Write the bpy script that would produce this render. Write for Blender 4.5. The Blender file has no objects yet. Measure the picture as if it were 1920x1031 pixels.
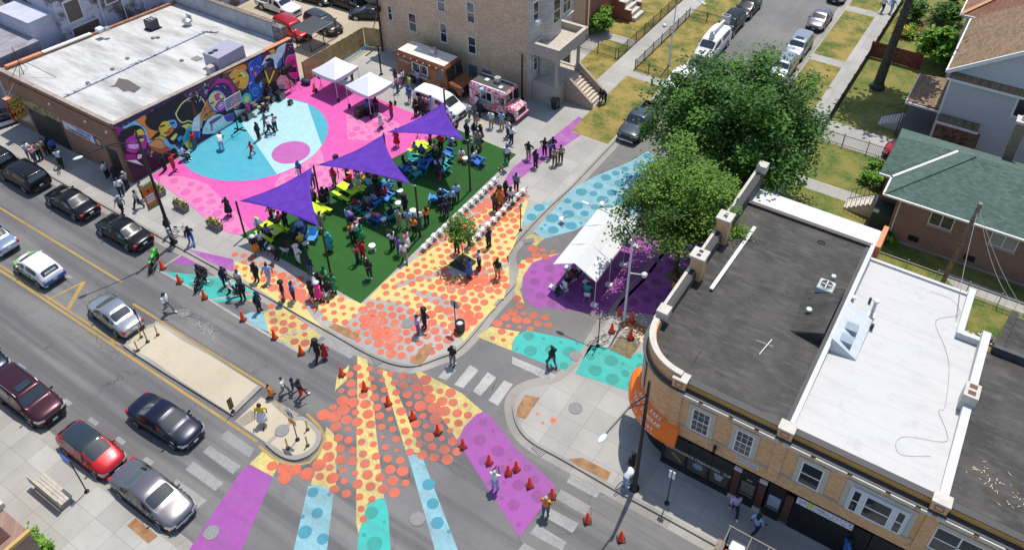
import bpy, bmesh, math, random
from mathutils import Vector, Matrix
from math import sin, cos, pi, radians, sqrt, atan2, hypot
S = bpy.context.scene
COL = S.collection
rnd = random.Random(11)

# ---------------------------------------------------------------- camera
CAM_H = 42.0
HD, PT, RL = -.585395, .657817, -.011245
FPX, CPX, CPY = 1564.7, 960.0, 325.04          # focal length and principal point for a 1920 px wide frame
_f = Vector((sin(HD)*cos(PT), cos(HD)*cos(PT), -sin(PT)))
_r = Vector((cos(HD), -sin(HD), 0))
_u = _r.cross(_f)
RT = cos(RL)*_r + sin(RL)*_u
UP = -sin(RL)*_r + cos(RL)*_u
FW = _f
cd = bpy.data.cameras.new('camera')
cam = bpy.data.objects.new('camera', cd)
COL.objects.link(cam)
m3 = Matrix((RT, UP, -FW)).transposed()
cam.matrix_world = Matrix.Translation((0, 0, CAM_H)) @ m3.to_4x4()
cd.sensor_width = 36.0
cd.lens = FPX/1920*36
cd.shift_y = -(515.5-CPY)/1920
cd.clip_end = 1000
S.camera = cam

# ---------------------------------------------------------------- daylight
SUN_EL, SUN_AZ = radians(70.5), radians(-5.5)      # sun stands over +Y (down the side street)
w = bpy.data.worlds.new('World'); S.world = w; w.use_nodes = True
nt = w.node_tree
bg = nt.nodes['Background']
sky = nt.nodes.new('ShaderNodeTexSky'); sky.sky_type = 'NISHITA'
sky.sun_disc = False; sky.sun_elevation = SUN_EL; sky.sun_rotation = SUN_AZ
nt.links.new(sky.outputs[0], bg.inputs[0]); bg.inputs[1].default_value = 0.14
sl = bpy.data.lights.new('sun', 'SUN'); sl.energy = 3.8; sl.angle = radians(0.5); sl.color = (1, .935, .84)
so = bpy.data.objects.new('sun', sl); COL.objects.link(so)
sd = Vector((sin(SUN_AZ)*cos(SUN_EL), cos(SUN_AZ)*cos(SUN_EL), sin(SUN_EL)))
so.rotation_euler = (-sd).to_track_quat('-Z', 'Y').to_euler()
so.location = (0, 60, 80)
S.view_settings.view_transform = 'Standard'; S.view_settings.look = 'None'
S.view_settings.exposure = 0.3; S.view_settings.gamma = 1

# ---------------------------------------------------------------- helpers
def G(px, py, z=0.0):
    """the point of the level z that a measured photo position stands for"""
    d = RT*((px-CPX)/FPX) + UP*(-(py-CPY)/FPX) + FW
    t = (z-CAM_H)/d.z
    return Vector((d.x*t, d.y*t, z))
def GP(pts, z=0.0):
    return [tuple(G(x, y, z)[:2]) for x, y in pts]

class MB:
    """collects shapes into one mesh"""
    def __init__(s): s.v = []; s.f = []; s.m = []; s.cur = 0; s.sm = []; s.smooth = False
    def add(s, vs, fs, T=None):
        n = len(s.v)
        s.v += [tuple(T @ Vector(p)) for p in vs] if T is not None else [tuple(p) for p in vs]
        s.f += [tuple(i+n for i in f) for f in fs]
        s.m += [s.cur]*len(fs); s.sm += [s.smooth]*len(fs)
        return s
    def box(s, x0, x1, y0, y1, z0, z1, T=None):
        vs = [(x, y, z) for z in (z0, z1) for x, y in ((x0, y0), (x1, y0), (x1, y1), (x0, y1))]
        return s.add(vs, [(3, 2, 1, 0), (4, 5, 6, 7), (0, 1, 5, 4), (1, 2, 6, 5), (2, 3, 7, 6), (3, 0, 4, 7)], T)
    def wedge(s, x0, x1, y0, y1, z0, za, zb):
        """box whose top runs from za at y0 to zb at y1"""
        return s.loft([[(x0, y0, z0), (x1, y0, z0), (x1, y1, z0), (x0, y1, z0)], [(x0, y0, za), (x1, y0, za), (x1, y1, zb), (x0, y1, zb)]])
    def bevbox(s, x0, x1, y0, y1, z0, z1, b, T=None):
        """box with chamfered vertical edges and a chamfered top"""
        def ring(i, z): return [(x0+i+b, y0+i, z), (x1-i-b, y0+i, z), (x1-i, y0+i+b, z), (x1-i, y1-i-b, z), (x1-i-b, y1-i, z), (x0+i+b, y1-i, z), (x0+i, y1-i-b, z), (x0+i, y0+i+b, z)]
        return s.loft([ring(0, z0), ring(0, z1-b), ring(b, z1)], T=T)
    def loft(s, rings, closed=True, caps=True, T=None):
        n = len(rings[0]); vs = [p for r in rings for p in r]; fs = []
        for i in range(len(rings)-1):
            for j in range(n if closed else n-1):
                a = i*n+j; b = i*n+(j+1) % n
                fs.append((a, b, b+n, a+n))
        if caps:
            fs.append(tuple(range(n))[::-1]); fs.append(tuple(range((len(rings)-1)*n, len(rings)*n)))
        return s.add(vs, fs, T)
    def prism(s, poly, z0, z1, T=None):
        n = len(poly)
        if sum(poly[i][0]*poly[(i+1) % n][1]-poly[(i+1) % n][0]*poly[i][1] for i in range(n)) < 0: poly = poly[::-1]
        return s.loft([[(x, y, z0) for x, y in poly], [(x, y, z1) for x, y in poly]], T=T)
    def sheet(s, poly, z):
        n = len(poly)
        if sum(poly[i][0]*poly[(i+1) % n][1]-poly[(i+1) % n][0]*poly[i][1] for i in range(n)) < 0: poly = poly[::-1]
        return s.add([(x, y, z) for x, y in poly], [tuple(range(n))])
    def quad(s, a, b, c, d, T=None): return s.add([a, b, c, d], [(0, 1, 2, 3)], T)
    def cyl(s, x, y, z0, z1, r0, r1=None, n=12, T=None):
        r1 = r0 if r1 is None else r1
        rg = [[(x+r*cos(2*pi*i/n), y+r*sin(2*pi*i/n), z) for i in range(n)] for r, z in ((r0, z0), (r1, z1))]
        return s.loft(rg, T=T)
    def disc(s, x, y, z, r, n=18):
        return s.add([(x+r*cos(2*pi*i/n), y+r*sin(2*pi*i/n), z) for i in range(n)], [tuple(range(n))])
    def lathe(s, prof, n=14, T=None):
        return s.loft([[(r*cos(2*pi*i/n), r*sin(2*pi*i/n), z) for i in range(n)] for r, z in prof], T=T)
    def tube(s, pts, r, n=6, r1=None, T=None):
        pts = [Vector(p) for p in pts]; rings = []; N = len(pts)
        up = Vector((0, 0, 1))
        for i, p in enumerate(pts):
            d = (pts[min(i+1, N-1)]-pts[max(i-1, 0)]).normalized()
            a = d.cross(up)
            if a.length < .05: a = d.cross(Vector((0, 1, 0)))
            a.normalize(); b = a.cross(d)
            rr = r if r1 is None else r+(r1-r)*i/max(1, N-1)
            rings.append([tuple(p+a*rr*cos(2*pi*k/n)+b*rr*sin(2*pi*k/n)) for k in range(n)])
        return s.loft(rings, T=T)
    def bar(s, a, b, w, h):
        """rectangular bar from a to b"""
        a = Vector(a); b = Vector(b); d = (b-a).normalized()
        sd = d.cross(Vector((0, 0, 1)))
        if sd.length < .05: sd = Vector((1, 0, 0))
        sd.normalize(); u = sd.cross(d)
        rg = [[tuple(p+sd*w/2*i+u*h/2*j) for i, j in ((-1, -1), (1, -1), (1, 1), (-1, 1))] for p in (a, b)]
        return s.loft(rg)
    def ball(s, x, y, z, rx, ry=None, rz=None, n=10, k=7, T=None):
        ry = rx if ry is None else ry; rz = rx if rz is None else rz
        rg = []
        for i in range(1, k):
            t = pi*i/k
            rg.append([(x+rx*sin(t)*cos(2*pi*j/n), y+ry*sin(t)*sin(2*pi*j/n), z-rz*cos(t)) for j in range(n)])
        return s.loft(rg, T=T)
    def mesh(s, name):
        me = bpy.data.meshes.new(name); me.from_pydata(s.v, [], s.f)
        me.polygons.foreach_set('material_index', s.m); me.polygons.foreach_set('use_smooth', s.sm)
        me.update(); return me
    def build(s, name, mats, parent=None, kind=None, loc=None):
        o = link(name, s.mesh(name), mats, parent, loc)
        if kind: o['kind'] = kind
        return o
def link(name, me, mats=None, parent=None, loc=None):
    if mats is not None and len(me.materials) == 0:
        for m in (mats if isinstance(mats, (list, tuple)) else [mats]): me.materials.append(m)
    o = bpy.data.objects.new(name, me); COL.objects.link(o)
    if parent is not None: o.parent = parent
    if loc is not None: o.location = loc
    return o
def tag(o, label, cat, group=None):
    o['label'] = label; o['category'] = cat
    if group: o['group'] = group
    return o
def thing(name, label, cat, loc=(0, 0, 0), rz=0.0, group=None):
    o = bpy.data.objects.new(name, None); COL.objects.link(o); o.empty_display_size = .3
    o.location = loc; o.rotation_euler = (0, 0, rz)
    return tag(o, label, cat, group)
def dup(root, loc, rz, label, group=None):
    """copy of a thing with copies of its parts and their sub-parts"""
    def cp(o, par):
        c = o.copy(); COL.objects.link(c)
        if par is not None: c.parent = par
        for ch in list(o.children): cp(ch, c)
        return c
    r = cp(root, None); r.location = loc; r.rotation_euler = (0, 0, rz); r['label'] = label
    if group: r['group'] = group
    return r
def inside(p, poly):
    x, y = p; c = False; n = len(poly)
    for i in range(n):
        x0, y0 = poly[i]; x1, y1 = poly[i-1]
        if (y0 > y) != (y1 > y) and x < (x1-x0)*(y-y0)/(y1-y0)+x0: c = not c
    return c
def edge_dist(p, poly):
    best = 1e9; n = len(poly); x, y = p
    for i in range(n):
        x0, y0 = poly[i]; x1, y1 = poly[i-1]
        dx, dy = x1-x0, y1-y0; L = dx*dx+dy*dy or 1e-9
        t = max(0, min(1, ((x-x0)*dx+(y-y0)*dy)/L))
        best = min(best, hypot(x-x0-t*dx, y-y0-t*dy))
    return best

# ---------------------------------------------------------------- materials
MATS = {}
def lin(h):
    """#rrggbb picture value -> linear"""
    h = h.lstrip('#'); c = [int(h[i:i+2], 16)/255 for i in (0, 2, 4)]
    return tuple(x/12.92 if x < .04045 else ((x+.055)/1.055)**2.4 for x in c)
class NB:
    def __init__(s, name):
        s.m = bpy.data.materials.new(name); s.m.use_nodes = True; s.t = s.m.node_tree
        s.b = s.t.nodes['Principled BSDF']; s._pos = None; s._obj = None
    def n(s, t, **k):
        x = s.t.nodes.new(t)
        for a, b in k.items(): setattr(x, a, b)
        return x
    def l(s, a, b): s.t.links.new(a, b)
    def pos(s):
        if not s._pos: s._pos = s.n('ShaderNodeNewGeometry').outputs['Position']
        return s._pos
    def obj(s):
        if not s._obj: s._obj = s.n('ShaderNodeTexCoord').outputs['Object']
        return s._obj
    def math(s, op, a, b=None, c=None):
        x = s.n('ShaderNodeMath', operation=op)
        for i, q in enumerate((a, b, c)):
            if q is None: continue
            if isinstance(q, (int, float)): x.inputs[i].default_value = q
            else: s.l(q, x.inputs[i])
        return x.outputs[0]
    def noise(s, scale, detail=4, rough=.55, vec=None):
        x = s.n('ShaderNodeTexNoise'); x.inputs['Scale'].default_value = scale
        x.inputs['Detail'].default_value = detail; x.inputs['Roughness'].default_value = rough
        s.l(vec if vec is not None else s.pos(), x.inputs['Vector']); return x.outputs[0]
    def ramp(s, v, a, b):
        x = s.n('ShaderNodeMapRange'); x.inputs[1].default_value = a; x.inputs[2].default_value = b
        s.l(v, x.inputs[0]); return x.outputs[0]
    def mix(s, f, a, b):
        x = s.n('ShaderNodeMix', data_type='RGBA')
        for i, q in ((0, f), (6, a), (7, b)):
            if isinstance(q, (int, float)): x.inputs[i].default_value = q
            elif isinstance(q, (tuple, list)): x.inputs[i].default_value = (*q[:3], 1)
            else: s.l(q, x.inputs[i])
        return x.outputs[2]
    def scale(s, col, f):
        x = s.n('ShaderNodeVectorMath', operation='SCALE')
        if isinstance(col, tuple): x.inputs[0].default_value = col
        else: s.l(col, x.inputs[0])
        if isinstance(f, (int, float)): x.inputs[3].default_value = f
        else: s.l(f, x.inputs[3])
        return x.outputs[0]
    def mapped(s, vec, sc):
        x = s.n('ShaderNodeVectorMath', operation='MULTIPLY'); s.l(vec, x.inputs[0]); x.inputs[1].default_value = sc
        return x.outputs[0]
    def wallvec(s):
        """(x+y, z) of the object, for bricks on upright walls"""
        sp = s.n('ShaderNodeSeparateXYZ'); s.l(s.pos(), sp.inputs[0])
        c = s.n('ShaderNodeCombineXYZ'); s.l(s.math('ADD', sp.outputs[0], sp.outputs[1]), c.inputs[0]); s.l(sp.outputs[2], c.inputs[1])
        return c.outputs[0]
    def bump(s, h, strength=.3, dist=.02):
        x = s.n('ShaderNodeBump'); x.inputs['Strength'].default_value = strength; x.inputs['Distance'].default_value = dist
        s.l(h, x.inputs['Height']); s.l(x.outputs[0], s.b.inputs['Normal'])
    def done(s, col, rough=.8, metal=0.0, spec=None, coat=0.0):
        if isinstance(col, tuple): s.b.inputs['Base Color'].default_value = (*col[:3], 1)
        else: s.l(col, s.b.inputs['Base Color'])
        if isinstance(rough, (int, float)): s.b.inputs['Roughness'].default_value = rough
        else: s.l(rough, s.b.inputs['Roughness'])
        s.b.inputs['Metallic'].default_value = metal
        if spec is not None: s.b.inputs['Specular IOR Level'].default_value = spec
        if coat: s.b.inputs['Coat Weight'].default_value = coat; s.b.inputs['Coat Roughness'].default_value = .04
        return s.m
def plain(name, col, rough=.6, metal=0.0, var=.12, sc=3.0, spec=None, coat=0.0):
    """one colour with a little uneven wear"""
    if name in MATS: return MATS[name]
    if isinstance(col, str): col = lin(col)
    b = NB(name)
    f = b.ramp(b.noise(sc, 5, .6), .25, .75)
    c = b.mix(f, tuple(x*(1-var) for x in col), tuple(min(1, x*(1+var)) for x in col))
    MATS[name] = b.done(c, rough, metal, spec, coat); return MATS[name]
def carpaint(name, col, metal=.35):
    if name in MATS: return MATS[name]
    b = NB(name); f = b.ramp(b.noise(1.3, 3), .3, .7)
    c = b.mix(f, tuple(x*.92 for x in col), col)
    MATS[name] = b.done(c, .28, metal, .3, .25); return MATS[name]
def two(name, a, bb, sc, lo=.42, hi=.58, rough=.85, detail=6, bump=0.0, vec=None):
    if name in MATS: return MATS[name]
    b = NB(name); n1 = b.noise(sc, detail, .62, vec)
    c = b.mix(b.ramp(n1, lo, hi), a, bb)
    n2 = b.noise(sc*9, 3, .6)
    c = b.scale(c, b.math('ADD', b.math('MULTIPLY', n2, .5), .75))
    if bump: b.bump(n2, bump, .03)
    MATS[name] = b.done(c, rough); return MATS[name]
def brick(name, c1, c2, mort, bw=.21, bh=.072, rough=.9, vec='wall', ms=.012, var=.25):
    if name in MATS: return MATS[name]
    b = NB(name); x = b.n('ShaderNodeTexBrick')
    if vec == 'wall': b.l(b.wallvec(), x.inputs['Vector'])
    elif vec == 'yx':
        sp = b.n('ShaderNodeSeparateXYZ'); b.l(b.pos(), sp.inputs[0]); c = b.n('ShaderNodeCombineXYZ')
        b.l(sp.outputs[1], c.inputs[0]); b.l(sp.outputs[0], c.inputs[1]); b.l(c.outputs[0], x.inputs['Vector'])
    else: b.l(b.pos(), x.inputs['Vector'])
    for i, q in (('Color1', c1), ('Color2', c2), ('Mortar', mort)): x.inputs[i].default_value = (*q, 1)
    x.inputs['Scale'].default_value = 1; x.inputs['Mortar Size'].default_value = ms
    x.inputs['Brick Width'].default_value = bw; x.inputs['Row Height'].default_value = bh
    n1 = b.noise(.7, 5, .65); n2 = b.noise(14, 3)
    f = b.math('ADD', b.math('MULTIPLY', b.math('ADD', n1, b.math('MULTIPLY', n2, .6)), 2*var), 1-1.6*var)
    MATS[name] = b.done(b.scale(x.outputs[0], f), rough); return MATS[name]
def asphalt_mat():
    b = NB('asphalt')
    big = b.noise(.11, 5, .6); mid = b.noise(1.1, 6, .7); fine = b.noise(26, 2)
    c = b.mix(b.ramp(big, .35, .65), (0.122, 0.12, 0.123), (0.176, 0.173, 0.165))
    c = b.mix(b.math('MULTIPLY', b.ramp(mid, .5, .8), .5), c, (0.088, 0.089, 0.092))
    # tyre-dark wheel tracks along the main street
    sp = b.n('ShaderNodeSeparateXYZ'); b.l(b.pos(), sp.inputs[0])
    st = b.noise(.9, 4, .6, b.mapped(b.pos(), (.035, 1.1, 1)))
    onmain = b.math('LESS_THAN', sp.outputs[1], 24.3)
    c = b.mix(b.math('MULTIPLY', b.math('MULTIPLY', b.ramp(st, .44, .62), onmain), .75), c, (.08, .081, .087))
    st2 = b.noise(.8, 4, .6, b.mapped(b.pos(), (1.1, .03, 1)))
    c = b.mix(b.math('MULTIPLY', b.math('MULTIPLY', b.ramp(st2, .52, .7), b.math('SUBTRACT', 1, onmain)), .3), c, (.24, .23, .21))
    # cracks
    v = b.n('ShaderNodeTexVoronoi', feature='DISTANCE_TO_EDGE'); v.inputs['Scale'].default_value = .16
    wv = b.n('ShaderNodeVectorMath', operation='ADD'); b.l(b.pos(), wv.inputs[0])
    nn = b.n('ShaderNodeTexNoise'); nn.inputs['Scale'].default_value = .8; b.l(b.pos(), nn.inputs['Vector'])
    b.l(b.scale(nn.outputs[1], 2.2), wv.inputs[1]); b.l(wv.outputs[0], v.inputs['Vector'])
    crack = b.math('MULTIPLY', b.math('LESS_THAN', v.outputs[0], .0042), b.ramp(b.noise(.25, 2), .5, .56))
    c = b.mix(b.math('MULTIPLY', crack, .65), c, (.05, .05, .052))
    c = b.scale(c, b.math('ADD', b.math('MULTIPLY', fine, .5), .75))
    b.bump(fine, .25, .01)
    return b.done(c, .88)
def concrete_mat(name, a, bb, jx=1.6, jy=1.6, stain=(.24, .2, .16), jd=.45, ox=.3, oy=.2):
    b = NB(name)
    n1 = b.noise(.22, 6, .62); n2 = b.noise(3, 5, .7); n3 = b.noise(30, 2)
    c = b.mix(b.ramp(n1, .35, .65), a, bb)
    c = b.mix(b.math('MULTIPLY', b.ramp(n2, .55, .85), .45), c, stain)
    sp = b.n('ShaderNodeSeparateXYZ'); b.l(b.pos(), sp.inputs[0])
    if jx:
        # slightly different tone per poured slab, and the joints between slabs
        cv = b.n('ShaderNodeCombineXYZ')
        fx = b.math('DIVIDE', b.math('ADD', sp.outputs[0], ox), jx); fy = b.math('DIVIDE', b.math('ADD', sp.outputs[1], oy), jy)
        b.l(b.math('FLOOR', fx), cv.inputs[0]); b.l(b.math('FLOOR', fy), cv.inputs[1])
        wn = b.n('ShaderNodeTexWhiteNoise'); b.l(cv.outputs[0], wn.inputs['Vector'])
        c = b.scale(c, b.math('ADD', b.math('MULTIPLY', wn.outputs[0], .16), .92))
        ex = b.math('MULTIPLY', b.math('ABSOLUTE', b.math('SUBTRACT', b.math('FRACT', fx), .5)), jx)
        ey = b.math('MULTIPLY', b.math('ABSOLUTE', b.math('SUBTRACT', b.math('FRACT', fy), .5)), jy)
        j = b.math('MAXIMUM', b.math('GREATER_THAN', ex, jx/2-.014), b.math('GREATER_THAN', ey, jy/2-.014))
        c = b.mix(b.math('MULTIPLY', j, jd), c, (.1, .095, .09))
    c = b.scale(c, b.math('ADD', b.math('MULTIPLY', n3, .3), .85))
    return b.done(c, .85)
def paint_mat(name, col, under, wear=.5, grime=.35):
    """street paint, worn through to what it lies on in places and dirtied by tyres"""
    b = NB(name)
    n1 = b.noise(.8, 7, .7); n2 = b.noise(7, 4, .7); n3 = b.noise(.28, 4, .6)
    wr = b.ramp(b.math('ADD', b.math('MULTIPLY', n1, .5), b.math('MULTIPLY', n2, .5)), .47, .66)
    c = b.mix(b.math('MULTIPLY', wr, wear), col, under)
    c = b.mix(b.math('MULTIPLY', b.ramp(n3, .46, .66), grime), c, tuple(x*.4+.03 for x in col))
    n4 = b.noise(2.2, 5, .6)
    if under == ASPH:                                # tyre marks along the street
        st = b.noise(1.0, 5, .65, b.mapped(b.pos(), (.06, 1.3, 1)))
        c = b.mix(b.math('MULTIPLY', b.ramp(st, .5, .72), .45), c, tuple(x*.25+.05 for x in col))
    n5 = b.noise(26, 3, .7)
    c = b.scale(c, b.math('ADD', b.math('ADD', b.math('MULTIPLY', n4, .4), b.math('MULTIPLY', n5, .35)), .63))
    return b.done(c, .7)
def grass_mat(name, g1, g2, dry, amount=.5):
    b = NB(name)
    n1 = b.noise(.45, 6, .65); n2 = b.noise(5, 5, .7); n3 = b.noise(40, 3, .7)
    c = b.mix(n2, g1, g2)
    c = b.mix(b.math('MULTIPLY', b.ramp(b.math('ADD', b.math('MULTIPLY', n1, .7), b.math('MULTIPLY', n2, .3)), .4, .56), amount), c, dry)
    c = b.scale(c, b.math('ADD', b.math('MULTIPLY', n3, 1.1), .45))
    b.bump(n3, .8, .06)
    return b.done(c, .95)
ASPH = (.14, .14, .142); CONC = (.42, .4, .37)
M = MATS
M['asphalt'] = asphalt_mat()
M['sidewalk'] = concrete_mat('sidewalk_concrete', (0.286, 0.277, 0.26), (0.361, 0.353, 0.328))
M['kerb'] = concrete_mat('kerb_concrete', (0.218, 0.206, 0.185), (0.319, 0.302, 0.277), 3.0, 3.0)
M['median'] = concrete_mat('median_concrete', (0.403, 0.353, 0.26), (0.47, 0.412, 0.311), 0)
M['lot'] = concrete_mat('lot_concrete', (0.277, 0.277, 0.265), (0.361, 0.357, 0.336), 0)
M['tanlot'] = concrete_mat('tan_lot_concrete', (0.353, 0.302, 0.218), (0.437, 0.378, 0.277), 4.2, 3.1)
M['grass'] = grass_mat('dry_grass', (0.042, 0.084, 0.01), (0.101, 0.143, 0.021), (0.319, 0.235, 0.067), .95)
M['lushgrass'] = grass_mat('green_grass', (.035, .09, .012), (.09, .16, .025), (0.269, 0.218, 0.059), .75)
_t = NB('turf')
_a = _t.noise(.5, 5, .65); _f = _t.noise(45, 2); _g = _t.noise(3, 5, .7)
_s = _t.n('ShaderNodeSeparateXYZ'); _t.l(_t.pos(), _s.inputs[0])
_q = _t.math('FLOOR', _t.math('MULTIPLY', _s.outputs[1], .27)); _q = _t.math('FRACT', _t.math('MULTIPLY', _q, .37))
_c = _t.mix(_t.math('ADD', _t.math('MULTIPLY', _a, .7), _t.math('MULTIPLY', _q, .3)), (.005, .045, .006), (.024, .12, .014))
_c = _t.mix(_t.math('MULTIPLY', _t.ramp(_g, .55, .75), .3), _c, (.05, .13, .03))
_c = _t.scale(_c, _t.math('ADD', _t.math('MULTIPLY', _f, .8), .6)); _t.bump(_f, .6, .03)
M['turf'] = _t.done(_c, .95)
M['turf_old'] = two('artificial_turf', (.008, .065, .008), (.024, .135, .016), .8, .3, .7, .95, 5, .5)
M['soil'] = two('dark_mulch', (.012, .011, .01), (.05, .042, .036), 6, .4, .65)
M['weeds'] = two('dry_weeds', (.11, .09, .05), (.2, .16, .09), 5, .4, .6)
# ================================================================ ground, streets and pavements
ZS = .12                                            # pavement level above the street
def smooth_path(pts, k=5):
    out = []; n = len(pts)
    for i in range(n-1):
        p0, p1, p2, p3 = pts[max(0, i-1)], pts[i], pts[i+1], pts[min(n-1, i+2)]
        for j in range(k):
            t = j/k
            out.append(tuple(.5*(2*p1[a]+(p2[a]-p0[a])*t+(2*p0[a]-5*p1[a]+4*p2[a]-p3[a])*t*t+(-p0[a]+3*p1[a]-3*p2[a]+p3[a])*t**3) for a in (0, 1)))
    out.append(tuple(pts[-1])); return out
MB().sheet([(-260, -60), (200, -60), (200, 320), (-260, 320)], -.0).build('ground', M['asphalt'], kind='structure')
nw = [(-110, 24.45), (-60, 24.45)] + smooth_path([(-40, 24.45)] + GP([(616, 621), (679, 657), (720, 676), (755, 685), (783, 684), (820, 671), (858, 655), (893, 619), (925, 578), (959, 541), (968, 527), (966, 511), (957, 494), (955, 477), (963, 461), (998, 421), (1030, 388)], ZS)) + [(-24.95, 46), (-25, 130)]
ne = [(70, 24.45), (-6, 24.45)] + smooth_path(GP([(1177, 931), (1056, 861), (1000, 830), (973, 803), (962, 771), (963, 748), (977, 730), (1005, 719), (1043, 712), (1068, 694), (1091, 668), (1111, 640), (1142, 587)], ZS)) + [(-15.5, 40), (-15.5, 130)]
MB().prism(nw + [(-110, 130)], -.02, ZS).build('pavement', M['sidewalk'], kind='structure')
MB().prism(ne + [(70, 130)], -.02, ZS).build('pavement', M['sidewalk'], kind='structure')
MB().prism([(-110, 9.25), (70, 9.25), (70, -30), (-110, -30)], -.02, ZS).build('pavement', M['sidewalk'], kind='structure')
def offs(path, d):
    out = []
    for i, p in enumerate(path):
        a = path[max(0, i-1)]; b = path[min(len(path)-1, i+1)]
        tx, ty = b[0]-a[0], b[1]-a[1]; L = hypot(tx, ty) or 1
        out.append((p[0]-ty/L*d, p[1]+tx/L*d))
    return out
def strip(mb, a, b, z):
    for i in range(len(a)-1):
        vs = [(*a[i], z), (*a[i+1], z), (*b[i+1], z), (*b[i], z)]
        e1 = Vector(vs[1])-Vector(vs[0]); e2 = Vector(vs[3])-Vector(vs[0])
        mb.add(vs, [(0, 1, 2, 3) if e1.cross(e2).z > 0 else (3, 2, 1, 0)])
kb = MB(); gt = MB()
for path, sgn in ((nw, 1), (ne, -1), ([(-110, 9.25), (-40, 9.25), (-20, 9.25), (70, 9.25)], -1)):
    inn = offs(path, .17*sgn); out_ = offs(path, -.02*sgn); gut = offs(path, -.5*sgn)
    strip(kb, out_, inn, ZS+.006)
    for i in range(len(path)-1):
        vs = [(*out_[i], .0), (*out_[i+1], .0), (*out_[i+1], ZS+.006), (*out_[i], ZS+.006)]
        kb.add(vs, [(0, 1, 2, 3)])
    strip(gt, gut, path, .004)
kb.build('kerb', M['kerb'], kind='structure'); gt.build('gutter', M['kerb'], kind='structure')

def sheet(name, mat, poly, z, px=False):
    return MB().sheet(GP(poly, z) if px else poly, z).build(name, mat, kind='structure')
turf_poly = GP([(676, 569), (968, 290), (850, 240), (450, 441)], ZS)
sheet('lawn', M['turf'], turf_poly, ZS+.012)
# lots and grass plots
sheet('gravel_lot', M['lot'], [(-56, 46.8), (-52, 55.9), (-31.2, 55.9), (-31.2, 46.2), (-37.9, 48)], ZS+.004)
sheet('parking_lot', M['tanlot'], [(-110, 46.9), (-52.3, 46.9), (-52.3, 130), (-110, 130)], ZS+.003)
MB().sheet([(-29, 53), (-25.25, 53), (-25.25, 64), (-29, 64)], ZS+.004).sheet([(-29, 65.2), (-25.25, 65.2), (-25.25, 128), (-29, 128)], ZS+.004).build('parkway_grass', M['grass'], kind='structure')
e = MB()
for y0, y1 in ((47, 57.2), (58.6, 64.4), (65.6, 76.5), (77.8, 89), (90.3, 102), (103.3, 128)): e.sheet([(-15.2, y0), (-12.05, y0), (-12.05, y1), (-15.2, y1)], ZS+.004)
e.build('parkway_grass', M['grass'], kind='structure')
g = MB()
g.sheet([(-52, 70.8), (-31.1, 70.8), (-31.1, 128), (-52, 128)], ZS+.004)
g.sheet([(-34.2, 60.6), (-31.1, 60.6), (-31.1, 69.4), (-34.2, 69.4)], ZS+.004)
g.build('yard_grass', M['grass'], kind='structure')
g = MB()
g.sheet([(-10.5, 66.8), (40, 66.8), (40, 128), (-10.5, 128)], ZS+.004)
g.sheet([(-10.5, 57.6), (-3, 57.6), (-3, 63.3), (-10.5, 63.3)], ZS+.004)
g.sheet([(-10.5, 47.4), (-3, 47.4), (-3, 56.2), (-10.5, 56.2)], ZS+.004)
g.sheet([(-3, 40), (40, 40), (40, 53.5), (-3, 53.5)], ZS+.004)
g.build('yard_grass', M['lushgrass'], kind='structure')
sheet('garden_path', M['sidewalk'], GP([(1760, 505), (1800, 520), (1920, 566), (1920, 588), (1790, 540)], ZS), ZS+.009)

# ---------------------------------------------------------------- painted street art
RED = (.88, .165, .07); YEL = (.9, .74, .22); MAG = (.44, .08, .47); TEA = (.03, .62, .55); SKY = (.3, .62, .72)
PINK = (.88, .1, .5); LPINK = (.92, .25, .56); CYAN = (.06, .5, .66); PALE = (.5, .83, .9); BLU = (.04, .36, .5)
P = {}
def pm(n, c, under, wear, grime): P[n] = paint_mat(n, tuple(v*.62 for v in c), under, wear, grime)
pm('yellow_road_paint', YEL, ASPH, .75, .55); pm('yellow_plaza_paint', YEL, CONC, .45, .12)
pm('red_road_paint', RED, ASPH, .6, .8); pm('red_plaza_paint', RED, CONC, .35, .2)
pm('magenta_road_paint', MAG, ASPH, .35, .3); pm('magenta_plaza_paint', MAG, CONC, .4, .1)
pm('teal_paint', TEA, ASPH, .3, .25); pm('sky_blue_paint', SKY, ASPH, .55, .2); pm('pink_paint', PINK, CONC, .1, .06)
pm('light_pink_paint', LPINK, CONC, .15, .05); pm('cyan_paint', CYAN, CONC, .1, .05); pm('pale_cyan_paint', PALE, CONC, .12, .05)
pm('purple_paint', (.62, .13, .52), CONC, .1, .08); pm('blue_dot_paint', BLU, ASPH, .4, .2); pm('teal_dot_paint', (.015, .42, .37), ASPH, .2, .2)
pm('magenta_dot_paint', (.34, .045, .35), ASPH, .5, .2); pm('pink_dot_paint', (.84, .13, .48), CONC, .15, .1)
pm('white_marking', (.6, .6, .58), ASPH, .9, .4); pm('worn_white_marking', (.42, .43, .42), ASPH, .7, .35)
pm('yellow_marking', (.6, .38, .07), ASPH, .6, .35); pm('bare_asphalt_patch', ASPH, (.1, .1, .1), .5, .3); pm('bare_concrete_patch', (.45, .44, .42), CONC, .5, .1)
def paint(name, mat, polys, z):
    mb = MB()
    for i, q in enumerate(polys): mb.sheet(GP(q, z), z + i*.0006)
    return mb.build(name, P[mat], kind='structure')
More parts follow.
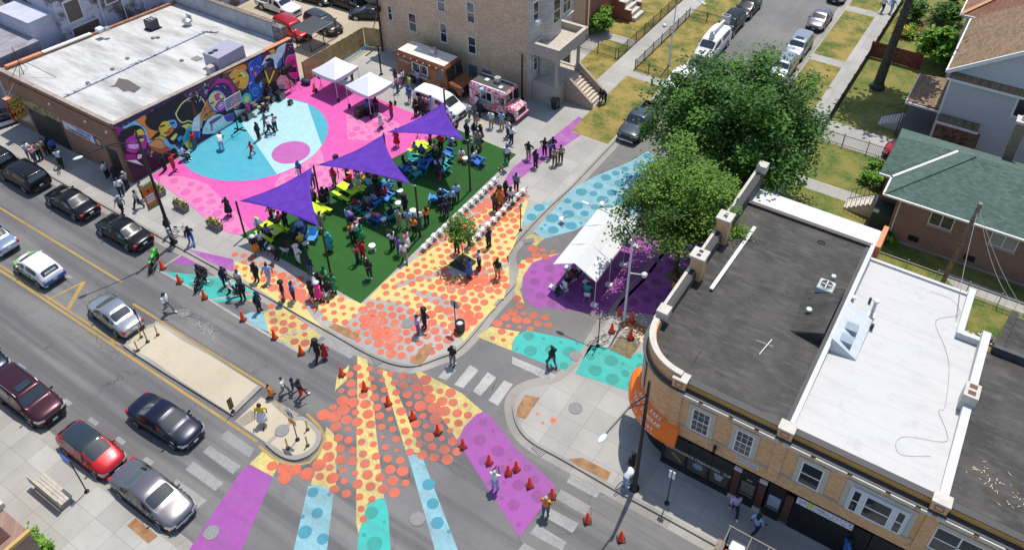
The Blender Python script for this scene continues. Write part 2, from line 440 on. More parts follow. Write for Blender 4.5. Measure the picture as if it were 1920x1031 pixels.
def dots(name, mat, regions, z, sizes, gap, seed=1, holes=(), cut=0.0, zr=None):
    """scattered round dots, big ones first, small ones in the gaps"""
    r = random.Random(seed); mb = MB(); got = []
    for reg in regions:
        reg = GP(reg, z); hl = [GP(h, z) for h in holes]
        x0 = min(p[0] for p in reg); x1 = max(p[0] for p in reg); y0 = min(p[1] for p in reg); y1 = max(p[1] for p in reg)
        area = (x1-x0)*(y1-y0)
        for s, dens in sizes:
            for _ in range(int(area*dens)):
                p = (r.uniform(x0, x1), r.uniform(y0, y1))
                if not inside(p, reg): continue
                if edge_dist(p, reg) < s*(1-cut): continue
                rad = s*r.uniform(.88, 1.08)
                if any((p[0]-a)**2+(p[1]-b)**2 < (rad+c+gap)**2 for a, b, c in got): continue
                if any(inside(p, h) or edge_dist(p, h) < rad for h in hl): continue
                got.append((*p, rad))
                mb.disc(p[0], p[1], z+len(got) % 7*.0003, rad, 20)
    return mb.build(name, P[mat], kind='structure')
def hexdots(name, mat, regions, z, sp, r0, r1, seed, holes=()):
    """dots on a slightly shaken grid, swelling and shrinking across the ground"""
    r = random.Random(seed); mb = MB(); k = 0; hl = [GP(h, z) for h in holes]
    for reg in regions:
        reg = GP(reg, z); x0 = min(p[0] for p in reg); x1 = max(p[0] for p in reg); y0 = min(p[1] for p in reg); y1 = max(p[1] for p in reg)
        for i in range(-60, 60):
            for j in range(-60, 60):
                u, v = sp*(i+.5*(j % 2)), sp*.866*j
                x, y = (x0+x1)/2+u*.94-v*.34+r.uniform(-.05, .05), (y0+y1)/2+u*.34+v*.94+r.uniform(-.05, .05)
                if not (x0 < x < x1 and y0 < y < y1): continue
                m_ = .5+.5*sin(x*.75+1.3*sin(y*.5))*sin(y*.8+seed)
                rad = (r0+(r1-r0)*m_)*r.choice((1, 1, 1.04, .62, .9))
                if not inside((x, y), reg) or edge_dist((x, y), reg) < rad*.72: continue
                if any(inside((x, y), h) or edge_dist((x, y), h) < rad for h in hl): continue
                k += 1; mb.disc(x, y, z+k % 7*.0003, rad, 20)
    return mb.build(name, P[mat], kind='structure')
# court
paint('court_painting', 'pink_paint', [[(283, 330), (300, 344), (348, 378), (388, 412), (428, 437), (450, 441), (850, 240), (768, 210), (600, 140), (565, 150)]], ZS+.006)
def circ_clip(cx, cy, R, n=64): return [(cx+R*cos(2*pi*i/n), cy+R*sin(2*pi*i/n)) for i in range(n)]
ccx, ccy, cR = -51.83, 37.51, 6.33
MB().sheet([p for p in circ_clip(ccx, ccy, cR, 96) if p[0] > -55.1], ZS+.010).build('court_painting', P['cyan_paint'], kind='structure')
pb = [(-55.0, 38.6), tuple(G(520, 328, ZS)[:2])] + [(ccx+cR*cos(a), ccy+cR*sin(a)) for a in [radians(-26.5+46*i/14) for i in range(15)]] + [(-51.62, 43.8), (-54.1, 43.4), (-55.0, 42.9)]
MB().sheet(pb, ZS+.013).build('court_painting', P['pale_cyan_paint'], kind='structure')
MB().sheet(circ_clip(-47.42, 37.5, 1.62, 48), ZS+.016).build('court_painting', P['purple_paint'], kind='structure')
lp = [[(300, 328), (345, 331), (375, 340), (388, 345), (440, 395), (470, 432), (452, 440), (428, 436), (388, 411), (348, 377), (300, 343)],
      [(527, 327), (560, 314), (600, 280), (606, 292), (608, 306), (650, 320), (655, 338), (596, 370), (570, 372), (520, 360), (515, 345)],
      [(649, 216), (692, 199), (702, 209), (752, 234), (742, 247), (690, 264), (652, 262)]]
paint('court_painting', 'light_pink_paint', lp, ZS+.010)
dots('painted_dots', 'pink_dot_paint', lp, ZS+.014, ((.42, 1.5), (.28, 3), (.12, 1.5)), .16, 5)

# pavement corner
yel_p = [
 [(690, 560), (728, 522), (800, 470), (862, 442), (905, 452), (950, 395), (985, 374), (978, 425), (953, 478), (955, 535), (895, 608), (868, 632), (800, 596), (752, 566)],
 [(439, 489), (470, 500), (520, 516), (560, 560), (590, 600), (612, 618), (560, 590), (500, 552), (445, 515)],
 [(560, 528), (640, 556), (690, 572), (668, 590), (640, 612), (615, 600), (585, 565)],
 [(728, 522), (800, 472), (842, 449), (858, 470), (800, 505), (735, 530), (712, 537)],
 [(700, 549), (760, 527), (850, 505), (890, 512), (935, 520), (950, 535), (945, 560), (905, 560), (830, 545), (760, 560), (718, 560)],
 [(862, 442), (905, 452), (912, 430), (950, 395), (978, 370), (990, 378), (975, 430), (962, 465), (952, 480), (930, 490), (885, 485), (865, 470)],
 [(760, 560), (830, 545), (905, 562), (930, 575), (895, 610), (870, 640), (838, 600), (800, 580)],
 [(846, 448), (870, 420), (905, 395), (930, 375), (940, 385), (915, 405), (880, 440)]]
paint('street_painting', 'yellow_plaza_paint', yel_p, ZS+.006)
paint('street_painting', 'bare_concrete_patch', [[(740, 532), (800, 512), (850, 502), (905, 508), (960, 490), (952, 500), (900, 520), (845, 514), (790, 525), (745, 540)], [(765, 545), (800, 545), (860, 570), (880, 600), (865, 622), (815, 572)]], ZS+.0105)
MB().sheet(GP([(348, 466), (437, 486), (439, 511), (395, 492)], ZS), ZS+.006).sheet(GP([(1085, 219), (1092, 222), (1071, 248), (1090, 253), (1056, 276), (955, 350), (945, 340), (960, 316), (1040, 255)], ZS), ZS+.006).build('street_painting', P['magenta_plaza_paint'], kind='structure')
pit = [(840, 497), (867, 474), (894, 490), (873, 512)]
red_plaza = [(398, 463), (435, 475), (462, 463), (500, 486), (676, 571), (946, 331), (950, 350), (985, 350), (1000, 360), (985, 392), (978, 425), (960, 460), (951, 480), (953, 498), (962, 520), (955, 540), (890, 615), (857, 650), (820, 666), (780, 679), (756, 680), (720, 671), (683, 653), (616, 613), (560, 582), (480, 537), (437, 513), (440, 488)]
hexdots('painted_dots', 'red_plaza_paint', [red_plaza], ZS+.014, .72, .2, .4, 3, holes=(pit, [(676, 569), (968, 290), (850, 240), (450, 441)]))
sheet('tree_pit', M['soil'], pit, ZS+.02, True)
dots('painted_dots', 'red_plaza_paint', [[(980, 742), (1000, 748), (1120, 830), (1090, 835), (1005, 790), (975, 770)]], ZS+.006, ((.34, .5), (.2, .6), (.1, .5)), .2, 8)

# main street rays
yel_r = [
 [(495, 843), (524, 864), (512, 893), (478, 875), (468, 869)],
 [(612, 800), (624, 810), (632, 830), (629, 925), (583, 908), (591, 867), (604, 842)],
 [(670, 667), (688, 674), (700, 750), (706, 816), (720, 932), (690, 942), (672, 1000), (668, 980), (669, 786), (670, 700)],
 [(714, 691), (730, 698), (764, 781), (791, 851), (760, 843), (742, 784)],
 [(778, 696), (790, 697), (866, 737), (905, 771), (897, 775), (857, 824), (822, 773)],
 [(655, 684), (650, 712), (628, 732), (632, 704)]]
paint('street_painting', 'yellow_road_paint', yel_r, .004)
paint('street_painting', 'magenta_road_paint', [[(449, 887), (466, 871), (480, 876), (512, 894), (440, 1060), (335, 1060)], [(906, 772), (925, 785), (962, 834), (1043, 912), (975, 1006), (920, 925), (858, 826), (870, 800), (893, 776)]], .006)
paint('street_painting', 'sky_blue_paint', [[(578, 910), (597, 909), (612, 914), (625, 924), (610, 1060), (544, 1060)], [(765, 854), (775, 851), (790, 852), (870, 1060), (824, 1060)], [(1000, 434), (1020, 448), (1078, 432), (1130, 405), (1190, 410), (1262, 330), (1215, 283), (1182, 303), (1111, 333), (1071, 355), (1040, 392)]], .006)
paint('street_painting', 'teal_paint', [[(689, 946), (700, 936), (721, 932), (728, 960), (732, 1023), (731, 1060), (668, 1060), (672, 1005), (679, 972)], [(988, 619), (1040, 630), (1098, 643), (1080, 670), (1061, 695), (1010, 677), (960, 657), (965, 632)]], .006)
sheet('street_painting', P['teal_paint'], [(1107, 646), (1134, 650), (1182, 673), (1192, 661), (1222, 665), (1222, 716), (1189, 737), (1130, 717), (1078, 700)], ZS+.006, True)
sheet('street_painting', P['sky_blue_paint'], [(977, 412), (985, 395), (1020, 379), (1037, 374), (1030, 386), (985, 424)], ZS+.008, True)
red_r = [(660, 670), (715, 690), (790, 698), (866, 738), (902, 772), (858, 824), (872, 880), (845, 870), (790, 860), (768, 880), (768, 950), (745, 945), (720, 935), (675, 1000), (655, 950), (600, 908), (560, 905), (520, 945), (512, 895), (490, 850), (525, 862), (560, 864), (600, 848), (612, 820), (600, 795), (572, 772), (600, 760), (628, 745)]
hexdots('painted_dots', 'red_road_paint', [red_r, [(985, 468), (1000, 455), (1062, 462), (1045, 478), (990, 500), (980, 530), (985, 560), (1000, 578), (1044, 590), (1050, 612), (1000, 620), (960, 635), (950, 650), (900, 636), (930, 600), (972, 545), (968, 500)]], .010, .74, .2, .4, 14)
paint('street_painting', 'yellow_road_paint', [[(977, 488), (1000, 484), (1052, 474), (998, 494), (981, 518), (974, 540), (984, 572), (972, 572), (965, 545)], [(985, 447), (998, 438), (1022, 446), (1004, 462)], [(894, 631), (920, 612), (975, 622), (962, 640), (959, 657)]], .0045)
paint('street_painting', 'magenta_road_paint', [[(979, 535), (983, 558), (998, 575), (1043, 579), (1139, 588), (1148, 574), (1190, 517), (1250, 440), (1180, 440), (1053, 474), (998, 492), (981, 517)]], .007)
sheet('street_painting', P['magenta_plaza_paint'], [(1152, 583), (1252, 592), (1330, 520), (1340, 440), (1262, 440), (1195, 517)], ZS+.006, True)
dots('painted_dots', 'magenta_dot_paint', [[(860, 826), (880, 800), (905, 775), (925, 786), (962, 836), (1040, 910), (975, 1000), (920, 925)], [(983, 535), (985, 558), (998, 573), (1043, 577), (1137, 586), (1186, 517), (1240, 445), (1180, 443), (1053, 477), (998, 495)]], .011, ((.36, 3), (.24, 4), (.12, 3)), .3, 21)
dots('painted_dots', 'magenta_dot_paint', [[(1156, 581), (1250, 588), (1325, 520), (1335, 445), (1265, 445), (1200, 517)]], ZS+.011, ((.36, 3), (.24, 4), (.12, 3)), .3, 22)
dots('painted_dots', 'blue_dot_paint', [[(578, 910), (597, 909), (625, 924), (610, 1060), (544, 1060)], [(765, 854), (790, 852), (870, 1060), (824, 1060)]], .011, ((.34, 6), (.12, 3)), .3, 31, cut=.5)
dots('painted_dots', 'blue_dot_paint', [[(1000, 434), (1020, 446), (1078, 432), (1130, 405), (1190, 410), (1262, 330), (1215, 285), (1182, 305), (1111, 335), (1071, 357), (1040, 392)]], .011, ((.46, 4), (.34, 6), (.14, 3)), .17, 32, cut=.1)
dots('painted_dots', 'blue_dot_paint', [[(978, 412), (985, 395), (1020, 379), (1037, 374), (1030, 386), (985, 424)]], ZS+.012, ((.42, 7), (.28, 7)), .1, 33, cut=.4)
dots('painted_dots', 'teal_dot_paint', [[(689, 946), (721, 934), (732, 1023), (731, 1060), (668, 1060)], [(988, 620), (1040, 631), (1096, 644), (1061, 694), (1010, 676), (962, 656)]], .011, ((.4, 3), (.28, 4), (.12, 3)), .25, 41, cut=.3)
dots('painted_dots', 'teal_dot_paint', [[(1107, 648), (1134, 652), (1182, 675), (1192, 663), (1219, 667), (1219, 714), (1189, 735), (1130, 716), (1082, 700)]], ZS+.011, ((.42, 4), (.28, 5), (.12, 4)), .2, 42)
# painted parking bay beside the north kerb
paint('street_painting', 'magenta_road_paint', [[(341, 479), (384, 501), (324, 493)]], .005)
paint('street_painting', 'teal_paint', [[(301, 508), (324, 511), (395, 517), (422, 518), (480, 549), (478, 559), (404, 567), (360, 543)]], .006)
paint('street_painting', 'sky_blue_paint', [[(452, 592), (470, 585), (492, 586), (500, 600), (504, 622), (478, 612)]], .006)
paint('street_painting', 'yellow_road_paint', [[(412, 541), (440, 528), (432, 543)], [(462, 563), (490, 555), (480, 568)], [(494, 588), (503, 580), (530, 576), (604, 630), (564, 663), (505, 624)]], .0075)
paint('street_painting', 'bare_asphalt_patch', [[(505, 606), (560, 596), (566, 602), (512, 614)]], .0085)
paint('street_painting', 'red_road_paint', [[(412, 541), (428, 533), (426, 541)], [(460, 545), (474, 551), (462, 556)]], .0095)
hexdots('painted_dots', 'red_road_paint', [[(488, 560), (520, 566), (604, 628), (564, 660), (505, 622), (494, 588)]], .011, .74, .22, .4, 51)
dots('painted_dots', 'teal_dot_paint', [[(303, 510), (330, 513), (420, 520), (470, 556), (404, 565), (360, 542)]], .011, ((.38, 4), (.25, 4), (.14, 3)), .15, 52, cut=.2)
def pstrip(mb, pts, wd, z):
    p = GP(pts, z); a = offs(p, wd/2); b = offs(p, -wd/2); strip(mb, a, b, z)
lm = MB()
pstrip(lm, [(297, 506), (360, 541), (432, 586), (500, 626), (568, 664)], .16, .014)
for a, b in (((297, 506), (340, 478)), ((358, 527), (418, 516)), ((392, 562), (478, 550)), ((490, 586), (530, 577)), ((524, 630), (592, 615)), ((566, 663), (606, 626))): pstrip(lm, [a, b], .14, .0148)
lm.build('bay_marking', P['white_marking'], kind='structure')
# crossings
def c2(ox, oy, pts): return [(ox+x/3.9646, oy+y/3.9646) for x, y in pts]
zb = MB()
for q in ([(1425, 655), (1487, 690), (1415, 762), (1353, 743)], [(1590, 650), (1657, 690), (1540, 822), (1473, 797)], [(1722, 704), (1787, 745), (1668, 882), (1613, 845)], [(1845, 764), (1910, 792), (1797, 952), (1728, 913)]):
    zb.sheet(GP(c2(480, 520, q)), .005)
zb.sheet(GP(c2(960, 520, [(0, 588), (322, 722), (282, 772), (0, 640)])), .0056)
zb.build('crosswalk', P['white_marking'], kind='structure')
zb = MB()
for q in ([(1692, 138), (1892, 280), (1850, 342), (1630, 190)], [(1560, 253), (1790, 405), (1730, 465), (1508, 300)], [(1440, 370), (1662, 530), (1600, 590), (1378, 430)], [(1310, 498), (1538, 660), (1470, 717), (1278, 560)]):
    zb.sheet(GP(c2(0, 771, q)), .005)
for q in ([(447, 458), (667, 580), (627, 642), (405, 525)], [(365, 580), (587, 705), (545, 772), (323, 645)], [(272, 712), (497, 830), (450, 902), (228, 775)], [(185, 838), (407, 970), (370, 1032), (133, 905)], [(90, 975), (300, 1100), (250, 1160), (40, 1035)]):
    zb.sheet(GP(c2(960, 771, q)), .005)
zb.sheet(GP(c2(480, 520, [(540, 440), (765, 550), (697, 602), (478, 480)])), .005)
zb.build('crosswalk', P['worn_white_marking'], kind='structure')
# lane lines
ym = MB()
def wl(mb, x0, x1, y, wd, z=.004): mb.sheet([(x0, y-wd/2), (x1, y-wd/2), (x1, y+wd/2), (x0, y+wd/2)], z)
wl(ym, -110, -28.6, 15.92, .16); wl(ym, -110, -41.6, 16.2, .13)
pstrip(ym, [(90, 562), (157, 528)], .16, .0046); pstrip(ym, [(127, 580), (157, 528)], .3, .0052); pstrip(ym, [(209, 646), (218, 625)], .3, .0052)
wl(ym, -110, -46.5, 19.9, .15); wl(ym, -44, -31, 19.0, .16)
pstrip(ym, [(0, 507), (60, 545)], .14, .0052)
pstrip(ym, [(485, 835), (512, 858), (535, 868), (556, 871), (580, 866), (598, 848), (610, 823), (600, 800), (575, 775)], .16, .0056)
ym.build('lane_marking', P['yellow_marking'], kind='structure')
wm = MB()
for a, b in (((32, 683), (46, 692)), ((120, 749), (133, 758)), ((167, 784), (183, 795)), ((219, 820), (233, 831)), ((271, 858), (286, 869))): pstrip(wm, [a, b], .28, .005)
wm.sheet(GP([(63, 535), (68, 541), (88, 540), (100, 533), (88, 530), (70, 525)]), .005).sheet(GP([(112, 520), (138, 522), (130, 515)]), .005)
wm.sheet(GP([(0, 484), (14, 478), (40, 466), (20, 466), (0, 470)]), .005)
wm.build('lane_marking', P['worn_white_marking'], kind='structure')
# chalk-like scribble on the road
sc = MB(); r = random.Random(4)
for k in range(26):
    p = G(338+r.uniform(-4, 70)*1, 580, 0); x, y = 0, 0
    t = r.random(); cx, cy = 335+t*72, 580+t*52
    pts = []
    for i in range(5): pts.append((cx+r.uniform(-14, 14), cy+r.uniform(-9, 9)))
    pstrip(sc, smooth_path(pts, 4), .035, .005+k*.0004)
sc.build('chalk_scribble', P['worn_white_marking'], kind='structure')
# brown tactile ramps and the patched slab at the corner
rust = two('rusty_tactile', (.2, .1, .045), (.34, .19, .09), 2, .35, .65)
tac = MB()
for q in ([(616, 613), (628, 606), (674, 627), (668, 638), (650, 632)], [(768, 679), (797, 645), (815, 652), (790, 684)], [(1066, 860), (1093, 858), (1145, 885), (1138, 901), (1085, 874)], [(238, 984), (255, 970), (296, 1004), (278, 1018)], [(970, 765), (985, 740), (1012, 745), (985, 785), (968, 780)], [(1160, 605), (1172, 598), (1235, 622), (1219, 640), (1170, 620)]):
    tac.sheet(GP(q, ZS), ZS+.018)
tac.build('tactile_paving', rust, kind='structure')
sheet('board_slab', plain('pale_slab', (.6, .48, .34), .9), [(1166, 616), (1178, 611), (1224, 636), (1216, 651)], ZS+.022, True)
sheet('weed_bed', M['weeds'], [(1143, 655), (1163, 627), (1200, 645), (1182, 673)], ZS+.02, True)
sheet('pit_soil', M['weeds'], [(1240, 520), (1268, 500), (1302, 505), (1280, 532)], ZS+.02, True)
# medians
md = MB(); mk = MB()
def median(poly, z):
    w_ = poly; n = len(w_)
    cx = sum(p[0] for p in w_)/n; cy = sum(p[1] for p in w_)/n
    mk.prism(w_, -.02, z)
    inn = []
    for x, y in w_:
        d = hypot(x-cx, y-cy); f = 1-.3/d; inn.append((cx+(x-cx)*f, cy+(y-cy)*f))
    md.sheet(inn, z+.004)
median(smooth_path([(-31.1, 16.35), (-40.3, 16.2)] + [(-41.3, 16.45), (-41.65, 17.4), (-41.2, 18.5), (-40.3, 18.85)] + [(-31.2, 18.75)], 4), .15)
median(smooth_path(GP([(497, 831), (515, 847), (535, 858), (556, 861), (580, 852), (598, 834), (602, 812), (592, 798), (570, 781), (553, 781)], .15), 4), .15)
mk.build('median_kerb', M['kerb'], kind='structure'); md.build('median', M['median'], kind='structure')
sheet('median_path', M['median'], [(440, 790), (490, 744), (556, 780), (500, 830)], .005, True)
cb_ = two('cobbles', (.16, .14, .11), (.32, .28, .21), 9, .35, .6)
sheet('cobble_patch', cb_, [(490, 745), (505, 752), (538, 783), (556, 780), (562, 776), (512, 748)], .009, True)
sheet('cobble_patch', cb_, [(441, 790), (470, 768), (490, 780), (456, 800)], .009, True)
# ================================================================ buildings
def WY(px, py, y):
    d = RT*((px-CPX)/FPX) + UP*(-(py-CPY)/FPX) + FW; t = y/d.y
    return d.x*t, CAM_H+d.z*t
def WX(px, py, x):
    d = RT*((px-CPX)/FPX) + UP*(-(py-CPY)/FPX) + FW; t = x/d.x
    return d.y*t, CAM_H+d.z*t
def wall_T(face, at):
    """(along, outward, up) of a wall -> world; face is the side it looks to"""
    if face == 'y-': u, n, o = (1, 0, 0), (0, -1, 0), (0, at, 0)
    elif face == 'y+': u, n, o = (-1, 0, 0), (0, 1, 0), (0, at, 0)
    elif face == 'x+': u, n, o = (0, 1, 0), (1, 0, 0), (at, 0, 0)
    else: u, n, o = (0, -1, 0), (-1, 0, 0), (at, 0, 0)
    return Matrix(((u[0], n[0], 0, o[0]), (u[1], n[1], 0, o[1]), (u[2], n[2], 1, o[2]), (0, 0, 0, 1)))
GLASS = NB('window_glass'); GLASS.done((.03, .037, .045), .06, 0, .8); M['glass'] = GLASS.m
M['curtain'] = plain('curtained_glass', (.28, .3, .3), .25)
M['white'] = plain('white_trim', (.72, .72, .7), .5, 0, .08)
M['stone'] = plain('pale_stone', (.5, .47, .42), .85, 0, .15)
M['black'] = plain('black_metal', (.012, .012, .013), .45)
M['steel'] = plain('galvanised_steel', (.5, .52, .53), .4, .7)
M['wood'] = two('grey_wood', (.14, .11, .085), (.25, .2, .15), 3)
def font_mesh(txt, size, shear=0.0, bold=0.0):
    c = bpy.data.curves.new('lettering', 'FONT'); c.body = txt; c.size = size; c.shear = shear; c.offset = bold; c.resolution_u = 2
    c.align_x = 'CENTER'; c.align_y = 'CENTER'
    o = bpy.data.objects.new('lettering', c); COL.objects.link(o)
    bpy.context.view_layer.update()
    me = bpy.data.meshes.new_from_object(o.evaluated_get(bpy.context.evaluated_depsgraph_get()))
    bpy.data.objects.remove(o); bpy.data.curves.remove(c); return me
def text(parent, txt, size, T, mat, sx=1.0, shear=0.0, bold=0.0, name='lettering'):
    """flat lettering; T maps (right, up, out) to the parent"""
    me = font_mesh(txt, size, shear, bold)
    me.transform(T @ Matrix.Scale(sx, 4, (1, 0, 0))); me.materials.clear()
    return link(name, me, mat, parent)
def textT(face, at, u, z, rot=0.0):
    """text on an upright wall, centred on (u, z), seen from outside"""
    W = wall_T(face, at)
    B = Matrix(((1, 0, 0, u), (0, 0, 1, 0), (0, 1, 0, z), (0, 0, 0, 1)))
    return W @ B @ Matrix.Rotation(rot, 4, 'Z')
def window(par, face, at, u0, u1, z0, z1, rail=True, munt=(0, 0), fr=None, gl=None, t=.07, sill=None, out=.05, split=0):
    T = wall_T(face, at); m = MB()
    m.box(u0, u1, 0, out, z1-t, z1, T).box(u0, u1, 0, out, z0, z0+t, T).box(u0, u0+t, 0, out, z0+t, z1-t, T).box(u1-t, u1, 0, out, z0+t, z1-t, T)
    zm = (z0+z1)/2
    if rail: m.box(u0+t, u1-t, 0, out*.8, zm-.035, zm+.035, T)
    for k in range(split): uu = u0+(u1-u0)*(k+1)/(split+1); m.box(uu-.035, uu+.035, 0, out*.8, z0+t, z1-t, T)
    for k in range(munt[0]): uu = u0+(u1-u0)*(k+1)/(munt[0]+1); m.box(uu-.012, uu+.012, 0, out*.55, z0+t, z1-t, T)
    for k in range(munt[1]): zz = z0+(z1-z0)*(k+1)/(munt[1]+1); m.box(u0+t, u1-t, 0, out*.5, zz-.012, zz+.012, T)
    o = m.build('window', fr or M['white'], par)
    MB().box(u0+t*.5, u1-t*.5, .002, out*.3, z0+t*.5, z1-t*.5, T).build('pane', gl or M['glass'], o)
    if sill: MB().box(u0-.08, u1+.08, 0, .12, z0-.13, z0, T).build('sill', sill, o)
    return o
# ------------------------------------------------ corner food mart with the mural
MX0, MX1, MY0, MY1, MZ = -71.2, -55.15, 27.55, 46.4, 5.75
mart_brick = brick('mart_brick', (.27, .1, .055), (.35, .145, .085), (.28, .2, .15))
roofm = NB('white_roof_felt')
_n = roofm.noise(.5, 6, .65, roofm.mapped(roofm.pos(), (.35, 1.4, 1))); _n2 = roofm.noise(5, 4, .7)
_c = roofm.mix(roofm.ramp(_n, .42, .66), (.5, .5, .49), (.28, .28, .27)); _c = roofm.mix(roofm.math('MULTIPLY', roofm.ramp(_n2, .56, .76), .5), _c, (.28, .28, .26))
M['felt'] = roofm.done(_c, .85)
mart = thing('food_mart', 'brick corner food mart with flat white roof and a colourful mural', 'store', (0, 0, 0))
def wall_z(y): return 5.82-.0625*(y-27.5)               # the side walls step down towards the back
def roof_z(y): return wall_z(y)-.38
def roofG(px, py):
    z = 5.3
    for _ in range(5): p_ = G(px, py, z); z = roof_z(p_.y)
    return Vector((p_.x, p_.y, z))
m = MB(); m.wedge(MX0, MX1, MY0, MY1, 0, roof_z(MY0)-.05, roof_z(MY1)-.05)
m.build('wall', mart_brick, mart)
m = MB(); m.wedge(MX0+.3, MX1-.35, MY0+.3, 45.9, 4.0, roof_z(MY0+.3), roof_z(45.9)).build('roof', M['felt'], mart)
m = MB(); m.box(MX0, MX1, MY0, MY0+.3, 5.3, MZ).wedge(MX1-.35, MX1, MY0+.3, MY1, 4.0, wall_z(MY0+.3), wall_z(MY1)).wedge(MX0, MX0+.3, MY0+.3, MY1, 4.0, wall_z(MY0)-.2, wall_z(MY1)-.15)
m.build('parapet', mart_brick, mart)
m = MB(); r = random.Random(2)
y = MY0
while y < MY1-.05:
    h = min(r.uniform(.75, .95), MY1-y); m.bar((MX1-.18, y+.01, wall_z(y)+.035), (MX1-.18, y+h-.01, wall_z(y+h)+.035), .42, .07); y += h
x = MX0
while x < MX1-.45:
    h = min(r.uniform(.75, .95), MX1-.4-x); m.box(x+.01, x+h-.01, MY0-.03, MY0+.33, MZ, MZ+.07); x += h
m.build('coping', plain('clay_coping', (.3, .25, .21), .85, 0, .3, 1.2), mart)
MB().bar((MX1-.18, 43.3, wall_z(43.3)+.08), (MX1-.18, 46.35, wall_z(46.35)+.08), .44, .06).build('coping', plain('orange_coping', (.6, .22, .1), .7), mart)
MB().bar((MX0+.17, 28.3, wall_z(28.3)-.1), (MX0+.17, 31.6, wall_z(31.6)-.1), .4, .14).build('coping', plain('orange_coping', (.6, .22, .1), .7), mart)
MB().bar((MX0+.17, 31.7, wall_z(31.7)-.1), (MX0+.17, 36.5, wall_z(36.5)-.1), .4, .12).build('coping', M['white'], mart)
# seam rib across the roof
_p1, _p2, _p3 = roofG(114, 186), roofG(386, 60), roofG(408, 62)
for _p in (_p1, _p2, _p3): _p.z += .06
MB().bar(_p1, _p2, .3, .16).bar(_p2, _p3, .3, .18).build('roof_rib', two('weathered_flashing', (.42, .44, .48), (.1, .11, .14), 2.2, .5, .6), mart)
p = [roofG(*q) for q in ((203, 163), (215, 160), (222, 147), (240, 150), (265, 165), (252, 175), (240, 171), (232, 173), (220, 164))]; MB().add([(q.x, q.y, q.z+.006) for q in p], [tuple(range(len(p)))[::-1]]).build('roof_patch', plain('bare_felt', (.1, .09, .08), .9), mart)
for x, y in ((287, 73), (239, 111), (211, 131), (341, 115), (296, 72), (165, 157)):
    q = roofG(x, y); MB().box(q.x-.15, q.x+.15, q.y-.12, q.y+.12, q.z-.05, q.z+.15).build('roof_block', plain('grey_block', (.2, .19, .18)), mart)
q = roofG(369, 111); MB().box(q.x-.4, q.x+.4, q.y-.35, q.y+.35, q.z-.05, q.z+.07).build('roof_grate', plain('grey_block', (.2, .19, .18)), mart)
# stucco wall behind the roof
stuc = two('grey_stucco', (.28, .3, .34), (.42, .43, .45), 1.1, .35, .65)
rw = thing('boundary_wall', 'grey stucco wall with clay tile coping behind the white mart roof', 'wall', (-63, 46.1, 0))
MB().box(-8.5, 6.1, -.15, .15, 0, 5.95).build('wall', stuc, rw)
m = MB(); x = -8.5
while x < 6.0: m.box(x+.012, min(6.12, x+.5), -.24, .24, 5.95, 6.06); x += .52
m.build('coping', plain('brown_tile', (.2, .15, .12), .7, 0, .35, 2), rw)
MB().box(6.1, 7.3, -.3, .3, 0, 5.8).build('end_pier', two('rubble', (.1, .09, .085), (.22, .2, .18), 4), rw)
# front of the mart
T = wall_T('y-', MY0)
MB().box(-68.2, -65.55, 0, .03, .12, 2.75, T).build('door', M['black'], mart)
m = MB()
for i in range(9): m.box(-65.5+i*.22, -65.46+i*.22, .02, .06, .15, 2.95, T)
for i in range(12): m.box(-65.5, -63.4, .02, .05, .2+i*.23, .23+i*.23, T)
m.build('window_grille', plain('grille', (.08, .075, .07)), mart)
MB().box(-65.5, -63.4, 0, .02, .12, 3.0, T).build('shutter', plain('dark_shutter', (.05, .045, .04)), mart)
MB().box(-71.1, -63.3, 0, .04, 3.1, 3.75, T).build('fascia_panel', two('old_fascia', (.42, .36, .12), (.14, .13, .1), 1.8, .45, .58), mart)
MB().box(-57.45, -56.1, 0, .03, .12, 2.9, T).build('door', M['black'], mart)
MB().box(-71.1, -68.5, 0, .035, .9, 2.9, T).build('shutter', M['steel'], mart)
MB().box(-55.5, -55.2, .0, .05, .12, 5.3, T).build('corner_board', plain('brown_board', (.2, .1, .05)), mart)
for u in (-63.7, -58.9, -56.2):
    MB().ball(u, MY0-.16, 4.9, .12).build('flood_lamp', M['white'], mart)
bn = MB().box(-62.99, -57.8, .01, .05, 2.55, 3.6, T).build('wall_banner', plain('banner_white', (.68, .7, .74)), mart)
m = MB()
for z0, z1 in ((3.5, 3.6), (2.55, 2.64)): m.box(-62.99, -57.8, .051, .056, z0, z1, T)
m.build('banner_border', plain('banner_red', (.5, .03, .03)), bn)
navy = plain('banner_navy', (.02, .05, .22))
MB().box(-58.85, -57.8, .051, .058, 2.64, 3.5, T).build('banner_end', navy, bn)
MB().ball(-58.3, MY0-.06, 3.05, .33, .01, .33).build('banner_badge', plain('badge_gold', (.6, .42, .08)), bn)
text(bn, 'Discount', .42, textT('y-', MY0-.06, -60.1, 3.28), navy, 1.2, 0, .012)
text(bn, 'Liquidators', .52, textT('y-', MY0-.06, -61.0, 2.9), navy, 1.3, 0, .014)
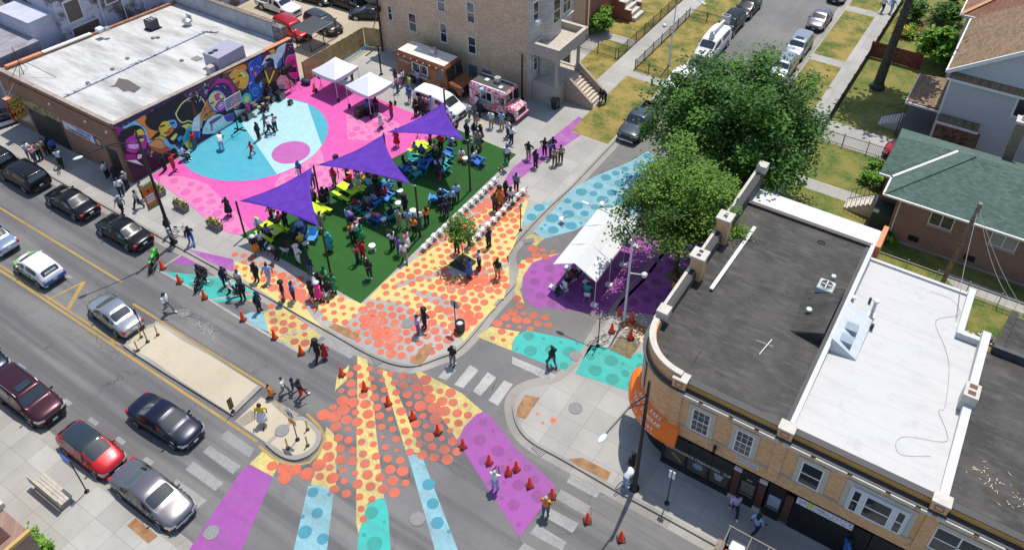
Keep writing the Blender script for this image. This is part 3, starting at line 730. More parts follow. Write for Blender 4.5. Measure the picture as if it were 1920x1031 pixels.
# blade sign
SXB = -69.2
sg = thing('shop_sign', 'yellow and red FOOD MART blade sign hanging over the pavement', 'sign', (SXB, 25.9, 0))
ys, zs = [], []
c1, c2_, c3, c4 = WX(9.5, 188, SXB), WX(35, 176, SXB), WX(52, 211, SXB), WX(27, 225, SXB)
y0, y1 = (c1[0]+c4[0])/2-25.9, (c2_[0]+c3[0])/2-25.9; z1 = (c1[1]+c2_[1])/2; z0 = (c3[1]+c4[1])/2
MB().box(-.28, .28, y0-.07, y1+.07, z0-.07, z1+.07).build('sign_case', plain('sign_red', (.35, .04, .03)), sg)
MB().box(.28, .30, y0, y1, z0, z1).build('sign_face', plain('sign_yellow', (.66, .5, .1)), sg)
MB().box(-.29, .29, y0-.09, y1+.09, z1+.07, z1+.1).build('sign_cap', plain('sign_top', (.55, .3, .2)), sg)
hh = z1-z0
def bt(u, z): return Matrix(((0, 0, 1, .305), (1, 0, 0, u), (0, 1, 0, z), (0, 0, 0, 1)))
redl = plain('sign_letter_red', (.3, .02, .02))
text(sg, 'FOOD', hh*.34, bt((y0+y1)/2, z0+hh*.56), redl, .92, 0, .02); text(sg, 'MART', hh*.34, bt((y0+y1)/2, z0+hh*.27), redl, .92, 0, .02)
text(sg, 'Gaffin', hh*.24, bt((y0+y1)/2-.1, z0+hh*.83), plain('sign_letter_dark', (.02, .09, .06)), 1, .35, .008)
text(sg, '10 0045000', hh*.1, bt((y0+y1)/2, z0+hh*.08), plain('sign_letter_dark', (.02, .09, .06)), 1, 0, .006)
MB().tube([(0, y0+.2, z1+.1), (.2, 1.65, z1+1.1)], .03).tube([(0, y1, z1-.3), (0, 1.65, z1-.3)], .05).build('bracket', M['steel'], sg)
# mural
def mA(pts): return [(200+x/5.425, 150+y/5.425) for x, y in pts]
def mB_(pts): return [(340+x/6.067, 80+y/6.067) for x, y in pts]
BLK = (.012, .012, .016)
mur = MB(); mats = []
def mcol(c):
    k = 'mural_%d_%d_%d' % tuple(int(v*255) for v in c)
    mm = plain(k, tuple(min(.85, v*1.35) for v in c), .7, 0, .2, 1.6)
    if mm not in mats: mats.append(mm)
    return mats.index(mm)
mlev = [0]
def mp(c, pts, sub=0):
    mur.cur = mcol(c); mlev[0] += 1
    q = [WX(px, py, MX1) for px, py in pts]
    q = [(min(max(a, MY0+.03), 46.38), min(max(b, .13), wall_z(a)-.02)) for a, b in q]
    if sum(q[i][0]*q[(i+1) % len(q)][1]-q[(i+1) % len(q)][0]*q[i][1] for i in range(len(q))) < 0: q = q[::-1]
    lx = MX1+.004+mlev[0]*.0005
    mur.add([(lx, a, b) for a, b in q], [tuple(range(len(q)))])
    if sum(c) > .12:                                 # painted outline
        mur.cur = mcol(BLK if mlev[0] % 4 else (.6, .58, .55)); n_ = len(q); o_ = .03
        for i in range(n_):
            (a0, b0), (a1, b1) = q[i], q[(i+1) % n_]; L_ = hypot(a1-a0, b1-b0) or 1; ux, uy = -(b1-b0)/L_*o_, (a1-a0)/L_*o_
            mur.add([(lx+.0002, a0, b0), (lx+.0002, a1, b1), (lx+.0002, a1+ux, b1+uy), (lx+.0002, a0+ux, b0+uy)], [(0, 1, 2, 3)])
def sm(pts): return smooth_path(list(pts)+[pts[0]], 3)[:-1]
mur.cur = mcol((.03, .025, .06)); mur.add([(MX1+.003, MY0, .12), (MX1+.003, 46.4, .12), (MX1+.003, 46.4, wall_z(46.4)), (MX1+.003, MY0, wall_z(MY0))], [(0, 1, 2, 3)])
rq = random.Random(12)
for _ in range(260):
    yy, zz, s_ = rq.uniform(MY0+.3, 46), rq.uniform(.3, 5.2), rq.uniform(.15, .5)
    if zz+s_ > wall_z(yy)-.1: continue
    mur.cur = mcol(rq.choice([(.05, .1, .35), (.4, .13, .03), (.3, .04, .25), (.05, .25, .3), (.02, .02, .03), (.1, .06, .2), (.45, .3, .05)]))
    mur.add([(MX1+.0033+_*.000002, yy, zz), (MX1+.0033+_*.000002, yy+s_, zz+s_*rq.uniform(-.3, .6)), (MX1+.0033+_*.000002, yy+s_*rq.uniform(.1, .9), zz+s_)], [(0, 1, 2)])
A = lambda c, p, s=1: mp(c, mA(sm(p) if s else p))
B = lambda c, p, s=1: mp(c, mB_(sm(p) if s else p))
A((.2, .5, .78), [(150, 490), (260, 425), (390, 350), (470, 470), (560, 560), (700, 660), (800, 800), (700, 820), (560, 640), (420, 650), (380, 560)], 0)
A((.72, .22, .04), [(290, 418), (395, 355), (420, 470), (520, 520), (440, 620), (400, 500)])
A((.3, .01, .2), [(50, 475), (160, 480), (120, 580), (85, 560)], 0)
A(BLK, [(95, 600), (180, 505), (280, 460), (355, 480), (390, 560), (260, 575), (200, 610), (200, 720), (240, 800), (150, 760)])
A((.035, .005, .025), [(140, 740), (330, 735), (470, 790), (560, 880), (520, 960), (270, 1040), (180, 900)], 0)
A((.4, .03, .3), [(190, 610), (270, 560), (395, 560), (410, 640), (390, 705), (330, 705), (300, 745), (205, 725)])
A((.75, .58, .05), [(275, 540), (345, 495), (390, 555), (290, 566)]); A((.75, .3, .65), [(220, 640), (310, 640), (320, 690), (230, 705)])
A(BLK, [(290, 580), (360, 575), (375, 600), (300, 600)]); A((.7, .55, .1), [(330, 600), (380, 590), (375, 625), (340, 630)]); A((.75, .55, .75), [(310, 755), (362, 752), (355, 800), (310, 812)], 0)
A((.75, .72, .85), [(200, 820), (300, 813), (375, 872)], 0); A((.28, .01, .18), [(170, 760), (300, 750), (310, 810), (200, 815)], 0)
A(BLK, [(388, 420), (450, 330), (620, 230), (785, 140), (815, 190), (760, 290), (710, 400), (640, 420), (560, 430), (525, 510), (470, 512), (405, 470)])
A((.72, .48, .04), [(525, 490), (560, 430), (620, 418), (645, 460), (680, 500), (640, 560), (590, 582), (540, 545)])
A((.06, .36, .62), [(622, 418), (690, 408), (712, 470), (670, 492), (640, 455)]); A((.55, .16, .04), [(625, 500), (680, 480), (670, 540), (610, 575)])
A(BLK, [(540, 470), (590, 455), (590, 470), (545, 485)]); A((.35, .06, .03), [(580, 535), (640, 520), (640, 535), (590, 553)]); A(BLK, [(640, 440), (690, 430), (688, 445), (645, 452)])
A(BLK, [(440, 610), (520, 530), (545, 550), (500, 600)]); A((.75, .5, .05), [(470, 600), (540, 570), (600, 590), (560, 620)])
A((.42, .13, .03), [(415, 660), (470, 612), (545, 600), (600, 670), (645, 705), (560, 755), (470, 715)]); A((.75, .3, .08), [(430, 655), (480, 625), (540, 615), (590, 680), (520, 690)])
A(BLK, [(600, 760), (690, 690), (725, 800), (620, 880), (560, 860), (530, 770)])
A((.7, .6, .12), [(760, 465), (865, 450), (880, 640), (850, 725), (780, 640), (770, 560)]); A((.04, .4, .55), [(775, 540), (850, 470), (850, 570), (790, 640)])
A(BLK, [(605, 590), (680, 520), (770, 480), (805, 520), (750, 610), (660, 660)]); A((.65, .6, .12), [(640, 600), (700, 540), (720, 560), (680, 620)]); A((.05, .25, .6), [(710, 590), (760, 560), (770, 600), (730, 630)])
A((.6, .5, .1), [(830, 610), (880, 590), (920, 690), (860, 730)]); A((.75, .6, .1), [(695, 340), (755, 240), (840, 180), (920, 148), (980, 195), (1010, 260), (970, 340), (905, 378), (895, 440), (830, 422), (765, 442), (710, 385)])
A((.015, .011, .012), [(710, 340), (765, 250), (842, 192), (918, 163), (967, 203), (996, 260), (955, 330), (895, 370), (885, 425), (830, 408), (770, 428), (722, 380)])
A((.1, .03, .015), [(845, 190), (880, 225), (925, 370), (890, 385), (866, 275)]); A((.6, .72, .85), [(888, 385), (952, 335), (948, 522), (858, 522), (868, 432)], 0)
A((.03, .08, .4), [(855, 520), (947, 520), (940, 595), (862, 575)], 0); A((.1, .03, .015), [(870, 575), (940, 590), (930, 700), (880, 690)], 0)
B((.1, .04, .08), [(10, 580), (410, 365), (450, 400), (330, 500), (285, 640), (180, 600), (60, 640)], 0)
rr = random.Random(9)
for i in range(70):
    t = rr.random(); bx, by = 30+t*400+rr.uniform(-20, 60), 590-t*215+rr.uniform(-5, 120)
    c = rr.choice([(.05, .1, .35), (.4, .13, .03), (.3, .04, .25), (.05, .25, .3), (.45, .2, .4), (.02, .02, .05), (.2, .35, .6)])
    if by < 700-bx*.9+120: B(c, [(bx, by), (bx+rr.uniform(15, 45), by+rr.uniform(-30, 10)), (bx+rr.uniform(0, 30), by+rr.uniform(20, 50))], 0)
B((.6, .2, .03), [(205, 830), (290, 640), (400, 790), (330, 850), (240, 890), (215, 970)], 0)
for i in range(14):
    bx, by = 225+rr.random()*110, 720+rr.random()*150; B((.2, .05, .01), [(bx, by), (bx+34, by-14), (bx+35, by-10)], 0); B((.2, .05, .01), [(bx, by), (bx+14, by+30), (bx+10, by+31)], 0)
B((.45, .02, .2), [(305, 550), (350, 465), (440, 405), (540, 425), (595, 500), (625, 600), (590, 660), (560, 560), (500, 470), (400, 470)])
B((.035, .02, .1), [(330, 525), (430, 455), (530, 480), (585, 600), (510, 720), (450, 560)])
for i in range(8): B(rr.choice([(.25, .1, .5), (.1, .2, .6), (.4, .1, .4)]), [(360+i*22, 500-i*2), (390+i*20, 480+i*4), (400+i*20, 500+i*6)], 0)
B((.05, .12, .55), [(290, 640), (350, 545), (440, 540), (515, 640), (505, 730), (430, 795), (360, 780), (310, 710)])
B((.75, .55, .2), [(300, 645), (350, 562), (440, 560), (500, 640), (490, 720), (430, 775), (370, 765), (320, 700)])
B((.55, .05, .25), [(365, 600), (420, 570), (450, 620), (400, 660), (380, 640)]); B((.75, .68, .3), [(420, 590), (470, 590), (470, 640), (430, 640)])
B((.25, .03, .35), [(372, 735), (420, 665), (512, 655), (500, 750), (425, 792)]); B((.65, .15, .4), [(400, 735), (440, 680), (490, 680), (480, 730), (430, 765)]); B((.75, .72, .7), [(415, 715), (465, 690), (468, 708), (425, 735)])
B(BLK, [(320, 690), (360, 672), (362, 684), (325, 702)]); B(BLK, [(430, 640), (480, 630), (480, 640), (432, 650)])
B(BLK, [(430, 805), (540, 755), (600, 790), (500, 830)]); B((.5, .66, .72), [(225, 1040), (245, 955), (310, 855), (420, 808), (510, 850), (590, 900), (610, 950), (480, 1015), (440, 1045)])
B((.3, .05, .2), [(310, 900), (430, 830), (450, 850), (330, 930)]); B((.55, .1, .2), [(325, 930), (345, 925), (350, 1000), (332, 1000)], 0); B((.12, .06, .35), [(470, 840), (580, 800), (590, 880), (510, 900)])
B((.45, .62, .62), [(590, 770), (760, 740), (770, 820), (640, 900)], 0); B((.12, .05, .04), [(420, 345), (560, 265), (725, 228), (745, 330), (680, 560), (600, 520), (520, 420)])
B((.6, .2, .03), [(440, 360), (560, 285), (715, 245), (730, 320), (640, 300), (560, 330)])
B((.7, .34, .03), [(535, 375), (600, 310), (690, 310), (757, 372), (742, 490), (680, 535), (620, 500), (585, 440)])
B((.35, .1, .02), [(600, 460), (660, 435), (640, 515), (690, 520), (660, 535), (610, 500)]); B((.75, .6, .15), [(650, 340), (700, 330), (740, 380), (690, 400)]); B(BLK, [(640, 375), (680, 365), (682, 375), (645, 388)]); B(BLK, [(560, 420), (595, 400), (598, 412), (565, 432)])
B((.02, .07, .4), [(735, 225), (905, 110), (915, 260), (885, 300), (930, 400), (935, 560), (895, 640), (790, 750), (760, 600), (745, 480), (770, 400)], 0)
for q in ([(750, 260), (800, 215), (840, 260), (890, 280)], [(760, 230), (820, 190), (880, 240), (905, 250)], [(760, 470), (800, 440), (790, 520), (760, 560)], [(770, 620), (800, 680), (850, 640), (890, 600)]):
    for i in range(len(q)-1): B((.4, .65, .85), [q[i], q[i+1], (q[i+1][0]+4, q[i+1][1]+8), (q[i][0]+4, q[i][1]+8)], 0)
def ring(c1_, c2__, x, y, a, b): B(c1_, [(x+a*cos(t*pi/5), y+a*1.25*sin(t*pi/5)) for t in range(10)]); B(c2__, [(x+b*cos(t*pi/5), y+b*1.25*sin(t*pi/5)) for t in range(10)])
B(BLK, [(820, 420), (900, 330), (930, 380), (880, 450), (840, 470)])
ring((.7, .7, .75), (.5, .02, .08), 790, 300, 18, 13); ring((.6, .05, .1), (.75, .7, .75), 832, 355, 27, 17); ring((.5, .02, .08), (.02, .07, .4), 832, 355, 12, 6)
ring((.03, .3, .65), (.02, .12, .45), 832, 560, 45, 30); ring((.05, .5, .75), (.02, .07, .4), 905, 480, 28, 14)
B((.12, .02, .03), [(900, 115), (990, 60), (1000, 130), (910, 200)], 0); B((.75, .3, .03), [(975, 95), (1020, 50), (1065, 90), (1030, 140)])
B((.5, .58, .72), [(895, 270), (930, 190), (970, 140), (1060, 120), (1080, 60), (1180, -5), (1185, 60), (1130, 180), (1080, 295), (1050, 285), (1035, 190), (990, 195), (930, 250)])
B(BLK, [(940, 200), (1000, 170), (1010, 200), (960, 215)]); B((.05, .15, .5), [(1080, 250), (1125, 170), (1135, 260), (1100, 295)])
B((.12, .045, .02), [(930, 290), (1032, 275), (1032, 350), (990, 405), (940, 365)]); B((.12, .045, .02), [(915, 420), (1050, 300), (1115, 295), (1080, 430), (1050, 490), (970, 490), (910, 600)], 0)
B(BLK, [(950, 460), (1062, 440), (1050, 580), (930, 600)]); B((.8, .55, .05), [(932, 310), (955, 318), (992, 430), (1040, 308), (1062, 318), (996, 472), (980, 470)], 0)
B((.75, .72, .7), [(950, 295), (970, 290), (970, 298), (952, 303)], 0); B((.75, .72, .7), [(1000, 285), (1020, 280), (1020, 290), (1002, 294)], 0)
B((.05, .012, .06), [(1180, 10), (1310, -20), (1375, 440), (1290, 455), (1330, 250), (1290, 140), (1200, 145), (1150, 260), (1150, 180)], 0)
for i in range(26): xx, yy = 1190+rr.random()*110, 20+rr.random()*100; B((.25, .08, .3), [(xx, yy), (xx+16, yy+5), (xx+14, yy+10)], 0)
B((.09, .035, .02), [(1138, 270), (1172, 215), (1205, 350), (1262, 430), (1225, 445), (1165, 380)])
B((.62, .02, .28), [(1195, 165), (1285, 128), (1332, 230), (1342, 340), (1285, 415), (1205, 340), (1168, 245)]); B((.3, .01, .15), [(1200, 240), (1270, 190), (1290, 240), (1230, 260)]); B(BLK, [(1188, 283), (1300, 275), (1303, 335), (1190, 338)], 0)
B((.75, .5, .05), [(1105, 300), (1140, 290), (1150, 330), (1115, 345)]); B((.62, .33, .36), [(1075, 430), (1140, 345), (1195, 400), (1265, 455), (1250, 500), (1180, 525), (1095, 505)])
B((.1, .4, .25), [(1085, 490), (1130, 470), (1170, 500), (1110, 530)]); B((.7, .3, .05), [(1180, 430), (1215, 460), (1240, 440), (1250, 460), (1215, 490), (1180, 460)], 0)
ring((.04, .4, .35), (.5, .55, .1), 735, 640, 60, 30); B((.6, .05, .28), [(705, 695), (770, 680), (782, 775), (725, 770)], 0)
mur.build('mural', mats, mart)

# ------------------------------------------------ beige brick flats with the greystone front
BY, BX0, BX1, BH = 55.4, -52.2, -34.5, 10.9
tanb = brick('tan_brick', (.5, .33, .18), (.78, .57, .35), (.5, .42, .33), var=.3)
gstone = brick('greystone', (.46, .42, .37), (.56, .52, .46), (.34, .31, .28), .75, .36, ms=.014)
bf = thing('apartment_building', 'tall tan brick apartment building with a greystone front and stone porch', 'building')
MB().box(BX0+6, BX1-.4, BY, 62.6, 0, BH).box(BX0+2.8, BX0+6, BY, 62.6, 0, 8.6).box(BX0, BX0+2.8, BY, 62.6, 0, 7.0).build('wall', tanb, bf)
MB().box(BX0-9, BX0, BY+6.2, 62.6, 0, 5).build('rear_wing', tanb, bf)
MB().box(BX0+8.5, BX0+8.75, BY-.02, BY, 0, BH-.5).build('pilaster', tanb, bf)
m = MB(); m.box(BX1-.4, BX1, BY-.02, 62.62, 0, BH)
m.prism([(BX1, 56.7), (BX1+.75, 57.5), (BX1+.75, 59.3), (BX1, 60.1)], 0, BH)
m.build('stone_front', gstone, bf)
for a, b in (((-51.1, 3.8), (-50.53, 5.4)), ((-48.5, 3.35), (-47.54, 5.3)), ((-44.8, 6.5), (-43.9, 8.4)), ((-44.7, 3.26), (-43.9, 5.3)), ((-41.44, 6.25), (-40.57, 8.3)), ((-41.47, 3.04), (-40.56, 4.8))):
    window(bf, 'y-', BY, a[0], b[0], a[1], b[1], True, fr=M['white'], sill=M['stone'])
gb = plain('glass_block', (.06, .1, .12), .2)
window(bf, 'y-', BY, -41.5, -40.5, .45, 1.85, False, (3, 5), plain('block_joint', (.35, .37, .37)), gb, .06); window(bf, 'y-', BY, -39.95, -38.9, .9, 1.8, False, (3, 3), plain('block_joint', (.35, .37, .37)), gb, .06)
o = window(bf, 'x+', BX1, 55.6, 56.5, 7.6, 9.8, True); MB().box(BX1+.02, BX1+.4, 55.75, 56.3, 7.65, 8.1).build('air_conditioner', M['white'], o)
window(bf, 'x+', BX1+.75, 57.75, 59.0, 7.0, 9.4); window(bf, 'x+', BX1, 60.75, 62.2, 6.5, 8.6, split=1); window(bf, 'x+', BX1, 60.75, 62.15, 2.85, 5.2, split=1)
window(bf, 'x+', BX1, 60.8, 62.3, .3, 1.6, False, (8, 0), plain('grille', (.08, .075, .07))); window(bf, 'x+', BX1+.75, 57.75, 59.0, 3.3, 5.0); window(bf, 'x+', BX1, 55.7, 56.4, 3.0, 4.7)
MB().box(BX1, BX1+.06, 56.5, 57.3, 2.2, 4.4).build('door', plain('blue_grey_door', (.2, .27, .3)), bf)
MB().box(BX1-.1, BX1+.14, BY-.1, 62.7, 5.9, 6.12).build('string_course', M['stone'], bf)
pst = plain('porch_stone', (.44, .39, .33), .9, 0, .14)
m = MB(); m.box(-34.46, -31.9, 55.5, 55.75, 0, 2.2).box(-32.1, -31.9, 55.75, 60.0, 0, 2.05).box(-34.46, -31.9, 59.75, 60.0, 0, 2.2).box(-34.46, -32.1, 55.75, 59.75, 1.95, 2.1)
m.build('porch_base', pst, bf)
for y in (55.75, 59.7):
    MB().lathe([(.3, 2.1), (.3, 2.4), (.2, 2.55), (.17, 2.7), (.15, 4.7), (.24, 4.85), (.26, 5.0)], 12, Matrix.Translation((-32.1, y, 0))).build('porch_column', pst, bf)
m = MB(); m.box(-34.46, -31.7, 55.3, 60.2, 5.0, 5.6)
m.build('porch_roof', pst, bf)
m = MB(); m.box(-34.46, -31.6, 55.2, 55.42, 5.6, 6.2).box(-31.82, -31.6, 55.42, 60.08, 5.6, 6.2).box(-34.46, -31.6, 60.08, 60.3, 5.6, 6.2)
m.box(-34.46, -31.54, 55.14, 55.48, 6.2, 6.28).box(-31.88, -31.54, 55.48, 60.02, 6.2, 6.28).box(-34.46, -31.54, 60.02, 60.36, 6.2, 6.28)
m.build('balcony_parapet', pst, bf)
m = MB(); n = 9
for i in range(n): m.box(-31.9+i*.29-.3, -31.9+(i+1)*.29, 57.2, 59.4, 0, 2.02-i*.21)
m.build('step', plain('step_stone', (.5, .43, .35), .9, 0, .12), bf)
for y in (56.95, 59.4):
    m = MB(); m.add([(-31.9, y, 0), (-29.0, y, 0), (-29.0, y, .75), (-29.15, y, .85), (-31.9, y, 2.95), (-31.9, y+.25, 0), (-29.0, y+.25, 0), (-29.0, y+.25, .75), (-29.15, y+.25, .85), (-31.9, y+.25, 2.95)],
          [(0, 1, 2, 3, 4), (9, 8, 7, 6, 5), (1, 6, 7, 2), (2, 7, 8, 3), (3, 8, 9, 4), (0, 5, 6, 1), (4, 9, 5, 0)])
    o = m.build('stair_wall', plain('stair_stone', (.36, .28, .22), .9, 0, .14), bf)
    k = MB()
    for i in range(8): k.ball(-31.5+i*.33, y-.02, 2.1-i*.235, .06, n=6, k=4)
    k.build('stud', M['white'], o)
# red brick two-flat beyond and its steps
rb = thing('brick_house', 'red brick house with tan side wall and brick stoop behind the iron fence', 'house')
MB().box(-52, -36.4, 68.9, 80, 0, 9.5).build('side_wall', brick('buff_brick', (.42, .36, .27), (.48, .42, .33), (.36, .32, .27)), rb)
rbk = brick('red_brick', (.3, .075, .035), (.36, .1, .05), (.25, .15, .11))
MB().box(-36.4, -36.0, 68.88, 80.02, 0, 9.5).build('front_wall', rbk, rb)
window(rb, 'x+', -36.0, 70.7, 72.4, 4.2, 6.2, sill=M['stone'])
window(rb, 'x+', -36.0, 74.7, 76.4, 4.2, 6.2, sill=M['stone'])
MB().box(-36.1, -35.98, 68.84, 68.9, 0, 9.3).build('downpipe', M['white'], rb)
m = MB()
for i in range(4): m.box(-36, -34.6+i*.45, 74.3+0*i, 76.4, 0, 1.9-i*.45)
m.build('step', M['stone'], rb)
for y in (74.0, 76.4):
    for i in range(3):
        MB().box(-36+i*.75, -35.25+i*.75, y, y+.28, 0, 2.9-i*.75).build('stoop_wall', rbk, rb)
        MB().box(-36+i*.75-.03, -35.25+i*.75+.04, y-.05, y+.33, 2.9-i*.75, 3.0-i*.75).build('coping', M['stone'], rb)

# ------------------------------------------------ run-down grey building behind the mart
rg = thing('derelict_building', 'run-down grey stucco building with patched walls and shingle roof beside the mart', 'building')
patch = two('patched_stucco', (.1, .085, .085), (.4, .41, .5), .55, .42, .54, .9, 7)
MB().box(-84, -72.4, 28.2, 32.4, 0, 5.9).build('low_wall', two('purple_stucco', (.19, .17, .2), (.3, .29, .33), .8, .35, .65), rg)
MB().box(-86, -72.6, 34.8, 60, 0, 8.6).build('wall', patch, rg)
sh_g = brick('grey_shingle', (.13, .12, .11), (.19, .18, .165), (.09, .085, .08), .5, .16, .9, 'yx', .015)
MB().box(-78.5, -73.2, 32.4, 34.8, 0, 7.4).build('stair_tower', plain('whitewash', (.42, .43, .52), .9, 0, .2, .6), rg)
m = MB(); m.add([(-90, 28.5, 9.6), (-78.6, 28.5, 6.4), (-78.6, 34.6, 6.4), (-90, 34.6, 9.6), (-90, 28.5, 9.4), (-78.6, 28.5, 6.2), (-78.6, 34.6, 6.2), (-90, 34.6, 9.4)], [(0, 1, 2, 3), (7, 6, 5, 4), (0, 4, 5, 1), (1, 5, 6, 2), (2, 6, 7, 3)])
m.build('roof', sh_g, rg)
MB().box(-90, -78.7, 28.7, 34.5, 0, 6.2).build('rear_wing', plain('dark_stucco', (.12, .12, .14)), rg)
MB().box(-88, -72.62, 34.82, 60, 8.6, 8.75).build('flat_roof', plain('brown_felt', (.09, .085, .08)), rg)
for y0, y1, z0, z1 in ((35.6, 37.3, 6.0, 8.2), (35.6, 38.6, 3.2, 5.6), (39.6, 41.0, 6.2, 8.2), (41.8, 42.8, 6.0, 8.2), (46, 48, 6, 8)):
    window(rg, 'x+', -72.6, y0, y1, z0, z1, False, fr=plain('pale_frame', (.5, .5, .58)), gl=plain('boarded', (.1, .075, .06)), t=.14)
for y in (38.9, 41.2, 43.4): MB().tube([(-72.45, y, 2), (-72.45, y+.05, 8.8)], .05).build('drain_pipe', plain('pale_frame', (.5, .5, .58)), rg)
# small house top-left corner beyond
MB().box(-72.5, -72.2, 27.9, 28.2, 0, 6.1).build('corner_pier', M['stone'], rg)

# ------------------------------------------------ orange brick corner shops
OY, OX0, OX1, OX2, OX3 = 27.5, -10.9, -2.45, 4.6, 24.0
ob = brick('orange_brick', (.68, .35, .14), (.88, .53, .26), (.42, .27, .16), var=.14)
ob2 = brick('golden_brick', (.68, .36, .09), (.76, .42, .12), (.4, .2, .06), .21, .1, ms=.02)
darkb = brick('maroon_brick', (.1, .03, .025), (.14, .045, .035), (.06, .03, .025))
blackroof = NB('black_roof_felt')
_a = blackroof.noise(.45, 7, .7); _b = blackroof.noise(2.4, 6, .7); _w = blackroof.noise(1.2, 5, .7, blackroof.mapped(blackroof.pos(), (.6, 2.2, 1)))
_c = blackroof.mix(blackroof.ramp(_a, .36, .64), (.02, .019, .018), (.058, .054, .05)); _c = blackroof.mix(blackroof.math('MULTIPLY', blackroof.ramp(_w, .5, .7), .65), _c, (.1, .094, .088))
_sp = blackroof.n('ShaderNodeSeparateXYZ'); blackroof.l(blackroof.pos(), _sp.inputs[0])
_fx = blackroof.math('FRACT', blackroof.math('MULTIPLY', blackroof.math('ADD', _sp.outputs[1], blackroof.math('MULTIPLY', _b, .12)), .95))
_c = blackroof.mix(blackroof.math('MULTIPLY', blackroof.math('LESS_THAN', _fx, .035), .6), _c, (.012, .012, .012))
blackroof.bump(_b, .5, .05); M['bfelt'] = blackroof.done(_c, .75)
wroof = NB('white_membrane')
_a = wroof.noise(.6, 6, .7, wroof.mapped(wroof.pos(), (.5, 2, 1))); _b = wroof.noise(3, 5, .75)
_c = wroof.mix(wroof.math('MULTIPLY', wroof.ramp(_a, .5, .75), .5), (.46, .46, .46), (.33, .33, .335)); _c = wroof.mix(wroof.math('MULTIPLY', wroof.ramp(_b, .66, .8), .7), _c, (.35, .35, .34))
_sp = wroof.n('ShaderNodeSeparateXYZ'); wroof.l(wroof.pos(), _sp.inputs[0])
_s1 = wroof.math('FRACT', wroof.math('MULTIPLY', wroof.math('ADD', _sp.outputs[1], wroof.math('MULTIPLY', _b, .05)), .62))
_c = wroof.mix(wroof.math('MULTIPLY', wroof.math('LESS_THAN', _s1, .03), .35), _c, (.3, .3, .31))
_d = wroof.noise(.9, 6, .75); _c = wroof.mix(wroof.math('MULTIPLY', wroof.ramp(_d, .53, .7), .65), _c, (.36, .36, .35))
M['wfelt'] = wroof.done(_c, .6)
def slab(pts, t):
    m_ = MB(); n_ = len(pts)
    m_.add([p for p in pts]+[(p[0], p[1], p[2]-t) for p in pts], [tuple(range(n_)), tuple(range(2*n_-1, n_-1, -1))]+[(i, i+n_, (i+1) % n_+n_, (i+1) % n_) for i in range(n_)])
    return m_
def facade(b, x0, x1, first):
    """upper brick wall, cornice and parapet of one shop building"""
    MB().box(x0, x1, OY, OY+.35, 3.0, 6.75).build('upper_wall', ob, b)
    MB().box(x0, x1, OY+.12, OY+.35, 6.75, 7.3).build('parapet', ob2, b)
    MB().box(x0, x1, OY+.02, OY+.4, 7.3, 7.36).build('coping', plain('dark_cap', (.03, .03, .032)), b)
    m_ = MB(); m_.box(x0, x1, OY-.28, OY+.12, 6.72, 6.84); m_.build('cornice', plain('cornice_dark', (.05, .055, .06)), b)
    m_ = MB(); x = x0
    rr_ = random.Random(int(x0*7)+5)
    while x < x1-.1:
        L = min(rr_.uniform(1.2, 2.0), x1-x); m_.box(x+.05, x+L-.18, OY-.36, OY-.28, 6.6, 6.80); x += L
    m_.build('cornice_edge', M['stone'], b)
    MB().box(x0, x1, OY-.04, OY, 3.88, 4.05).build('string_course', plain('grey_band', (.38, .33, .27)), b)
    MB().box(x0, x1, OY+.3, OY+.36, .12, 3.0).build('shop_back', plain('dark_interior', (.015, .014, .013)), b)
    m_ = MB(); x = x0+.3
    while x < x1: m_.box(x, x+.1, OY-.012, OY, 6.3, 6.36); m_.box(x+.28, x+.38, OY-.012, OY, 6.18, 6.24); x += .56
    m_.build('brick_pattern', plain('brick_dark', (.3, .13, .06)), b)
def pilaster(b, x):
    MB().box(x-.27, x+.27, OY-.1, OY, 3.45, 6.6).build('pilaster', ob, b)
    MB().box(x-.36, x+.36, OY-.16, OY+.4, 6.86, 7.42).build('pier', ob, b)
    MB().box(x-.4, x+.4, OY-.2, OY+.44, 7.42, 7.54).build('pier_cap', M['stone'], b)
    m_ = MB()
    for a, c, e, f in ((-.2, .2, 7.0, 7.04), (-.2, .2, 7.3, 7.34), (-.2, -.16, 7.04, 7.3), (.16, .2, 7.04, 7.3)): m_.box(x+a, x+c, OY-.18, OY-.16, e, f)
    m_.build('pier_panel', plain('brick_dark', (.3, .13, .06)), b)
def stone_window(b, x0, x1, z0=4.05, z1=6.05, **k):
    T_ = wall_T('y-', OY)
    m_ = MB(); m_.box(x0, x1, 0, .05, z1-.24, z1, T_).box(x0, x0+.24, 0, .05, z0, z1-.24, T_).box(x1-.24, x1, 0, .05, z0, z1-.24, T_)
    m_.build('window_surround', plain('surround_stone', (.5, .45, .37), .85, 0, .1), b)
    return window(b, 'y-', OY-.01, x0+.24, x1-.24, z0, z1-.24, **k)
cs = thing('corner_shop', 'orange brick corner shop with a flat black roof and rounded corner', 'store')
facade(cs, -8.0, OX1, True)
MB().box(OX0, OX0+.35, 30.4, 47.0, .1, 7.3).build('side_wall', ob, cs)
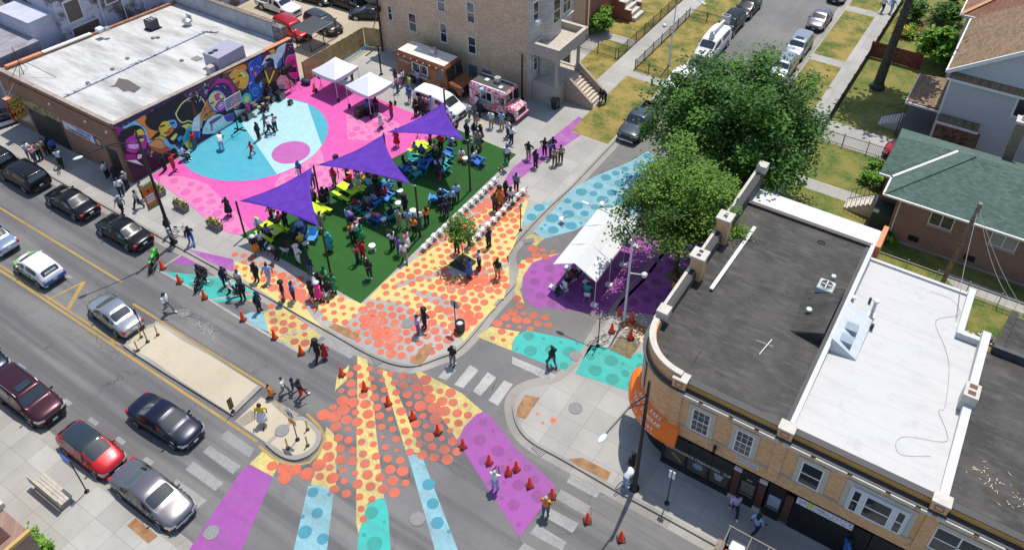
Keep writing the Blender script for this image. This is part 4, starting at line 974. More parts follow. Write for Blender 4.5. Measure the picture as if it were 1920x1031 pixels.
# rounded corner
m = MB(); mp2 = MB(); cap = MB(); low = MB(); cor = MB()
n = 12; ccx2, ccy2, rr2 = -8.0, 30.4, 2.9
def arc(r_): return [(ccx2+r_*cos(pi+ (pi/2)*i/n), ccy2+r_*sin(pi+(pi/2)*i/n)) for i in range(n+1)]
def ringwall(mb, r0, r1, z0, z1):
    a = arc(r1); b = arc(r0); mb.prism(a+b[::-1], z0, z1)
ringwall(m, 2.55, 2.9, 2.9, 6.75); m.build('corner_wall', ob, cs)
ringwall(mp2, 2.5, 2.82, 6.75, 7.62); mp2.build('corner_parapet', ob, cs)
ca = arc(2.88); cb = arc(2.56)
for i in range(n):
    if i % 2 == 0:
        a0, a1 = i, min(i+2, n)
        cap.prism([ca[a0], ca[(a0+a1)//2], ca[a1], cb[a1], cb[(a0+a1)//2], cb[a0]][::1], 7.62+(.02 if i % 4 else 0), 7.74)
cap.build('corner_coping', M['stone'], cs)
ringwall(cor, 2.9, 3.14, 6.72, 6.84); cor.build('corner_cornice', plain('cornice_dark', (.05, .055, .06)), cs)
ringwall(low, 2.3, 2.5, .12, 2.9); low.build('corner_shopfront', M['black'], cs)
# corner window (built flat against the rounded wall)
wc = math.radians(205); wx, wy = ccx2+2.93*cos(wc), ccy2+2.93*sin(wc)
Tw = Matrix.Translation((wx, wy, 0)) @ Matrix.Rotation(wc-pi/2+pi, 4, 'Z')
m = MB(); m.box(-.75, .75, -.03, .05, 5.8, 6.05, Tw).box(-.75, -.5, -.03, .05, 4.0, 5.8, Tw).box(.5, .75, -.03, .05, 4.0, 5.8, Tw)
m.build('window_surround', plain('surround_stone', (.5, .45, .37), .85, 0, .1), cs)
m = MB(); m.box(-.5, .5, -.05, .03, 4.0, 4.1, Tw).box(-.5, .5, -.05, .03, 5.7, 5.8, Tw).box(-.5, -.4, -.05, .03, 4.1, 5.7, Tw).box(.4, .5, -.05, .03, 4.1, 5.7, Tw).box(-.4, .4, -.05, .02, 4.86, 4.94, Tw)
o = m.build('window', M['white'], cs); MB().box(-.45, .45, -.03, .0, 4.05, 5.75, Tw).build('pane', M['glass'], o)
slab([(-8.2, OY+.35, 6.95), (OX1, OY+.35, 6.95), (OX1, 44.3, 6.2), (OX0+.35, 44.3, 6.2), (OX0+.35, 30.4, 6.78)], .2).build('roof', M['bfelt'], cs)
mem = MB(); mem.prism([(OX0+.35, 30.4)]+arc(2.52)[1:-1]+[(-8.0, 27.88), (-8.0, 30.4)], 6.6, 6.9); mem.build('roof', M['bfelt'], cs)
MB().box(OX0, OX0+.35, 30.4, 47.0, 7.3, 7.34).build('coping', plain('dark_cap', (.03, .03, .032)), cs)
MB().box(OX0-.12, OX0+.06, 30.6, 46.9, 7.34, 7.42).build('coping', M['stone'], cs)
MB().box(OX0+.351, OX0+.42, 30.8, 47.0, 6.0, 7.2).build('upstand', plain('grey_felt', (.07, .072, .075), .8, 0, .2), cs)
MB().box(OX1-.25, OX1-.05, OY+.4, 43.2, 6.0, 7.05).build('party_upstand', plain('grey_felt', (.07, .072, .075), .8, 0, .2), cs)
MB().box(OX0+.35, OX1, 44.2, 44.5, 5.6, 6.4).build('rear_parapet', plain('brown_felt2', (.075, .062, .055)), cs)
MB().box(OX0+8.1, OX1, 30, 44.2, .1, 5.9).build('rear_wall', ob, cs)
for y, n_ in ((30.75, 0), (35.35, 2), (39.35, 1), (46.4, 0)):
    if n_:
        MB().box(OX0-.05, OX0+.7, y, y+.75, 6.4, 8.25).build('chimney', ob, cs)
        MB().box(OX0-.15, OX0+.8, y-.1, y+.85, 8.25, 8.42).build('chimney_cap', M['stone'], cs)
        k = MB()
        for j in range(n_): k.box(OX0+.2, OX0+.45, y+(.1 if n_ == 2 else .22)+j*.36, y+(.1 if n_ == 2 else .22)+j*.36+.24, 8.42, 8.425)
        k.build('flue', M['black'], cs)
    else:
        MB().box(OX0-.06, OX0+.6, y, y+.7, 7.34, 7.9).build('pier', M['stone'], cs)
for x in (-8.0, OX1): pilaster(cs, x)
o = stone_window(cs, -7.3, -5.82, munt=(2, 3)); o = stone_window(cs, -4.92, -3.5, munt=(2, 3))
T = wall_T('y-', OY)
sf = MB(); sf.box(-8.3, -4.35, .0, .12, .12, .5, T).box(-8.3, -4.35, .0, .1, 2.05, 2.95, T)
for x in (-8.3, -6.95, -5.65, -4.45): sf.box(x, x+.12, 0, .14, .5, 2.95, T)
shopf = sf.build('shopfront', M['black'], cs)
MB().box(-8.2, -4.45, .0, .03, .5, 2.05, T).build('shop_window', plain('shop_glass', (.075, .065, .05), .12), shopf)
lt = plain('letter_grey', (.4, .42, .42))
for s_, u_, w_ in (('SANDWICHES', -7.52, .78), ('ICE CREAM', -6.22, .95), ('CORN   CUP', -4.98, .82)): text(shopf, s_, .27, textT('y-', OY-.145, u_, 1.86), lt, w_, 0, .008)
m = MB(); m.bar((-7.75, OY-.04, 1.35), (-7.15, OY-.04, .85), .02, .16); m.build('window_picture', plain('bread_brown', (.32, .18, .05)), shopf)
m = MB(); m.ball(-6.2, OY-.04, 1.2, .3, .02, .27); m.build('window_picture', plain('bowl_grey', (.2, .25, .3)), shopf)
text(shopf, 'JAM', .18, textT('y-', OY-.065, -6.18, 1.24), lt, 1, 0, .006)
m = MB(); m.add([(-5.3, OY-.035, 1.45), (-4.75, OY-.035, 1.45), (-4.85, OY-.035, .9), (-5.15, OY-.035, .9)], [(0, 1, 2, 3)]); m.build('window_picture', plain('cup_grey', (.3, .33, .38)), shopf)
def doorway(b, x0, x1, gl):
    d_ = MB().box(x0, x1, 0, .08, .12, 2.95, T).build('door', M['black'], b)
    MB().box(x0+.12, x1-.12, .081, .09, 1.15, 2.1, T).build('pane', gl, d_); MB().box(x0+.1, x1-.1, .09, .12, 1.0, 1.04, T).build('handle', M['steel'], d_)
    return d_
d = doorway(cs, -3.9, -2.95, plain('door_glass', (.16, .14, .1), .15)); text(d, '5251', .16, textT('y-', OY-.1, -3.42, 2.35), lt, 1, .3, .006)
for x in (-4.3, -2.92): MB().box(x, x+.38, 0, .1, .45, 2.7, T).build('brick_pier', darkb, cs); MB().box(x-.02, x+.4, 0, .14, .12, .45, T).box(x-.02, x+.4, 0, .14, 2.7, 2.9, T).build('pier_stone', M['stone'], cs)
MB().box(-4.4, -3.2, 0, .03, 3.42, 3.66, T).build('wall_plate', plain('plate_white', (.62, .65, .72)), cs)
text(cs, 'Jack Boone Realty', .15, textT('y-', OY-.035, -3.8, 3.54), plain('banner_navy', (.02, .05, .22)), 1, 0, .004)
for x in (-5.6,): MB().box(x, x+.14, 0, .22, 3.3, 3.7, T).build('wall_lamp', M['black'], cs)
# awning round the corner
aw = MB(); prof = [(2.9, 3.85), (3.2, 3.7), (3.5, 3.35), (3.62, 2.95), (3.62, 2.72)]
na = 16
rings_ = []
for r_, z_ in prof: rings_.append([(ccx2+r_*cos(radians(186)+radians(92)*i/na), ccy2+r_*sin(radians(186)+radians(92)*i/na), z_) for i in range(na+1)])
aw.loft(rings_, closed=False, caps=False)
for e_ in (0, na):
    a_ = radians(186)+radians(92)*e_/na
    aw.add([(ccx2+2.9*cos(a_), ccy2+2.9*sin(a_), 2.72)]+[(ccx2+r_*cos(a_), ccy2+r_*sin(a_), z_) for r_, z_ in prof], [tuple(range(6))])
awn = aw.build('awning', plain('orange_canvas', (.95, .19, .014), .7, 0, .06), cs)
wl_ = plain('letter_white', (.75, .73, .7))
def arc_text(s_, r_, z_, a_, tilt, size, step):
    for i, ch in enumerate(s_):
        if ch == ' ': continue
        an = radians(a_+i*step)
        T1 = Matrix.Translation((ccx2+r_*cos(an), ccy2+r_*sin(an), z_)) @ Matrix.Rotation(an+pi/2, 4, 'Z') @ Matrix.Rotation(radians(tilt), 4, 'X')
        text(awn, ch, size, T1, wl_, 1, 0, .01)
arc_text('AFTER BARS', 3.13, 3.76, 222, 32, .27, 3.9)
arc_text('TEEN PROGRAM', 3.39, 3.5, 218, 50, .27, 3.7)
arc_text('12th GRADE', 3.585, 3.14, 222, 72, .26, 3.6)
arc_text('522-2394', 3.635, 2.83, 236, 90, .19, 3.2)
# ------------------------------------------------ white-roofed shop
ws = thing('row_shop', 'orange brick row shop with a flat white roof and grouped white windows', 'store')
facade(ws, OX1, OX2, False); pilaster(ws, OX2)
slab([(OX1, OY+.35, 7.0), (OX2, OY+.35, 7.0), (OX2, 39.6, 6.15), (OX1, 39.6, 6.15)], .2).build('roof', M['wfelt'], ws)
slab([(OX1, 39.6, 6.15), (3.5, 39.6, 6.15), (3.5, 43.6, 5.85), (OX1, 43.6, 5.85)], .2).build('roof', M['wfelt'], ws)
wp = plain('white_coated', (.5, .51, .53), .6, 0, .1)
MB().box(OX2-.15, OX2+.25, OY+.5, 39.7, 6.0, 7.15).box(3.3, OX2-.15, 39.4, 39.7, 5.9, 6.6).box(3.3, 3.65, 39.7, 43.7, 5.7, 6.4).box(OX1, 3.3, 43.5, 43.7, 5.6, 6.0).build('parapet', wp, ws)
MB().box(OX1-.04, OX1+.2, OY+.45, 43.5, 6.0, 7.12).build('party_parapet', wp, ws)
MB().box(OX1+.2, 3.3, 43.4, 43.5, .1, 5.6).box(3.32, 3.6, 39.7, 43.6, .1, 5.68).box(3.32, OX2+.04, 39.5, 39.62, .1, 5.8).box(OX2+.05, OX2+.2, 39.5, 39.7, .1, 5.8).build('rear_wall', ob, ws)
stone_window(ws, -1.55, 0.0)
bw = MB(); bay = [(1.03, OY), (1.2, OY-.16), (3.65, OY-.16), (3.82, OY)]
bw.prism([(p[0], p[1]) for p in bay], 4.0, 5.85); bw.build('bay', plain('bay_white', (.66, .68, .72), .5, 0, .06), ws)
for x0, x1 in ((1.72, 1.98), (2.88, 3.14)): pass
window(ws, 'y-', OY-.16, 1.8, 3.05, 4.1, 5.75); window(ws, 'y-', OY-.16, 1.22, 1.62, 4.1, 5.75, t=.05); window(ws, 'y-', OY-.16, 3.23, 3.63, 4.1, 5.75, t=.05)
for _x in (1.55,):
    pass
for sx, ex in ():
    a = Vector((sx, OY-.39, 0)); b = Vector((ex, OY-.01, 0)); d_ = (b-a)
    k = MB(); p0, p1 = a+d_*.12, a+d_*.85
    off = Vector((-.03 if ex < sx else .03, -.03, 0))
    k.add([tuple(p0+off+Vector((0, 0, 4.2))), tuple(p1+off+Vector((0, 0, 4.2))), tuple(p1+off+Vector((0, 0, 5.6))), tuple(p0+off+Vector((0, 0, 5.6)))], [(0, 1, 2, 3)])
    k.build('pane', M['glass'], ws)
m = MB(); m.box(.8, 4.05, 0, .05, 5.85, 6.08, T).box(.8, 1.03, 0, .05, 4.0, 5.85, T).box(3.82, 4.05, 0, .05, 4.0, 5.85, T); m.build('window_surround', plain('surround_stone', (.5, .45, .37), .85, 0, .1), ws)
d = doorway(ws, -2.42, -1.55, plain('frosted_glass', (.3, .34, .4), .3))
MB().box(-1.5, -1.1, 0, .1, .45, 2.7, T).build('brick_pier', darkb, ws)
m = MB()
for i in range(22): m.box(-1.05, 2.7, .0, .04, .14+i*.125, .24+i*.125, T)
m.build('roller_shutter', M['black'], ws)
MB().box(2.75, 4.5, 0, .06, .12, 2.95, T).build('shopfront', M['black'], ws)
bnn = MB().box(-.98, 1.82, .06, .1, 2.48, 2.98, T).build('banner', plain('banner_pale', (.62, .63, .72)), ws)
k = MB(); rr = random.Random(3); cols = [plain('dab_blue', (.05, .15, .5)), plain('dab_red', (.55, .06, .05)), plain('dab_yellow', (.7, .55, .05)), plain('dab_lime', (.5, .7, .05))]
for i in range(60):
    k.cur = rr.randrange(3); u = rr.uniform(-.9, 1.75); z_ = rr.uniform(2.52, 2.9); k.box(u, u+.07, .1, .104+i*.0001, z_, z_+.05, T)
k.cur = 3; k.box(-.45, -.15, .1, .105, 2.65, 2.97, T); k.build('banner_print', cols, bnn)
# ------------------------------------------------ black-roofed shop at the right edge
bs = thing('row_shop', 'orange brick row shop with a black felt roof at the right edge of the photo', 'store')
facade(bs, OX2, OX3, False)
slab([(OX2+.25, OY+.35, 6.85), (OX3, OY+.35, 6.85), (OX3, 39.6, 5.9), (OX2+.25, 39.6, 5.9)], .2).build('roof', M['bfelt'], bs)
stone_window(bs, 4.65, 7.3, split=1); stone_window(bs, 8.5, 11); stone_window(bs, 13, 15.5)
MB().box(OX2, OX3, 0, .08, .12, 2.95, T).build('shopfront', M['black'], bs)
MB().box(5.2, 9.0, 39.6, 39.85, 5.2, 6.4).build('rear_parapet', plain('grey_felt', (.07, .072, .075), .8, 0, .2), bs)
MB().box(OX2+.25, OX3, 39.5, 39.6, .1, 5.7).build('rear_wall', ob, bs)
sp_ = two('wood_chips', (.6, .45, .2), (.7, .6, .4), 9)
q = G(1815, 773, 7.0); MB().box(OX2-.35, OX2+.35, 34.0, 35.0, 5.8, 7.75).build('chimney', M['stone'], bs)
k = MB()
for j in (34.15, 34.6): k.box(OX2-.18, OX2+.18, j, j+.3, 7.75, 7.756)
k.build('flue', plain('rusty_flue', (.1, .04, .02)), bs)
ch = thing('wood_debris', 'pale wood chips scattered over the black roof near the white parapet', 'debris', (6.5, 29.6, 6.8)); ch['kind'] = 'stuff'
k = MB()
for i in range(60):
    x, y = rr.uniform(-1.2, 2.6), 0; y = .9-.28*x+rr.gauss(0, .45); zb = -.0735*(y+29.6-27.85)+.06
    a_ = rr.uniform(0, pi); L_ = rr.uniform(.05, .18); k.bar((x-L_*.6*cos(a_), y-L_*.6*sin(a_), zb), (x+L_*.6*cos(a_), y+L_*.6*sin(a_), zb+.015), .022, .015)
k.build('chip', sp_, ch)
# shed with rusty planks behind
shd = thing('shed', 'black felt roofed shed with rusty brown plank side behind the row shops', 'shed')
slab([(5.4, 40.0, 4.4), (16, 40.0, 4.4), (16, 46.2, 3.4), (6.1, 46.2, 3.4)], .15).build('roof', M['bfelt'], shd)
slab([(5.35, 40.2, 4.6), (5.75, 40.2, 4.6), (6.5, 46.3, 3.7), (6.05, 46.3, 3.7)], .2).build('roof_verge', M['bfelt'], shd)
MB().add([(5.3, 40.2, .1), (6.0, 46.2, .1), (6.0, 46.2, 3.3), (5.3, 40.2, 4.3)], [(0, 1, 2, 3)]).build('plank_wall', two('rusty_planks', (.1, .04, .02), (.24, .1, .05), 2.5), shd)
MB().cyl(8.3, 43.4, 3.8, 4.5, .13).build('vent_pipe', M['black'], shd)
# white porch roof behind the corner shop
pr = thing('porch_roof', 'low white membrane porch roof with rust stain behind the black roof', 'roof')
slab([(-10.5, 44.52, 5.95), (-2.3, 44.52, 5.95), (-2.3, 46.7, 5.85), (-10.5, 46.7, 5.85)], .18).build('roof', two('stained_membrane', (.56, .57, .58), (.42, .32, .22), .5, .6, .8), pr)
MB().box(-10.5, -2.35, 44.6, 46.6, .1, 5.6).build('wall', ob, pr)
MB().box(-2.3, -2.0, 44.5, 46.8, 5.0, 6.3).build('parapet', plain('orange_coping', (.6, .22, .1), .7), pr)
# ------------------------------------------------ bungalow with the green roof
gr = brick('green_shingle', (.052, .1, .082), (.098, .155, .13), (.045, .075, .066), .34, .15, .9, 'xy', .012)
gh = thing('bungalow', 'brown brick bungalow with a green shingle hip roof', 'house')
A_, B_, C_, D_ = (-3.3, 53.1, 4.2), (-3.3, 55.4, 4.2), (-4.2, 55.4, 4.2), (-4.2, 62.2, 4.2)
E_, V_, R_ = (-3.95, 58.5, 5.75), (.1, 58.1, 6.15), (1.25, 57.65, 6.45); X_ = 22
MB().add([A_, (X_, 53.1, 4.2), (X_, 57.65, 6.45), R_, V_, B_, C_, E_, D_, (X_, 62.2, 4.2)], [(0, 1, 2, 3), (0, 3, 4, 5), (6, 5, 4, 7), (7, 4, 3, 2, 9, 8), (6, 7, 8)]).build('roof', gr, gh)
MB().bar((-3.3, 55.4, 4.24), (.1, 58.1, 6.19), .2, .05).build('valley_flashing', M['white'], gh)
MB().bar((-3.3, 53.1, 4.23), (1.25, 57.65, 6.49), .18, .04).build('hip_cap', gr, gh)
bb = brick('brown_brick', (.21, .125, .09), (.3, .19, .145), (.24, .19, .165), var=.25)
MB().box(-2.4, X_, 53.75, 61.6, .1, 4.15).box(-3.7, -2.4, 55.9, 61.6, .1, 4.15).build('wall', bb, gh)
m = MB(); m.box(-3.4, X_, 52.98, 53.1, 4.06, 4.2).box(-3.42, -3.3, 53.1, 55.4, 4.06, 4.2).box(-4.25, -3.3, 55.3, 55.42, 4.06, 4.2); m.build('gutter', M['white'], gh)
MB().box(-3.2, X_, 53.1, 53.75, 4.02, 4.06).build('soffit', M['white'], gh)
MB().tube([(-2.15, 53.62, 4.1), (-2.15, 53.66, .15)], .05).build('downpipe', M['white'], gh)
gl_ = plain('grey_sill', (.3, .33, .34))
for a, b in ((-.06, 1.53), (3.9, 5.6), (9, 11)): window(gh, 'y-', 53.75, a, b, 2.45, 3.6, False, fr=M['white'], gl=M['glass'] if a < 0 else M['curtain'], sill=gl_, split=1)
for a in (-.9, 2.9): MB().box(a, a+.7, 53.7, 53.76, .5, .95).build('basement_vent', M['black'], gh)
MB().box(3.0, 3.7, 61.7, 62.5, 3.9, 7.6).build('chimney', brick('speckled_brick', (.18, .12, .07), (.32, .24, .16), (.2, .16, .12)), gh)
MB().box(2.9, 3.8, 61.6, 62.6, 7.6, 7.8).build('chimney_cap', M['stone'], gh); MB().cyl(3.35, 62.1, 7.8, 8.1, .16).build('flue', M['steel'], gh)
m = MB()
for i in range(7): m.box(-5.9+i*.3, -5.6+i*.3, 55.2, 56.4, .1, .3+i*.2)
m.build('step', M['stone'], gh)
MB().box(-3.75, -2.45, 54.0, 55.6, .1, 1.7).build('stoop', plain('dark_green_board', (.02, .04, .035)), gh)
m = MB()
for y in (55.15, 56.45):
    m.tube([(-5.8, y, 1.2), (-3.8, y, 2.55)], .025)
    for i in range(7): m.tube([(-5.75+i*.3, y, .3+i*.2), (-5.75+i*.3, y, 1.2+i*.2)], .02)
m.build('handrail', M['black'], gh)
# ------------------------------------------------ pale siding house
wh = thing('siding_house', 'pale grey siding house with brown shingle gable roof and railed porch', 'house')
sid = brick('siding', (.5, .52, .54), (.56, .57, .58), (.33, .34, .37), 40, .16, .7, 'wall', .018, .06)
brn = brick('brown_shingle', (.17, .11, .065), (.26, .18, .11), (.1, .065, .045), .5, .16, .9, 'yx', .014, .4)
MB().box(-2.2, 20, 66.8, 76, .1, 7.7).build('wall', sid, wh)
MB().add([(-2.2, 66.8, 7.7), (12, 66.8, 7.7), (5.6, 66.8, 13.0)], [(0, 1, 2)]).build('gable', sid, wh)
MB().add([(-2.7, 66.5, 7.75), (-2.7, 77.0, 7.75), (5.6, 77, 13.3), (5.6, 66.5, 13.3), (14, 66.5, 7.75), (14, 77, 7.75)], [(0, 3, 2, 1), (3, 4, 5, 2)]).build('roof', brn, wh)
MB().bar((-2.7, 66.45, 7.72), (5.6, 66.45, 13.27), .14, .3).bar((-2.75, 66.5, 7.68), (-2.75, 77, 7.68), .12, .14).build('fascia', M['white'], wh)
slab([(-2.4, 66.2, 7.35), (14, 66.2, 7.35), (14, 66.85, 7.75), (-2.4, 66.85, 7.75)], .08).build('skirt_roof', brn, wh)
MB().box(-2.5, 14, 66.1, 66.2, 7.2, 7.36).box(-2.32, -2.14, 66.72, 66.86, .1, 7.3).build('trim', M['white'], wh)
window(wh, 'y-', 66.8, 2.6, 4.1, 5.2, 7.1, False, t=.16)
MB().box(-2.2, 1.2, 66.78, 66.8, .1, 2.9).build('stone_facing', two('field_stone', (.14, .07, .045), (.26, .17, .11), 3), wh)
slab([(-4.9, 67.6, 3.5), (-2.2, 67.6, 3.75), (-2.2, 73, 3.75), (-4.9, 73, 3.5)], .12).build('porch_roof', brn, wh)
slab([(-2.2, 66.1, 3.4), (.9, 66.1, 3.4), (.9, 66.8, 3.8), (-2.2, 66.8, 3.8)], .1).build('skirt_roof', brn, wh)
MB().box(-4.98, -2.2, 67.5, 67.6, 3.35, 3.52).box(-4.98, -4.9, 67.6, 73, 3.35, 3.52).box(-2.2, .95, 66.0, 66.1, 3.25, 3.42).build('trim', M['white'], wh)
MB().box(-4.8, -2.2, 67.2, 73, .1, 1.2).box(-2.2, 1.0, 65.2, 66.78, .1, 1.2).build('porch_floor', plain('porch_boards', (.1, .085, .075)), wh)
m = MB()
for i in range(24): x = -4.8+i*.25; m.box(x, x+.02, 65.25, 65.27, 1.2, 2.1)
m.box(-4.8, 1.0, 65.24, 65.28, 2.08, 2.13)
for x, y in ((-4.8, 67.6), (-4.8, 72.8), (-4.8, 65.3)): m.box(x, x+.07, y, y+.07, 1.2, 3.5)
m.build('railing', M['black'], wh)
m = MB()
for i in range(6): m.box(-6.6+i*.3, -6.3+i*.3, 68.2, 69.8, .1, .3+i*.17)
m.build('step', M['stone'], wh)
m = MB()
m.tube([(-6.5, 68.15, 1.2), (-4.8, 68.15, 2.2)], .03); m.tube([(-6.5, 69.85, 1.2), (-4.8, 69.85, 2.2)], .03)
for i in range(8): m.tube([(-6.5+i*.22, 68.15, .3+i*.13), (-6.5+i*.22, 68.15, 1.2+i*.13)], .015)
m.build('stair_rail', M['black'], wh)
# next house along
nh = thing('siding_house', 'grey house with reddish hip roof beyond the brown gabled house', 'house')
MB().box(-3.2, 14, 79.5, 92, .1, 7.0).build('wall', sid, nh)
MB().add([(-3.7, 79.1, 7.0), (14, 79.1, 7.0), (14, 92.4, 7.0), (-3.7, 92.4, 7.0), (2.6, 85.7, 10.6), (14, 85.7, 10.6)], [(0, 1, 5, 4), (4, 5, 2, 3), (0, 4, 3)]).build('roof', brick('reddish_shingle', (.2, .09, .06), (.28, .14, .09), (.12, .06, .045), .5, .16, .9, 'yx', .014), nh)
MB().bar((-3.7, 79.1, 7.04), (2.6, 85.7, 10.64), .35, .06).build('hip_cap', plain('orange_cap', (.45, .24, .11)), nh)
MB().box(-3.8, 14, 79.0, 79.1, 6.85, 7.02).box(-3.8, -3.7, 79.1, 92, 6.85, 7.02).build('gutter', M['white'], nh)
# low corner building at the bottom-left
lb = thing('low_building', 'corner of a brown brick building with pale coping at the bottom left', 'building')
MB().box(-48, -31.4, -20, 4.9, 0, 3.9).build('wall', bb, lb); MB().box(-48, -32.0, -20, 4.3, 3.9, 3.95).build('roof', brick('maroon_shingle', (.07, .025, .02), (.11, .04, .03), (.04, .015, .012), .4, .14, .9, 'xy', .012), lb)
MB().box(-48, -33.6, 4.55, 5.05, 3.95, 4.3).build('coping', M['stone'], lb); MB().box(-31.5, -31.3, -20, 4.95, 3.9, 4.1).build('edge_trim', plain('ochre_trim', (.45, .3, .08)), lb)
# ================================================================ trees and shrubs
def leafmat(name, c, tr=.35):
    if name in MATS: return MATS[name]
    b = NB(name); n1 = b.noise(1.1, 4, .7); n2 = b.noise(9, 2)
    col = b.scale(c, b.math('ADD', b.math('MULTIPLY', b.math('ADD', n1, n2), .75), .3))
    b.done(col, .55)
    t = b.n('ShaderNodeBsdfTranslucent'); b.l(b.scale(col, 1.3), t.inputs[0])
    mx = b.n('ShaderNodeMixShader'); mx.inputs[0].default_value = tr
    b.l(b.b.outputs[0], mx.inputs[1]); b.l(t.outputs[0], mx.inputs[2])
    b.l(mx.outputs[0], b.t.nodes['Material Output'].inputs[0])
    MATS[name] = b.m; return b.m
LG = [leafmat('leaf_deep', (0.03, 0.096, 0.009)), leafmat('leaf_mid', (0.056, 0.155, 0.015)), leafmat('leaf_light', (0.096, 0.222, 0.022))]
LL = [leafmat('leaf_honey_dark', (.05, .12, .012)), leafmat('leaf_honey', (.09, .19, .018)), leafmat('leaf_honey_light', (.15, .28, .028))]
LB = [leafmat('leaf_lime_dark', (.05, .14, .012)), leafmat('leaf_lime', (.13, .29, .02)), leafmat('leaf_lime_light', (.2, .38, .035))]
LF = LB + [leafmat('flower_red', (.5, .05, .06)), leafmat('flower_yellow', (.7, .55, .05))]
bark = two('bark', (.05, .038, .028), (.11, .085, .065), 5, .4, .6, .95, 6, .6)
def leaf(mb, r, p, s, el=1.6):
    a = r.uniform(0, 2*pi); t = r.uniform(-.7, .7); q = r.uniform(-.7, .7)
    u = Vector((cos(a)*cos(t), sin(a)*cos(t), sin(t))); v = Vector((-sin(a)*cos(q), cos(a)*cos(q), sin(q)))
    u = u*s*el/2; v = v*s/2; n = u.cross(v).normalized()*s*.15
    mb.add([p-u, p+v+n, p+u, p-v+n], [(0, 1, 2, 3)])
def tree(name, label, cat, loc, H, cz, rx, ry, rz, ncl, nlf, ls, mats, tr=.2, seed=1, group=None, limbs=9, clr=.85, trunk_top=None, lean=(0, 0), crownpow=.45, flat=.6, weights=(4, 5, 3), parent_only=False):
    r = random.Random(seed); root = thing(name, label, cat, loc, 0, group)
    tk = MB(); tk.smooth = True
    top = Vector((lean[0], lean[1], trunk_top or cz))
    pts = [Vector((top.x*t**1.2+r.uniform(-.05, .05)*min(1, t*4)*H*.03, top.y*t**1.2, top.z*t)) for t in (0, .06, .25, .5, .75, 1)]
    tk.tube(pts, tr*1.0, 9, tr*.45)
    tk.tube([pts[0]-Vector((0, 0, .05)), pts[0]+Vector((0, 0, tr*1.2))], tr*1.5, 9, tr*.9)
    cl = []
    for i in range(ncl):
        while True:
            d = Vector((r.gauss(0, 1), r.gauss(0, 1), r.gauss(0, 1)))
            if d.length > .1: break
        d.normalize(); k = r.random()**crownpow
        if d.z < -.55: k *= .75
        lump = 1+.16*sin(3*atan2(d.y, d.x)+seed)+.1*sin(5*d.z+seed*2)
        c = Vector((d.x*rx, d.y*ry, d.z*rz))*k*lump + Vector((top.x, top.y, cz)); cl.append(c)
    for i in range(limbs):
        c = cl[i*max(1, len(cl)//limbs) % len(cl)]
        a = pts[2].lerp(pts[5], r.uniform(.2, 1)); m_ = a.lerp(c, .5)+Vector((0, 0, rz*.08))
        tk.tube([a, m_, c], tr*.34, 6, tr*.07)
        for j in range(2):
            c2 = cl[r.randrange(len(cl))]
            if (c2-c).length < rx*.8: tk.tube([m_, m_.lerp(c2, .6)+Vector((0, 0, .1)), c2], tr*.16, 5, tr*.04)
    tk.build('trunk', bark, root)
    cr = MB()
    for c in cl:
        cr.cur = r.choices(range(len(mats)), weights[:len(mats)])[0]
        cs_ = clr*r.uniform(.65, 1.25)
        for _ in range(int(nlf*r.uniform(.6, 1.3))):
            p = c+Vector((r.gauss(0, cs_*.5), r.gauss(0, cs_*.5), r.gauss(0, cs_*.5*flat)))
            if p.z < .08: continue
            leaf(cr, r, p, ls*r.uniform(.7, 1.3))
    cr.build('crown', mats, root)
    return root
tree('street_tree', 'large dark green street tree shading the side street behind the corner shop', 'tree', (-14.3, 51.9, ZS), 12.5, 6.7, 6.3, 5.7, 4.9, 330, 165, .185, LG, .32, 5, limbs=22, clr=1.25)
tree('street_tree', 'light green feathery tree overhanging the white frame tent', 'tree', (-13.9, 41.8, ZS), 9, 6.5, 4.1, 4.1, 3.0, 190, 120, .135, LL, .2, 8, limbs=22, clr=.95, weights=(3, 5, 3))
tree('sapling', 'young staked sapling in a square mulch pit on the dotted pavement', 'tree', tuple(G(868, 490, ZS)), 4.2, 3.0, 1.0, 1.0, 1.35, 55, 22, .14, LL, .045, 3, limbs=9, clr=.5)
tree('tall_tree', 'tall bare trunk of a tree rising out of the top of the photo', 'tree', (-8.2, 74.6, ZS), 18, 15.5, 3.3, 3.3, 2.6, 90, 70, .3, LG, .52, 4, limbs=8, clr=1.3, lean=(.8, 1.2))
def shrub(label, px, py, r_, h, mats, seed, ls=.2, n=40, nl=60, cat='shrub', name='shrub', w=(3, 4, 4)):
    p = G(px, py, ZS)
    return tree(name, label, cat, tuple(p), h, h*.5, r_, r_, h*.46, n, nl, ls, mats, .05, seed, limbs=4, clr=r_*.38, trunk_top=h*.5, weights=w)
shrub('bright green broad-leaved bush on the lawn beside the brown-roofed house', 1755, 122, 1.9, 3.9, LB, 11, .34, 60, 55)
shrub('dark leafy bush growing into the wall of the brown-roofed house', 1795, 128, 1.3, 3.2, LG, 12, .26, 40, 55)
shrub('rounded green shrub behind the tall bare trunk', 1708, 42, 1.3, 2.8, LG, 13, .2, 40, 50)
shrub('loose green garden shrub next to the reddish hip roof', 1768, 42, 1.5, 2.4, LG, 14, .2, 40, 50)
shrub('clipped green shrub at the top edge by the far garden path', 1785, 10, 1.0, 2.0, LG, 15, .18, 30, 50)
shrub('lime green bush in front of the red brick house', 1128, 62, 1.25, 2.9, LB, 16, .2, 40, 50)
shrub('dark green bush in the shade of the red brick house', 1108, 58, 1.0, 1.8, LG, 17, .18, 30, 50)
shrub('low yellow-green hedge bush by the bungalow steps', 1632, 345, .8, 1.1, LB, 18, .14, 30, 50)
shrub('small yellow-green bush on the lawn edge above the hedge', 1640, 315, .65, .9, LB, 19, .14, 22, 40)
shrub('spiky green plant under the bungalow eave', 1648, 338, .5, 1.0, LG, 20, .2, 20, 40)
